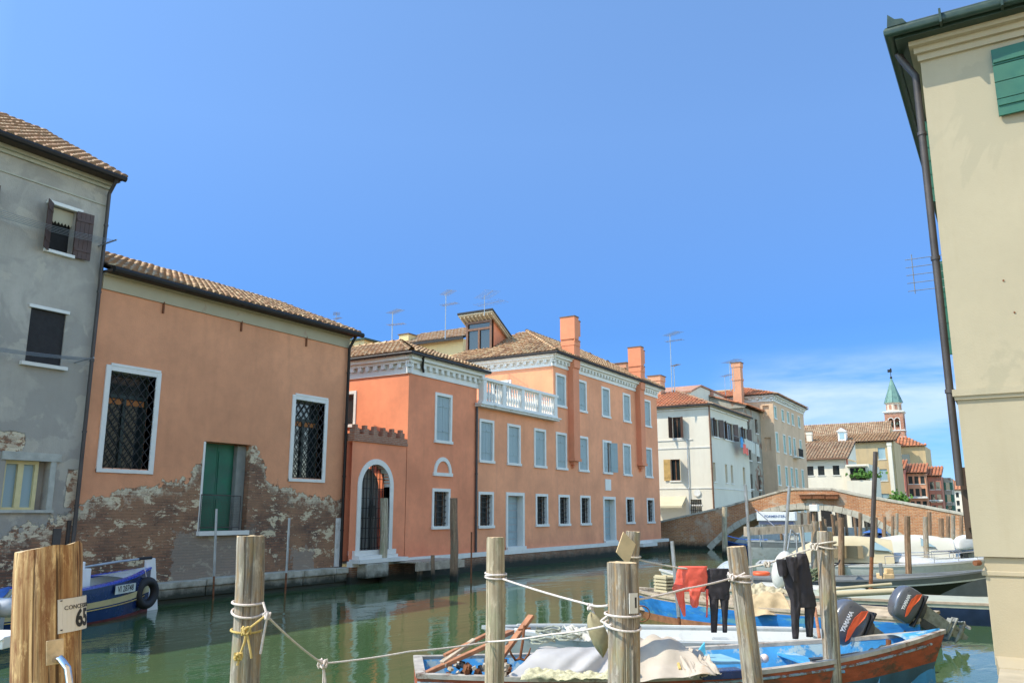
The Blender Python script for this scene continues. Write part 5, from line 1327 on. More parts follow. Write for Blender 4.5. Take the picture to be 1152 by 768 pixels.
# far posts seen through and beyond the bridge arch
rr = random.Random(5)
for k in range(34):
    x = rr.uniform(63, 100); y = rr.uniform(5.0, 18.5); h = rr.uniform(1.7, 2.5)
    if 10.2 < y < 11.: y += 1
    post((x, y, 0), (x+rr.uniform(-.1,.1), y+rr.uniform(-.1,.1), h), .12, .11, M_POSTD, 'one of the crowd of distant posts glimpsed under the bridge arch', 'distant posts under the arch', 100+k, seg=8, sub=3, crack=False)
# landing stage by the gate
T = thing('wooden_landing', 'small plank landing beside the gate steps of the pink palace', 'landing', (26.5, 19.5, 0))
mb = MB()
for k in range(7): mb.box(25.2+k*.42, 25.2+k*.42+.39, 19.3, 20.4, .66, .70)
mb.build('deck', M_PLANK, T); MB().box(25.1, 28.2, 19.22, 19.3, .38, .66).build('edge_beam', M_PLANK, T); MB().box(25.4, 25.55, 19.3, 19.45, -1, .6).box(27.8, 27.95, 19.3, 19.45, -1, .6).build('leg', M_POSTD, T)
# jetty beam
a = at(840, 600, 25); b = at(913, 593.5, 25.2); a.z = b.z = 2.0
tag(MB().beam(at(840, 597.5, 24.8), at(914, 593.5, 24.8), .12, .22).beam(at(840, 603, 24.8), at(840, 592, 24.8), .12, .2).build('jetty_beam', M_PLANK), 'long horizontal timber beam behind the wetsuit and under the white sign', 'beam')

# plate, handle on the big post
def cyl_plate(parent, c, r, a0, a1, z0, z1, m, name, t=.004, n=12):
    mb = MB()
    for k in range(n):
        p, q = a0+(a1-a0)*k/n, a0+(a1-a0)*(k+1)/n
        mb.extrude([(c.x+r*cos(p), c.y+r*sin(p), z0), (c.x+r*cos(q), c.y+r*sin(q), z0), (c.x+r*cos(q), c.y+r*sin(q), z1), (c.x+r*cos(p), c.y+r*sin(p), z1)], ((cos((p+q)/2))*t, (sin((p+q)/2))*t, 0))
    return mb.build(name, m, parent, local=True)
def text_mesh(txt, size, bold=0.0, extr=.001, align='CENTER'):
    cu = bpy.data.curves.new('txt', 'FONT'); cu.body = txt; cu.size = size; cu.extrude = extr; cu.offset = bold; cu.align_x = align; cu.align_y = 'CENTER'; cu.resolution_u = 3
    o = bpy.data.objects.new('txt', cu); COL.objects.link(o); bpy.context.view_layer.update()
    me = bpy.data.meshes.new_from_object(o.evaluated_get(bpy.context.evaluated_depsgraph_get())); bpy.data.objects.remove(o); return me
def place_text(parent, txt, size, mtx, m, name='lettering', bold=0., bend=None, local=True, sx=1., extr=.001):
    me = text_mesh(txt, size, bold, extr)
    for v in me.vertices:
        x, y, z = v.co; x *= sx
        v.co = bend(x, y, z) if bend else mtx @ Vector((x, y, z))
    me.materials.clear(); me.materials.append(m)
    o = bpy.data.objects.new(name, me); COL.objects.link(o)
    if parent is not None: o.parent = parent
    return o
# everything below sits in the post's local frame (z up the pile from the water, base at bpb)
rb = 78*3.4/930/2*(1+(520/950)**2)**-.65
qinv = Vector((0,0,1)).rotation_difference((bpt-bpb).normalized()).inverted()
vw = -(bpb.normalized() if False else Vector((bpb.x, bpb.y, 0)).normalized()); va = atan2(vw.y, vw.x)       # direction from post to viewer
def zpx(y): return at(90, y, 3.27).z
# viewer's right is at angle va + (90deg) seen from the post
sgn = 1 if Vector((cos(va+pi/2), sin(va+pi/2), 0)).dot(RIGHT) > 0 else -1
def ang(f): return va + sgn*math.asin(max(-1, min(1, f)))     # f: -1 left edge .. 1 right edge of the silhouette
rp = rb*1.045
zt_, zb_ = zpx(674), zpx(713)
cyl_plate(BP, Vector((0,0,0)), rp, ang(.27), ang(1.)+sgn*.75, zb_, zt_, M_SIGN, 'number_plate', .003, 16)
def bender(a_c, zc):
    def f(x, y, z):
        a = a_c+sgn*x/rp; return Vector(((rp+.0045+z)*cos(a), (rp+.0045+z)*sin(a), zc+y))
    return f
a0 = ang(.27)
zc = (zt_+zb_)/2; hh = zt_-zb_
place_text(BP, 'CONCESSIONE', .0225, None, M_TXTK, 'plate_lettering', 0, bender(a0+sgn*(.098/rp), zc+hh*.22), extr=.0005)
place_text(BP, '65', .088, None, M_TXTK, 'plate_number', .003, bender(a0+sgn*(.106/rp), zc-hh*.16), extr=.0005, sx=.9)
for f_, z_ in ((.012, .44), (.012, -.42)):
    a = a0+sgn*(.012/rp); MB().lathe([(.004, -.0), (.004, .004)], ((rp+.004)*cos(a), (rp+.004)*sin(a), zc+hh*z_), 8).build('nail', M_IRON, BP, local=True)
c_ = ang(.2); p0 = Vector((cos(c_), sin(c_), 0)); z1 = zpx(742)
tl = Vector((-sin(c_), cos(c_), 0))*sgn
MB().obox(p0*(rb*1.03)+Vector((0,0,zpx(733))), (.012, .06, .09), (0, 0, c_)).build('bracket_plate', M_ENDGR, BP, local=True, bevel=.003)
pts = [p0*(rb*1.0)+Vector((0,0,z1)), p0*(rb*1.0+.05)+tl*.012+Vector((0,0,z1+.005)), p0*(rb+.08)+tl*.03+Vector((0,0,z1-.03)), p0*(rb+.085)+tl*.04+Vector((0,0,z1-.12)), p0*(rb+.085)+tl*.042+Vector((0,0,z1-.5))]
MB().tube(pts, .013, 12).build('steel_handle', M_CHROME, BP, smooth=True, local=True)
# straw strands on the post: plain bits of rope fibre
for k, (f1, y1, f2, y2) in enumerate(((-.65, 674, -.25, 668), (-.2, 690, .15, 698), (-.5, 735, -.3, 712))):
    mb = MB(); a1, a2 = ang(f1), ang(f2)
    mb.tube([Vector(((rb*1.03)*cos(a1+(a2-a1)*t/4), (rb*1.03)*sin(a1+(a2-a1)*t/4), zpx(y1+(y2-y1)*t/4+2*sin(t*2)))) for t in range(5)], .0016, 5); mb.build('straw_strand', M_ROPEY, BP, local=True)
# plate on the thick grey post
r3 = 34*7.0/930/2; v3 = -Vector((p3b.x, p3b.y, 0)).normalized(); a3 = atan2(v3.y, v3.x)
a_ = a3+sgn*math.asin(.62); c = Vector((cos(a_), sin(a_), 0)); zc3 = at(712, 677, 6.95).z
MB().obox(c*(r3*1.10)+Vector((0,0,zc3)), (.006, .085, .155), (0, 0, a_)).build('number_plate', M_SIGN, P3, local=True)
place_text(P3, '1', .11, Matrix.Translation(c*(r3*1.10+.0045)+Vector((0,0,zc3))+Vector((-sin(a_),cos(a_),0))*sgn*.02) @ Matrix.Rotation(a_, 4, 'Z') @ Euler((pi/2, 0, pi/2)).to_matrix().to_4x4(), M_TXTK, 'plate_number', .003)
# tan diamond board on the post behind
c4 = at(704.5, 616, 10.8)
mb = MB(); u = (RIGHT*1.0 + FWD*.3); d1 = Vector((0,0,1))
ps = [c4+Vector((0,0,.20))-u*.03, c4+u*.13+Vector((0,0,.045)), c4+u*.02-Vector((0,0,.21)), c4-u*.13-Vector((0,0,.05))]
mb.extrude(ps, FWD*.012-RIGHT*.006); tag(mb.build('tan_board', M_TAN), 'tan diamond shaped board fixed to the post behind the thick grey post', 'board')

# ================================================================== ROPES
def rope(pts, r, m, label, name='rope', sag=0, n=14, extra=None, cat='rope'):
    mb = MB()
    def run(pp, s_):
        out = []
        for a, b in zip(pp[:-1], pp[1:]):
            a, b = Vector(a), Vector(b)
            for k in range(n): t = k/n; out.append(a.lerp(b, t)-Vector((0,0,s_*4*t*(1-t))))
        out.append(Vector(pp[-1])); mb.tube(out, r, 7)
    run(pts, sag)
    for e in (extra or []): mb.tube([Vector(q) for q in e], r, 7)
    return tag(mb.build(name, m, smooth=True), label, cat)
def wrap(base, top, z, r, tilt=.02, turns=1.0, a0=0, rise=0., n=30):
    ax = (top-base)/(top.z-base.z); out = []
    for k in range(int(n*turns)+1):
        a = a0+2*pi*k/n; zz = z+tilt*cos(a-AZ)+rise*k/(n*turns); c = base+ax*zz; out.append(Vector((c.x+r*cos(a), c.y+r*sin(a), zz)))
    return out
def knot(c, s, seed=0):
    rd = random.Random(seed); return [c+Vector((sin(t*2.1+seed)*s, cos(t*1.7)*s, sin(t*3.3+.5)*s*1.2)) for t in [k*.35 for k in range(26)]]
r1 = 31.5*7.2/930/2*.95+.006
zA, zB, zC = at(280, 677, 7.2).z, at(280, 688, 7.2).z, at(280, 708, 7.2).z
K1 = at(300.5, 692.5, 7.05); K2 = at(363, 746, 7.8); K3 = at(549, 721.5, 9.1)
rope([K1, K2], .010, M_ROPEP, 'white rope round the yellow roped post, down to a low knot', sag=.02,
     extra=[wrap(p1b, p1t, zA, r1, .012), wrap(p1b, p1t, zB, r1, .035, 1.0), [at(296, 677, 7.1), K1], knot(K1, .022, 1), [K1, at(297, 712, 7.05), at(293, 735, 7.05)], knot(K2, .03, 2), [K2, at(364, 756, 7.8), at(363, 790, 7.8)], [K2+Vector((0,0,.01)), at(366, 765, 7.8), at(366, 800, 7.8)]])
ky = at(277, 709, 7.0)
rope([at(299, 692, 7.04), ky], .0095, M_ROPEY, 'yellow rope knotted and dangling on the post beside the white ropes', sag=0,
     extra=[wrap(p1b, p1t, zC, r1, .01), knot(ky, .025, 3), [ky, at(275, 722, 6.98), at(270, 736, 6.98), at(267, 748, 6.98)], [ky, at(281, 728, 6.98), at(283, 740, 6.98)], knot(at(268, 738, 6.97), .022, 4)])
rope([K2, at(460, 732.5, 8.4), K3, at(620, 713, 8.0), at(688, 702, 6.9)], .009, M_ROPEP, 'long white rope from the low knot past the slim post to the thick post', sag=.01)
r2 = 19.5*9.2/930/2*1.08+.008; z2 = at(556, 649, 9.2).z
k5 = at(664, 680, 7.6); r5 = 20.5*9/930/2*1.1+.006; r3w = r3*1.05+.008
rope([at(566, 651, 9.1), k5, at(684, 680.5, 7.0)], .010, M_ROPEP, 'white rope from the slim pale post to the thick grey post', sag=.01,
     extra=[wrap(p2b, p2t, z2+.02*j, r2, .012*(-1)**j, 1) for j in range(3)] + [knot(at(664, 682, 7.6), .02, 5), [k5, at(668, 690, 7.6), at(672, 700, 7.55)]])
zL1, zL2 = at(700, 691, 6.95).z, at(700, 704, 6.95).z
rope([at(684, 692, 6.95), at(676, 698, 7.0), at(684, 703, 6.95)], .0095, M_ROPEP, 'two white rope loops round the thick grey post', sag=0, extra=[wrap(p3b, p3t, zL1, r3w, .008), wrap(p3b, p3t, zL2, r3w, .03)])
rope([at(716, 674, 6.98), at(770, 662, 7.8), at(822, 650, 8.9)], .0095, M_ROPEP, 'tight white rope from the thick grey post to the leaning split post', sag=.008,
     extra=[wrap(p5b, p5t, at(828, 646+3*j, 9).z, r5, .02*(-1)**j, 1) for j in range(3)] + [knot(at(822, 649, 8.88), .03, 6), [at(838, 644, 8.9), at(822, 652, 8.88)]])
z6 = at(928, 614, 11.5).z; r6 = 19*11.5/930/2*1.08+.008
LN = [at(704, 626, 10.95), at(763, 638.5, 11.2), at(824, 641, 11.4), at(862, 634, 11.35), at(890, 624, 11.4), at(920, 614, 11.4)]
rope(LN, .012, M_ROPE, 'clothes rope strung behind the posts carrying the oilskin and wetsuits', sag=.004,
     extra=[wrap(p4b, p4t, at(712, 625.5, 11).z, 16.5*11/930/2*1.08+.008, .01), wrap(p6b, p6t, z6, r6, .03), wrap(p6b, p6t, z6+.03, r6, -.03), knot(at(863, 634.5, 11.3), .03, 8), knot(at(916, 615, 11.35), .04, 9)], cat='clothes line')
rope([at(714, 650, 10.9), at(717, 655, 10.9), at(714, 668, 10.9)], .008, M_ROPEY, 'short yellow loop of cord on the post with the tan board', sag=0)
# olive sack fender hanging by the thick post
cs = at(670, 712, 7.5); mb = MB()
mb.grid(lambda u, v: cs+RIGHT*((.085+.02*sin(u*9))*sin(pi*min(1, v*1.05))**.6*cos(2*pi*u)+.10*(v-.4))+FWD*(.07*sin(pi*min(1, v*1.05))**.6*sin(2*pi*u))+Vector((0,0,.17-.36*v+.012*sin(u*30))), 22, 12)
tag(mb.build('canvas_sack', simple('olive_canvas', (.36,.31,.18), .9, var=.25, scale=8, bump=.4), smooth='all'), 'olive canvas sack fender hanging beside the thick grey post', 'fender')

# ================================================================== CLOTHES
def cloth_tube(mb, rows_, depth=.03, n=34, wr=.012):
    """rows_: list of (centre Vector, half width, half depth); an elliptical sleeve of cloth"""
    rings = []
    for k, (c, w, d_) in enumerate(rows_):
        ring = []
        for j in range(n):
            a = 2*pi*j/n; nz = 1+wr*10*noise.noise(Vector((cos(a)*1.5, c.z*9, sin(a)*1.5+k*.05)))
            fx = c.dot(RIGHT)+w*cos(a); fd = .016*noise.noise(Vector((fx*22, c.z*5, 1)))+.010*noise.noise(Vector((fx*40, c.z*14, 4)))
            ring.append(mb.pt(c+RIGHT*(w*cos(a)*nz)+FWD*(d_*sin(a)*nz+fd)))
        rings.append(ring)
    for k in range(len(rings)-1):
        for j in range(n): mb.idx((rings[k][j], rings[k][(j+1)%n], rings[k+1][(j+1)%n], rings[k+1][j]))
    mb.idx(rings[0][::-1]); mb.idx(rings[-1])
def rows_px(lst, D, dep):
    """(y, xleft, xright)"""
    out = []
    for k, (y, xa, xb) in enumerate(lst):
        a, b = at(xa, y, D), at(xb, y, D); out.append(((a+b)/2, (b-a).length/2, dep if 0 < k < len(lst)-1 else dep*.6))
    return out
def dense(lst, n=6):
    out = []
    for a, b in zip(lst[:-1], lst[1:]):
        for k in range(n): t = k/n; out.append(tuple(p+(q-p)*t for p, q in zip(a, b)))
    return out+[lst[-1]]
DD = 11.25
mb = MB(); cloth_tube(mb, rows_px(dense([(636.5,763,796),(641,762.5,796),(650,761,796),(657,757.5,795.5),(662,757,794),(665,759,793)]), DD, .035))
cloth_tube(mb, rows_px(dense([(657,757,768),(668,760,770),(680,763.5,771),(691,768,771.5),(693,769,771)]), DD-.03, .03))
cloth_tube(mb, rows_px(dense([(662,775,789),(672,776,787),(680,777,786),(683,779,784)]), DD-.06, .035))
cloth_tube(mb, rows_px(dense([(662,794,797),(680,794.5,796.5),(694,794,796)]), DD, .012))
tag(mb.build('red_oilskin', M_CLRED, smooth='all'), 'coral red oilskin jacket draped over the clothes rope', 'clothes')
mb = MB(); cloth_tube(mb, rows_px(dense([(639,797,820),(643,795.5,821),(652,793,821.5),(662,793.5,821),(670,797,820.5),(674,798,820)]), DD+.02, .04))
cloth_tube(mb, rows_px(dense([(668,798,810),(680,798.5,808.5),(695,799.5,807.5),(711,800,806.5)]), DD+.02, .035))
cloth_tube(mb, rows_px(dense([(668,809,820.5),(680,811,819.5),(695,812.5,818.5),(711,813,818)]), DD+.02, .035))
tag(mb.build('black_trousers', M_CLBLK, smooth='all'), 'black neoprene trousers hanging next to the red oilskin', 'clothes')
mb = MB(); cloth_tube(mb, rows_px(dense([(628.5,873.5,884),(632,873,886),(645,876,886),(648,877,883.5)]), DD-.06, .03))
cloth_tube(mb, rows_px(dense([(626,884,897),(635,884.5,897),(650,891,897),(654,892,896.5)]), DD-.08, .02))
cloth_tube(mb, rows_px(dense([(622,897,907),(634,894,910),(648,893,913),(660,890,914),(672,889,917),(681,890,918.5),(683,893,917)]), DD, .045))
cloth_tube(mb, rows_px(dense([(630,878,893),(645,880,900),(660,883,904),(675,889,901),(690,890,900),(705,890.5,899),(718,892,898)]), DD-.01, .045))
cloth_tube(mb, rows_px(dense([(672,901,916),(684,905,917.5),(695,905.5,915.5),(706,906,914.5),(716,907.5,914.5)]), DD+.02, .042))
tag(mb.build('wetsuit', M_CLBLK, smooth='all'), 'black long-legged wetsuit hanging from the rope beside the rightmost near post', 'wetsuit')

# ================================================================== BOATS
def hull_fn(L, B, H, bow_rise=.3, stern_rise=.0, sternw=.75, full=.42, flare=.72, rake=.10, tip=.02, draft=.12, belly=1.4, p=2.2, sp=1.0):
    def hb(t):
        if t < full: q = t/full; return B/2*(sternw+(1-sternw)*sin(q*pi/2)**sp)
        q = (t-full)/(1-full); return max(tip, B/2*(1-q**p))
    def sheer(t): return H+bow_rise*max(0, (t-.35)/.65)**2+stern_rise*max(0, (.35-t)/.35)**2
    def P(t, s, side):
        b = hb(t); k = 1-(1-flare)*s**belly; zt = sheer(t); z = zt+(-draft-zt)*s
        return Vector((L*t-rake*L*s*max(0, (t-.5)/.5)**1.6, side*b*k, z))
    return P, hb, sheer
def boat(name, label, cat, stern, bow, B, H, mats, bands=((0,1),), rim=None, inner=None, floor_z=.15, rimw=.07, depth_in=.32, group=None, deck=None, thwarts=(), tmat=None, transom=True, inside=True, **kw):
    stern, bow = Vector(stern), Vector(bow); stern.z = bow.z = 0; L = (bow-stern).length; rz = atan2(bow.y-stern.y, bow.x-stern.x)
    T = thing(name, label, cat, stern, rz, group); P, hb, sheer = hull_fn(L, B, H, **kw); nt_ = 26
    for bi, (s0, s1) in enumerate(bands):
        mb = MB(); ns = max(2, int((s1-s0)*10))
        for side in (-1, 1): mb.grid(lambda u, v: P(u, s0+(s1-s0)*v, side), nt_, ns)
        if transom: mb.grid(lambda u, v: P(0, s0+(s1-s0)*v, -1).lerp(P(0, s0+(s1-s0)*v, 1), u), 4, ns)
        mb.build(['hull', 'hull_band', 'hull_stripe', 'hull_bottom'][min(bi, 3)] if len(bands) > 1 else 'hull', mats[bi], T, smooth=True, local=True, merge=.002)
    rim = rim or mats[0]; mb = MB()
    for side in (-1, 1):
        ids = []
        for k in range(nt_+1):
            t = k/nt_; q = P(t, 0, side); yi = side*max(0, abs(q.y)-rimw); yo = side*(abs(q.y)+.018)
            ids.append([mb.pt((q.x, yo, q.z-.03)), mb.pt((q.x, yo, q.z+.022)), mb.pt((q.x, yi, q.z+.022)), mb.pt((q.x, yi, q.z-.03))])
        for k in range(nt_):
            for j in range(4): mb.idx((ids[k][j], ids[k][(j+1)%4], ids[k+1][(j+1)%4], ids[k+1][j]))
        mb.idx(ids[0]); mb.idx(ids[-1])
    if transom: q = P(0, 0, 1); mb.box(-.018, rimw, -q.y, q.y, q.z-.03, q.z+.0225)
    mb.build('gunwale', rim, T, smooth=True, local=True)
    if inside:
        mb = MB(); zi = floor_z
        for side in (-1, 1):
            mb.grid(lambda u, v: Vector((L*min(u, .97)+.02, side*max(.0, (hb(u)-rimw)*(1-.22*v)), sheer(u)-.02+(zi-sheer(u)+.02)*v)), nt_, 4)
        mb.grid(lambda u, v: Vector((L*min(u, .97)+.02, (v*2-1)*max(0, (hb(u)-rimw)*.78), zi)), nt_, 4)
        mb.build('interior', inner or rim, T, smooth=True, local=True)
    for t0, t1, dz in (deck or ()):
        mb = MB(); mb.grid(lambda u, v: Vector((L*(t0+(t1-t0)*u), (v*2-1)*(hb(t0+(t1-t0)*u)-rimw*.5), sheer(t0+(t1-t0)*u)+dz+.05*(1-(v*2-1)**2))), 14, 8)
        mb.build('deck', tmat or rim, T, smooth=True, local=True)
    for t in thwarts:
        y = hb(t)-.03; mb = MB(); mb.box(L*t-.13, L*t+.13, -y, y, sheer(t)-.16, sheer(t)-.12); mb.build('thwart', tmat or rim, T, local=True, bevel=.008)
    T['L'] = L; del T['L']
    return T, P, L, sheer, hb
def outboard(label, pos, yaw, tilt, s=1.0, cover=None):
    """local: +x points aft; z up. tilt rotates the whole motor about its bracket"""
    T = thing('outboard_motor', label, 'outboard motor', pos, 0, 'outboard motors')
    T.rotation_mode = 'QUATERNION'; T.rotation_quaternion = (Euler((0, 0, yaw)).to_quaternion() @ Euler((0, -tilt, 0)).to_quaternion()); T.scale = (s, s, s)
    mc = cover or M_COWL
    # cowl: rounded wedge
    prof = [(-.34, .10, .10, .36), (-.31, .155, .05, .42), (-.2, .18, .02, .50), (0, .19, 0, .53), (.2, .175, .0, .50), (.30, .15, .02, .42), (.34, .09, .08, .33)]
    mb = MB(); rings = []
    for x, hw_, zb, zt in prof:
        ring = []
        for j in range(20):
            a = 2*pi*j/20; ca, sa = cos(a), sin(a); e = .42
            yy = hw_*math.copysign(abs(ca)**e, ca); zz = (zb+zt)/2+(zt-zb)/2*math.copysign(abs(sa)**e, sa); yy *= (1-.12*max(0, (zz-.3)/.25))
            ring.append(mb.pt((x, yy, zz+.12)))
        rings.append(ring)
    for k in range(len(rings)-1):
        for j in range(20): mb.idx((rings[k][j], rings[k][(j+1)%20], rings[k+1][(j+1)%20], rings[k+1][j]))
    mb.idx(rings[0]); mb.idx(rings[-1]); C_ = mb.build('cowl', mc, T, smooth='all', local=True, subsurf=1)
    if not cover:
        for sd_ in (-1, 1):
            yb = .1925*sd_
            mb = MB(); ps = [(-.26, yb*.98, .36), (-.1, yb, .40), (.1, yb, .39), (.24, yb*.97, .33), (.30, yb*.9, .24), (.18, yb*.99, .25), (.0, yb, .31), (-.2, yb*.99, .33)]
            mb.extrude(ps, (0, .006*sd_, 0)); mb.build('decal', M_REDORG, C_, local=True)
            M_ = Matrix.Translation((.0, yb*1.005, .46)) @ (Euler((pi/2, 0, 0)).to_matrix().to_4x4() if sd_ < 0 else Euler((pi/2, 0, pi)).to_matrix().to_4x4()) 
            place_text(C_, 'YAMAHA', .078, M_, M_TXTW, 'lettering', .004, extr=.004)
        MB().box(-.33, .34, -.178, .178, .10, .135).build('cowl_seam', M_RUBBER, C_, local=True, bevel=.01)
    mb = MB(); mb.lathe([(.15, .0), (.17, .06), (.15, .14)], (0, 0, 0), 14, sx=1.5, sy=.9); mb.build('powerhead_base', M_COWLDK, T, smooth=True, local=True)
    mb = MB(); mb.extrude([(-.12, -.075, .02), (.19, -.075, .02), (.15, -.06, -.62), (-.05, -.06, -.62)], (0, .14, 0)); mb.build('midsection', M_COWLLG, T, local=True, bevel=.015)
    mb = MB(); mb.box(-.16, .30, -.10, .10, -.645, -.625); mb.box(-.10, .24, -.075, .075, -.56, -.545)
    mb.build('cavitation_plate', M_COWLLG, T, local=True)
    mb = MB(); mb.extrude([(-.07, -.035, -.6), (.19, -.035, -.6), (.16, -.03, -.86), (-.02, -.03, -.86)], (0, .065, 0)); mb.build('lower_unit', M_COWLLG, T, local=True, bevel=.01)
    mb = MB(); mb.lathe([(.005,-.16),(.04,-.08),(.055,.02),(.05,.2),(.03,.24)], (.02, 0, -.84), 12, axis='x'); mb.extrude([(-.02, -.008, -.86), (.14, -.008, -.86), (.12, -.006, -1.02), (.05, -.006, -1.02)], (0, .016, 0)); mb.build('gearcase', M_COWLLG, T, smooth=True, local=True)
    mb = MB()
    for k in range(3):
        a = 2*pi*k/3; 
        def bl(u, v): r_ = .03+.115*u; th = a+(v-.5)*.95*(1-.25*u); return Vector((.27+(v-.5)*.07, r_*cos(th), -.84+r_*sin(th)))
        mb.grid(bl, 5, 5)
    mb.lathe([(.03,.22),(.032,.3),(.01,.34)], (.0, 0, -.84), 10, axis='x'); mb.build('propeller', M_STEEL, T, smooth=True, local=True, solid=.008)
    mb = MB(); mb.box(-.24, -.08, -.13, -.10, -.30, .02); mb.box(-.24, -.08, .10, .13, -.30, .02); mb.tube([(-.1,-.14,-.02),(-.1,.14,-.02)], .025, 8); mb.box(-.22, -.14, -.1, .1, -.16, -.08)
    mb.build('clamp_bracket', M_COWLDK, T, local=True)
    mb = MB(); mb.tube([(-.2, .03, .05), (-.35, .05, .1), (-.6, .06, .12)], [.02, .02, .026], 8); mb.build('tiller', M_RUBBER, T, smooth=True, local=True)
    return T
# ---- 1. red and blue working boat in the foreground
ST, BW = Vector((9.1, 6.95, 0)), Vector((13.85, 1.12, 0))
T, P, L, sh, hb = boat('red_workboat', 'old wooden boat with rust red hull and sky blue inside, before all others', 'boat', ST, BW, 2.05, .50, [M_HULLRED, M_HULLBL2], ((0, .42), (.42, 1)), rim=simple('worn_grey_gunwale', (.40,.37,.32), .8, var=.3, scale=5, bump=.3, stain=((.18,.12,.09), .55, .08)), inner=M_BLUEIN, floor_z=.12, rimw=.10,
    thwarts=(.30, .52, .72), tmat=M_BLUEIN, bow_rise=.34, stern_rise=.05, sternw=.66, full=.45, rake=.06, p=2.0, deck=((.90, .99, .0),))
def BL(t, y, z): # point in boat space -> world
    d = (BW-ST).normalized(); s_ = Vector((-d.y, d.x, 0)); return ST+d*(L*t)+s_*y+Vector((0,0,z))
W_ = BL
def lay(name, label, cat, mb, m, **k): return tag(mb.build(name, m, **k), label, cat)
mb = MB()
for side in (-1, 1): mb.tube([P(k/30, .13, side)+Vector((0, side*.006, 0)) for k in range(30)], .018, 6)
mb.build('rubbing_strake', simple('chipped_pale_blue', (.25,.36,.42), .8, var=.4, scale=9, stain=((.20,.09,.05), .5, .05)), T, local=True, smooth=True)
mb = MB()
for k in range(7):
    t = .16+k*.11; w_ = hb(t)-.12
    mb.box(L*t-.025, L*t+.025, -w_, w_, .13, .19)
    for side in (-1, 1): mb.beam((L*t, side*w_*.95, .14), (L*t, side*(hb(t)-.07), sh(t)-.04), .05, .04)
mb.build('rib', M_BLUEIN, T, local=True)
# timber pile on the stern
GT = 'loose timbers on the stern of the red boat'
tim = [((479,757),(556,722),.62,.72,.09,.05,'long rust brown timber nearest the gunwale'), ((497,745),(534,719),.66,.7,.08,.04,'short pale brown board slanting up at the left'),
       ((500,737),(550,712),.62,.66,.07,.04,'thin brown board behind the others'), ((562,741),(598,692),.60,.80,.10,.045,'broad upright brown plank leaning to the right'),
       ((561,716),(575,710),.9,.92,.10,.05,'small square red brown block')]
for k, (a, b, z0, z1, w, h, lab) in enumerate(tim):
    D0 = 10.9+k*.12; p0, p1 = at(*a, D0), at(*b, D0+.4)
    lay('timber', lab+' on the stern pile', 'timber', MB().beam(p0, p1, w, h), M_REDWOOD if k != 1 else M_PLANK, bevel=.006)['group'] = GT
# rusty anchor and chain heap
mb = MB(); c = at(590, 720, 11.4)
mb.tube([at(585, 740, 11.3), at(588, 722, 11.3), at(590, 703, 11.35)], .018, 8)
for sx_ in (-1, 1):
    mb.tube([at(585, 740, 11.3), at(585+sx_*5, 742, 11.3), at(585+sx_*10, 735, 11.25), at(585+sx_*12, 728, 11.25)], [.02,.018,.014,.006], 7)
mb.tube([at(583, 708, 11.35), at(597, 706, 11.35)], .012, 6); mb.tube(wrap(at(590, 702, 11.35)-Vector((0,0,1)), at(590, 702, 11.35)+Vector((0,0,1)), 1, .0, 0, 1)[:2], .001, 3) if False else None
lay('anchor', 'rusty folding anchor lying among the timbers', 'anchor', mb, M_RUST, smooth=True)
rd = random.Random(11); mb = MB()
for k in range(90):
    c = at(rd.uniform(500, 575), rd.uniform(742, 760), 10.9+rd.uniform(-.2,.4)); c.z = max(.35, min(c.z, .62)); a = rd.uniform(0, 6); d = Vector((cos(a), sin(a), rd.uniform(-.3,.3)))
    mb.cm = k % 4; mb.obox(c, (rd.uniform(.03,.10), rd.uniform(.02,.06), rd.uniform(.02,.05)), (rd.uniform(0,3), rd.uniform(0,3), a))
lay('tackle_scrap', 'heap of small fishing scraps and weights in the stern', 'fishing gear', mb, [M_RUST, M_PLANK, M_TARPC, M_IRON])['kind'] = 'stuff'
# ropes coil, net
mb = MB()
for j, (px, py, D) in enumerate(((617, 712, 11.6), (640, 718, 11.4), (610, 722, 11.4))):
    c = at(px, py, D); mb.tube([c+RIGHT*(.16+.03*sin(k))*cos(k*.5)+FWD*.12*sin(k*.5)+Vector((0,0,.02*sin(k*1.3)+.0015*k)) for k in range(46)], .011, 6)
lay('rope_coil', 'untidy coils of grey green rope behind the timbers', 'rope', mb, simple('greenish_rope', (.36,.38,.30), .9, bump=.5, scale=40))
# draped tarpaulins
def drape(name, label, pts4, D, hfun, m, nu=46, nv=22, cat='tarpaulin', solid=.006):
    """pts4: corners (px,py,depth) TL TR BR BL"""
    cs_ = [at(p[0], p[1], p[2]) for p in pts4]; mb = MB()
    def fn(u, v):
        a = cs_[0].lerp(cs_[1], u); b = cs_[3].lerp(cs_[2], u); q = a.lerp(b, v); return q+hfun(u, v)
    mb.grid(fn, nu, nv); return tag(mb.build(name, m, smooth='all', solid=solid), label, cat)
def folds(u, v):
    amp = .085*min(1, max(0, (u-.30)*2.2))*v**.6
    f = sin((u*26)+(v*5.5)**1.3)*amp; return -FWD*(.12*sin(pi*v)+f)+Vector((0,0,.10*sin(pi*min(1, v*1.4))*(1-abs(2*u-1)**4)+f*.55+.02*noise.noise(Vector((u*6, v*5, 0)))))
drape('grey_tarpaulin', 'smooth grey tarpaulin with deep folds behind the thick grey post', [(607,727,11.4),(712,729,11.6),(716,762,10.7),(563,765,10.7)], 11, folds, M_TARPG)
def folds2(u, v):
    return Vector((0,0,.16*sin(pi*min(1,v*1.3+.1))*(.6+.4*sin(u*3.1))+.016*sin(u*14+v*9)+.035*noise.noise(Vector((u*4, v*4, 3)))))-FWD*(.03*sin(u*12+v*4))
drape('cream_canvas', 'stained cream canvas sheet with a rope, right of the thick grey post', [(714,722,11.5),(752,721,11.5),(806,758,10.6),(706,766,10.6)], 11, folds2, M_TARPC)
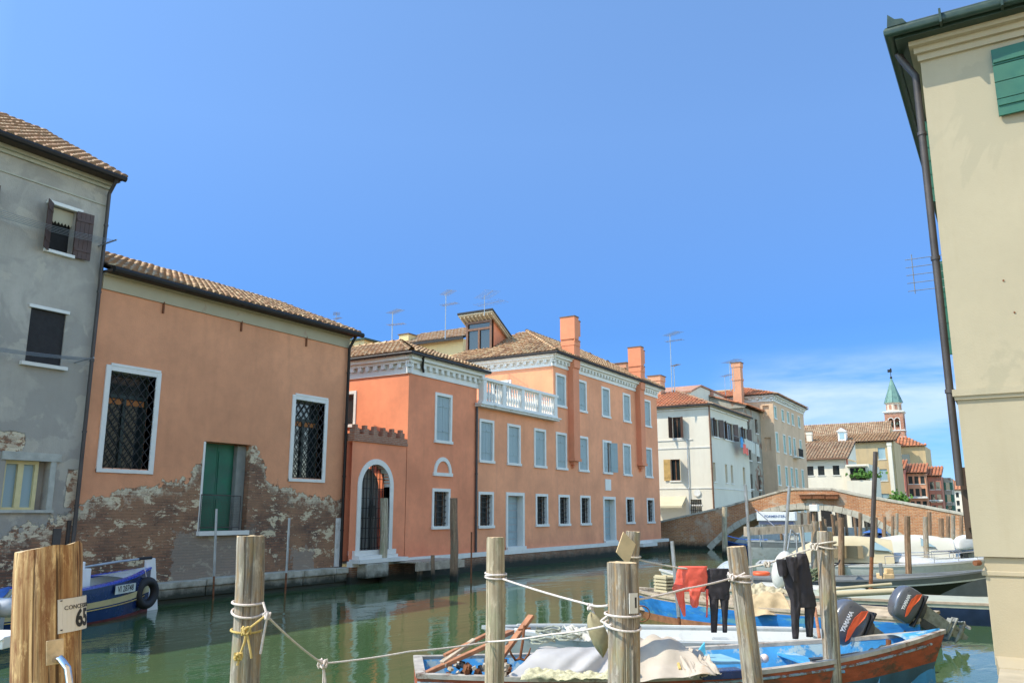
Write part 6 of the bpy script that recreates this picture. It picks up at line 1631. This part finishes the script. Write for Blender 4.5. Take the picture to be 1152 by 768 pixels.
def folds3(u, v): return Vector((0,0,.07*sin(pi*v)*(.6+.4*sin(u*5+1))+.05*noise.noise(Vector((u*7, v*5, 9)))+.03*noise.noise(Vector((u*16, v*11, 2)))))
drape('crumpled_cloth', 'crumpled cream cloth heap amidships right of the stained canvas', [(752,727,11.5),(785,730,11.4),(812,757,10.7),(775,762,10.6)], 11, folds3, M_TARPC)
drape('white_rag', 'white crumpled rag draped over the far side behind the thick grey post', [(632,705,12.2),(684,708,12.2),(684,722,11.8),(640,718,11.8)], 12, folds3, M_CANVASW)
drape('yellow_net', 'pale yellow netting along the near gunwale under the grey tarpaulin', [(600,756,10.7),(680,757,10.7),(690,763,10.5),(585,764,10.5)], 12, folds3, simple('yellow_net', (.55,.52,.34), .9, var=.3, scale=30, bump=.6))
lay('tarp_batten', 'thin wooden batten lying over the stained cream canvas', 'batten', MB().beam(at(755, 722, 11.4), at(765, 752, 10.8), .03, .02), M_ROPEY)
lay('blue_crate', 'low navy blue crate on the near side right of the crumpled cloth', 'crate', MB().obox(at(810, 757, 10.9), (.55, .22, .10), (0, 0, radians(-45))), M_BLUEDK, bevel=.01)
lay('sky_blue_board', 'pale sky blue board lying across the boat', 'board', MB().obox(at(800, 741, 11.6), (.7, .5, .03), (.05, .05, radians(-35))), simple('pale_blue_board', (.25,.48,.58), .7, var=.15), bevel=.004)
lay('blue_bailer', 'small light blue plastic bailer sticking up by the leaning post', 'bailer', MB().extrude([at(783,735,11.6), at(793,722,11.6), at(794,735,11.6), at(788,741,11.6)], FWD*.05), simple('light_blue_plastic', (.10,.50,.72), .3), bevel=.004)
for k, (px, py, r_, m_, lab) in enumerate(((852, 741, .075, M_FENDER, 'white net float in the middle of the blue interior'), (845, 742, .06, M_FENDER, 'second white net float touching the first'), (838, 743.5, .055, simple('float_blue', (.35,.55,.75), .5), 'pale blue net float left of the white ones'), (860, 740, .06, simple('float_pink', (.75,.60,.55), .5), 'pinkish net float right of the white ones'))):
    c = at(px, py, 12.0); o = lay('net_float', lab, 'float', MB().lathe([(r_*sin(pi*j/8)+.001, -r_*cos(pi*j/8)) for j in range(9)], c, 12), m_, smooth='all'); o['group'] = 'net floats in the boat'
# mooring gear on the bow: crumpled dark oilskin, bollard
def folds4(u, v): return Vector((0,0,.03*sin(pi*v)-.03+.03*noise.noise(Vector((u*6, v*6, 5)))+.012*sin(u*17)))
drape('dark_oilskin', 'dark green crumpled oilskin on the bow', [(960,733,12.1),(1000,722,12.3),(1010,731,12.0),(960,747,11.6)], 12, folds4, simple('dark_green_oilskin', (.045,.065,.055), .55, bump=.3))
lay('bow_bollard', 'short rusty mooring peg on the bow', 'bollard', MB().tube([at(1000, 731, 12.05), at(999.5, 719, 12.05)], .035, 8), M_RUST, smooth=True)
lay('oar', 'grey painted oar lying along the gunwale near the bow', 'oar', MB().tube([at(912, 742, 11.7), at(968, 734, 12)], .022, 8).obox(at(925, 740, 11.75), (.35,.12,.02), (0,0,radians(-40))), M_COWLDK, smooth=True)

# ---- 2. pale grey fibreglass boat behind it
ST2, BW2 = Vector((14.95, 2.85, 0)), Vector((12.35, 8.05, 0))
T, P, L2, sh2, hb2 = boat('grey_dinghy', 'pale grey fibreglass boat with a moulded rim, behind the red boat', 'boat', ST2, BW2, 1.95, .50, [M_GREYGRP], rim=M_GREYGRP, inner=M_WHITEGRP, floor_z=.14, rimw=.22, thwarts=(.3, .62), tmat=M_GREYGRP, bow_rise=.1, sternw=.9, full=.4, p=2.6)
MB().box(.9, 1.0, -.99, -.97, .40, .47).build('vent', M_DARK, T, local=True)
MB().box(.5, 1.5, -.55, .55, .14, .34).build('console', M_WHITEGRP, T, local=True, bevel=.04); MB().box(2.4, 2.75, -.7, .7, .30, .38).build('seat', M_WHITEGRP, T, local=True, bevel=.03)
mb = MB()
for side in (-1, 1): mb.tube([P(k/20, 0, side)+Vector((0, -side*.11, .03)) for k in range(1, 19)], .02, 6)
mb.build('moulded_rim', M_WHITEGRP, T, local=True, smooth=True)
motor1 = outboard('large dark grey outboard motor tilted up behind the leaning post pair, left of the other', at(990, 722, 13.1)+Vector((0,0,.0)), 0, 0)
# ---- 3. bright blue wooden boat
ST3, BW3 = Vector((18.75, 1.75, 0)), Vector((19.7, 8.7, 0))
T, P, L3, sh3, hb3 = boat('blue_workboat', 'bright blue wooden boat with a brown waterline, behind the hanging clothes', 'boat', ST3, BW3, 1.9, .52, [simple('worn_tan_strake', (.46,.35,.24), .8, var=.3, scale=6, bump=.3), M_BLUE, M_REDWOOD], ((0, .13), (.13, .62), (.62, 1)), rim=M_PLANK, inner=M_PLANK, floor_z=.2, rimw=.12,
    thwarts=(.35, .6), tmat=M_PLANK, bow_rise=.18, sternw=.85, full=.45, p=2.6, flare=.86)
motor2 = outboard('second dark outboard motor fully tilted up, propeller in the air at the right', at(1030, 690, 16.6), 0, 0)
def stack(px, py, D, n, w, label):
    c = at(px, py, D); mb = MB()
    for k in range(n): mb.obox(c+Vector((0,0,.075*k)), (w, .45, .045), (0, 0, -AZ+radians(30)+U(-.03,.03)))
    for sx_ in (-1, 1): mb.obox(c+RIGHT*sx_*w*.3+Vector((0,0,.035*n)), (.05, .4, .07*n), (0, 0, -AZ+radians(30)))
    return lay('slatted_crate', label, 'crate', mb, M_CANVAS)
stack(749, 664, 20.2, 5, .34, 'cream slatted fish crate on the bow of the blue boat')
drape('tan_sail_cloth', 'tan folded sail cloth lying in the blue boat right of the leaning post', [(846,672,18.6),(878,668,18.6),(893,690,17.9),(842,692,17.9)], 18, folds2, simple('tan_cloth', (.50,.38,.22), .85, var=.2, bump=.3))
drape('cream_sail_cloth', 'cream folded sail lying behind the tan cloth in the blue boat', [(848,655,19.2),(890,664,18.9),(872,676,18.4),(840,680,18.4)], 18, folds3, M_CANVAS)
lay('rusty_rings', 'rusty red hoop hanging on the blue hull near its left end', 'hoop', MB().tube([at(722+9*cos(t*.42), 690+9*sin(t*.42), 18.9) for t in range(16)], .014, 6), M_RUST, smooth=True)
lay('boat_hook', 'long rusty pole lying diagonally by the wetsuit foot', 'boat hook', MB().tube([at(917, 684, 15), at(922, 718, 13.2)], .025, 8), M_REDWOOD, smooth=True)

# ---- 4. grey green decked boat with navy hull
T, P, L4, sh4, hb4 = boat('decked_boat', 'long grey green decked boat with a navy hull, behind the tilted motors', 'boat', (22.9, .3, 0), (22.3, 8.2, 0), 1.7, .48, [M_GREENGR, M_NAVY], ((0, .18), (.18, 1)), rim=simple('tan_rubbing_strake', (.42,.34,.26), .8, var=.2), inner=M_GREENGR, inside=False, deck=((0., .99, .02),), tmat=M_GREENGR, bow_rise=.12, sternw=.9, flare=.85)
MB().box(3.2, 4.3, -.35, .35, .52, .64).build('hatch', M_GREENGR, T, local=True, bevel=.03)
lay('spare_tube', 'pale pipe roll lying on the decked boat beside the leaning pipe', 'pipe', MB().tube([at(940, 668, 19.6), at(1006, 664.5, 19.4)], .07, 10).tube([at(938, 662, 20), at(1003, 656.5, 20)], .035, 8), M_CANVAS, smooth=True)
# ---- 5. charcoal boat, bow to the right
T, P, L5, sh5, hb5 = boat('charcoal_boat', 'charcoal hulled boat with grey gunwales and a white line, bow pointing right', 'boat', (25.6, 8.0, 0), (26.9, .75, 0), 1.9, .62, [M_GREYTUBE, M_WHITE, M_CHARC], ((0, .20), (.20, .25), (.25, 1)), rim=M_GREYTUBE, inner=M_GREYTUBE, floor_z=.25, rimw=.12, bow_rise=.36, sternw=.85, full=.45, flare=.6, rake=.16, thwarts=(.3, .55))
lay('wooden_winch', 'small tan wooden winch block with a black roller on the charcoal boat', 'winch', MB().obox(at(996, 648, 24), (.55,.3,.16), (0,0,.5)).obox(at(1000, 643, 24), (.2,.2,.2), (0,0,.5)), M_TAN, bevel=.02)
lay('small_bitt', 'small grey upright bitt on the charcoal boat', 'bitt', MB().obox(at(991, 640, 23.8), (.09,.09,.34)), M_GREYTUBE, bevel=.01)
# ---- 6. motor cruiser with canvas canopy
def cruiser(name, label, st, bw, s, can, canopy_t=(.16, .50), group='motor cruisers'):
    T, P, L, sh, hb = boat(name, label, 'boat', st, bw, 2.3*s, .78*s, [M_WHITEGRP, M_WHITEGRP], ((0, .5), (.5, 1)), rim=M_WHITEGRP, inside=False, deck=((.02, .99, .03),), tmat=M_WHITEGRP, bow_rise=.25*s, sternw=.92, full=.5, rake=.12, group=group)
    z0 = .80*s
    # coach roof and windscreen
    mb = MB(); rings = []
    for t, w_, h in ((.46, .72, .50), (.52, .74, .48), (.60, .70, .36), (.74, .52, .20), (.86, .25, .04)):
        mb2 = [(L*t, y*w_*s, z0+h*s*(1-abs(y)**3*.75)+.02) for y in (-1, -.85, -.4, 0, .4, .85, 1)]; rings.append([mb.pt(p) for p in mb2])
    for k in range(len(rings)-1):
        for j in range(6): mb.idx((rings[k][j], rings[k][j+1], rings[k+1][j+1], rings[k+1][j]))
    mb.build('coachroof', M_WHITEGRP, T, smooth=True, local=True)
    mb = MB(); A = [Vector((L*.505, y*s, z0+.80*s)) for y in (-.62, -.2, .2, .62)]; B_ = [Vector((L*.585, y*s, z0+.40*s)) for y in (-.78, -.26, .26, .78)]
    for k in range(3): mb.poly([A[k], A[k+1], B_[k+1], B_[k]])
    for sg in (-1, 1): mb.poly([(L*.505, sg*.62*s, z0+.80*s), (L*.585, sg*.78*s, z0+.45*s), (L*.50, sg*.82*s, z0+.50*s)])
    mb.build('windscreen', M_GLASSB, T, local=True, solid=.02)
    mb = MB()
    for a, b in ((A[0], A[3]), (A[0], B_[0]), (A[1], B_[1]), (A[2], B_[2]), (A[3], B_[3]), (B_[0], B_[3])): mb.tube([a, b], .018, 6)
    mb.build('windscreen_frame', M_CHROME, T, local=True)
    ta, tb = canopy_t; mb = MB()
    def can_f(u, v):
        t = ta-.09+(tb-ta+.16)*u; e = sin(pi*min(1, u*1.15)*.5)
        rise = [.12, .50, .80, .90, .92, .88, .80][min(6, int(u*6))]; k = u*6-int(u*6) if u < 1 else 0
        nx = [.12, .50, .80, .90, .92, .88, .80][min(6, int(u*6)+1)]; h = rise+(nx-rise)*k
        y = (v*2-1); return Vector((L*t, y*.92*s*(1-.10*h), z0+h*s*(1-abs(y)**4*(.92 if u < .98 else .9))))
    mb.grid(can_f, 24, 20); mb.build('canopy', can, T, smooth=True, local=True)
    mb = MB()
    for sg in (-1, 1):
        pts = [Vector((L*t, sg*(hb(t)-.08), sh(t)+.30*s)) for t in (.55, .65, .75, .85, .93)]+[Vector((L*.985, 0, sh(.98)+.30*s))]
        mb.tube(pts, .014, 6)
        for q in pts[:-1]: mb.tube([q, q-Vector((0,0,.28*s))], .012, 5)
    mb.build('bow_rail', M_CHROME, T, smooth=True, local=True)
    return T
T = cruiser('motor_cruiser', 'white motor cruiser with a cream canvas canopy over the cockpit', (30.2, 8.1, 0), (31.6, .9, 0), 1.0, M_CANVAS, (.20, .52))
MB().box(2.2, 3.4, -.955, -.93, 1.02, 1.42).build('canopy_window', M_CANVASD, T, local=True)
T = cruiser('motor_cruiser', 'second motor cruiser under white canvas, further back by the bridge', (36.3, 6.6, 0), (37.6, 0.6, 0), .95, M_CANVASW, (.18, .62))
# dinghy and covered outboards
T, *_ = boat('red_dinghy', 'small orange red dinghy with white covered motors behind, near the cream house', 'boat', (33.0, 2.6, 0), (34.0, .3, 0), 1.1, .62, [M_REDORG, M_WHITE], ((0, .35), (.35, 1)), rim=M_REDORG, inner=M_GREYTUBE, floor_z=.3, bow_rise=.1)
outboard('outboard motor under a white cover, left of two by the bridge', at(1070, 624, 35), -AZ, radians(10), 1.0, M_WHITE)
outboard('outboard motor under a white cover, right of two next to the cream house', at(1089, 622, 32), -AZ, radians(10), 1.05, M_WHITE)
boat('white_skiff', 'white skiff bow beside the foot of the cream house plinth', 'boat', (29.5, 2.2, 0), (28.3, .55, 0), 1.0, .45, [M_WHITEGRP], rim=M_WHITEGRP, inner=M_WHITEGRP)
lay('mooring_plank', 'dark brown plank floating between the boats beside the cream house', 'plank', MB().beam(at(1078, 664, 24.0), at(1112, 665, 23.6), .2, .08), M_REDWOOD)
# ---- boats left of the wetsuit
T, *_ = boat('open_boat', 'grey open boat with a white rim behind the black trousers', 'boat', (23.9, 4.0, 0), (24.6, 9.6, 0), 1.6, .5, [M_WHITEGRP, M_CHARC], ((0, .2), (.2, 1)), rim=M_WHITEGRP, inner=M_GREYGRP, floor_z=.2, thwarts=(.3, .6))
mb = MB(); c = at(822, 645, 24); mb.grid(lambda u, v: c+RIGHT*(1.0*(u-.5))+FWD*(.8*(v-.5))+Vector((0,0,.46*sin(pi*u)**.7*sin(pi*v)**.5-.1)), 20, 14)
lay('silver_cover', 'silvery plastic cover humped over a boat between the trousers and the leaning post', 'boat cover', mb, simple('silver_sheet', (.50,.55,.55), .3, .3, var=.2, scale=5, bump=.4), smooth='all')
mb = MB(); c = at(880, 640, 22); mb.lathe([(.0+.25*sin(pi*j/10)+.001, -.48*cos(pi*j/10)) for j in range(11)], (0,0,0), 16)
o = lay('white_float', 'large white boat buoy partly hidden behind the hanging wetsuit', 'buoy', mb, M_WHITEGRP, smooth='all'); o.location = c; o.rotation_euler = (0, radians(18), -AZ)
lay('orange_life_ring', 'small orange and white ring lying on the open boat rim', 'ring', MB().tube([at(856, 646, 23)+RIGHT*.2*cos(k*.4)+FWD*.2*sin(k*.4)+Vector((0,0,.03)) for k in range(17)], .05, 8), M_REDORG, smooth=True)
mb = MB()
for (xa, ya, xb, yb) in ((886, 618, 890, 595), (890, 595, 896, 602), (896, 602, 897, 626), (903, 592, 906, 628)): mb.tube([at(xa, ya, 21.5), at(xb, yb, 21.5)], .025, 7)
lay('boarding_rails', 'bent metal boarding rails rising behind the top of the wetsuit', 'handrail', mb, M_WIREG, smooth=True)
mb = MB(); mb.tube([at(850, 573, 30), at(884, 603, 26)], .02, 6); lay('thin_stay', 'thin diagonal stay sloping down past the left end of the white sign', 'stay', mb, M_WIREG)
mb = MB(); mb.tube([at(945, 629, 13)+Vector((0,0,0)), at(943, 634, 13), at(939, 636, 12.5)], .012, 6); lay('black_hose', 'short black hose end by the broken slat', 'hose', mb, M_RUBBER)
# netting pile on the small boat behind P6
rd = random.Random(4); mb = MB()
for k in range(14):
    c = at(rd.uniform(908, 926), rd.uniform(640, 652), 20.5); mb.tube([c+Vector((.14*cos(t*.6+k), .14*sin(t*.6+k), .05*sin(t+k))) for t in range(12)], .022, 5)
lay('green_net_heap', 'heap of mossy green net between the wetsuit and the next post', 'fishing net', mb, simple('mossy_net', (.16,.19,.11), .9, bump=.5))
# ---- ferry-like work boat with the white name board before the bridge
T, P, Lf, shf, hbf = boat('work_launch', 'grey work launch with a white name board roof, moored before the bridge', 'boat', (47.5, 13.2, 0), (48.5, 7.4, 0), 2.2, .95, [M_GREYTUBE, M_GREYGRP], ((0, .3), (.3, 1)), rim=M_GREYGRP, inner=M_GREYGRP, bow_rise=.3)
MB().box(.6, 2.6, -1.05, .9, 2.05, 2.52).build('name_board', M_WHITE, T, local=True, bevel=.02); MB().box(.7, 2.5, -1.0, .85, 1.86, 2.05).build('awning_band', M_BLUEDK, T, local=True)
mb = MB()
for x, y in ((.7,-.95),(2.5,-.95),(.7,.8),(2.5,.8)): mb.tube([(x,y,.7),(x,y,2.0)], .03, 6)
mb.build('canopy_pole', M_STEEL, T, local=True)
MB().box(2.7, 3.6, -.8, .7, .9, 1.75).build('cabin', M_GLASSB, T, local=True)
place_text(T, 'FORMENTERA', .19, Matrix.Translation((1.6, -1.062, 2.28)) @ Euler((pi/2, 0, 0)).to_matrix().to_4x4(), M_TXTB, 'lettering', .002)
boat('tarped_boat', 'small boat under a bright blue tarpaulin in the shade of the arch', 'boat', (51.5, 13.2, 0), (50.6, 15.6, 0), 1.2, .6, [M_BLUEDK], rim=M_BLUETP, inside=False, deck=((0, .98, .28),), tmat=M_BLUETP)
for k, (x, y, dx, m, lab) in enumerate(((68, 7.5, .6, M_BLUEDK, 'dark blue boat low beyond the right half of the arch'), (72, 10.2, .3, M_BLUEDK, 'dark blue covered boat in the middle of the far arch opening'), (66, 14.6, -.2, M_WHITEGRP, 'white boat beyond the left half of the arch'), (80, 6.4, .2, M_BLUETP, 'light blue covered boat farthest off through the arch'))):
    boat('moored_boat', lab, 'boat', (x, y, 0), (x+5, y+dx, 0), 1.9, .7, [m], rim=m, inside=False, deck=((0, .98, .2),), tmat=[M_NAVY, M_BLUETP, M_CANVASW, M_BLUETP][k], group='boats moored beyond the bridge')
# ---- blue boat on the left, stem post to the right
def stpt(px, py, z): return onwater(px, py, z)
SB, SS = Vector((14.3, 19.75, 0)), Vector((7.2, 18.2, 0))
T, P, Lb, shb, hbb = boat('blue_canal_boat', 'blue boat with white and yellow stripes, tyre fender and white stem at the left', 'boat', SS, SB, 2.0, .78, [M_BLUEDK, M_CREAMFR, M_BLUEDK, M_MAROON], ((0, .36), (.36, .50), (.50, .82), (.82, 1)), rim=simple('bright_blue_rim', (.015,.07,.52), .25, coat=.3), inner=M_WHITEGRP, floor_z=.3, rimw=.13, bow_rise=.30, sternw=.9, full=.4, p=3.2, flare=.80, rake=.0, tip=.07, deck=((.80, .99, .0),), tmat=M_WHITEGRP)
mb = MB()
for side in (-1, 1):
    for s0 in (.55, .58): pass
    mb.tube([P(k/24, .545, side)+Vector((0, side*.006, 0)) for k in range(24)], .012, 6)
mb.build('yellow_line', M_ROPEY, T, local=True)
z = shb(1.0); mb = MB(); mb.extrude([(Lb-.06, -.05, -.1), (Lb+.42, -.05, -.1), (Lb+.16, -.05, z+.24), (Lb-.14, -.05, z+.24)], (0, .1, 0)); mb.build('stem_post', M_WHITE, T, local=True, bevel=.02)
tt = .72; q = P(tt, .20, -1); q2 = P(tt+.12, .20, -1); d_ = (q2-q).normalized()
M_ = Matrix.Translation((q+q2)/2+Vector((0,-.06,0))) @ Matrix.Rotation(atan2(d_.y, d_.x), 4, 'Z') @ Euler((pi/2, 0, 0)).to_matrix().to_4x4()
pl = MB(); pl.tf = lambda p: M_ @ Vector(p); pl.box(-.46, .46, -.10, .10, -.01, .0); PL = pl.build('registration_plate', simple('plate_silver', (.62,.66,.60), .5), T, local=True)
place_text(PL, 'VI 28748', .20, M_ @ Matrix.Translation((0,0,.003)), M_TXTK, 'plate_lettering', .003)
mb = MB(); q = P(.93, .35, -1); n_ = 24; c = Vector((q.x, q.y-.12, q.z-.12))
mb.grid(lambda u, v: c+Vector(((.29+.11*cos(2*pi*v))*cos(2*pi*u), .11*sin(2*pi*v), (.29+.11*cos(2*pi*v))*sin(2*pi*u))), 24, 12)
TY = mb.build('tyre_fender', M_RUBBER, T, smooth='all', local=True); MB().tube([c+Vector((0,0,.3)), Vector((q.x, q.y, z+.02))], .012, 6).build('fender_rope', M_ROPE, TY, local=True)
mb = MB(); mb.obox((Lb*.70, 0, .98), (.30,.25,.42)); mb.tube([(Lb*.70,0,1.15),(Lb*.70,0,1.35)], .05, 8); mb.build('capstan', M_WHITE, T, local=True, bevel=.03)
mb = MB(); mb.tube([(Lb*.70,0,1.22),(Lb*.85,-.02,1.30),(Lb*.97,-.04,1.33)], .028, 8); mb.tube([(Lb*.66,0,1.2),(Lb*.63,0,1.25),(Lb*.62,0,1.45)], .02, 7); mb.tube([(Lb*.62,-.2,1.1),(Lb*.65,.1,1.18)], .018, 6); mb.build('davit_arm', M_STEEL, T, smooth=True, local=True)
MB().tube([(Lb*.94,-.04,1.33),(Lb*1.0,-.05,1.335)], .04, 8).build('rubber_grip', M_RUBBER, T, local=True)
# neighbour boat peeping from behind the big post
T, *_ = boat('pale_blue_launch', 'white launch with a blue cover and grey fender, cut by the left edge', 'boat', (4.6, 14.6, 0), (9.1, 16.6, 0), 1.7, .75, [M_WHITEGRP, M_BLUEDK], ((0, .3), (.3, 1)), rim=M_CANVAS, inner=M_WHITEGRP, deck=((.5, .98, .05),), tmat=M_BLUETP)
c = at(4, 683, 15.5); mb = MB(); mb.tube([c-RIGHT*.35, c-RIGHT*.3, c+RIGHT*.12, c+RIGHT*.2], [.08, .17, .17, .06], 14); lay('grey_fender', 'fat grey cylindrical fender left of the big post', 'fender', mb, M_FENDER, smooth='all')
mb = MB(); mb.beam(at(-40, 718, 9.0), at(20, 719, 9.0), .5, .12); mb.beam(at(-40, 714, 9.0), at(20, 715, 9.0), .55, .02)
lay('floating_pontoon', 'white edged pontoon end left of the big post', 'pontoon', mb, M_WHITE, bevel=.01)
# ---- floating fender near the bow
c = onwater(1038, 757, .0); mb = MB(); tp = c+Vector((.05,.0,.30)); mb.tube([c-Vector((.02,0,.12)), c, c+(tp-c)*.25, c+(tp-c)*.8, tp], [.05, .075, .08, .07, .03], 12); mb.cm = 1; mb.tube([tp-Vector((0,0,.03)), tp+Vector((0.01,0,.05))], [.045,.03], 10)
lay('floating_fender', 'grey fender with a pale pink top floating off the red bow', 'fender', mb, [M_FENDER, simple('pale_pink_plastic', (.75,.55,.52), .4)], smooth='all')

# outboards: final pose. Local +x is aft; the boats lie across the canal with sterns to the near bank (-Y)
for mo, (px, py, D), yaw, tilt, s_ in ((motor1, (975, 716, 12.9), -AZ+radians(8), radians(58), 1.02), (motor2, (1036, 690, 16.5), -AZ+radians(6), radians(58), .98)):
    mo.location = at(px, py, D); mo.rotation_quaternion = (Euler((0, 0, yaw)).to_quaternion() @ Euler((0, -tilt, 0)).to_quaternion()); mo.scale = (s_, s_, s_)
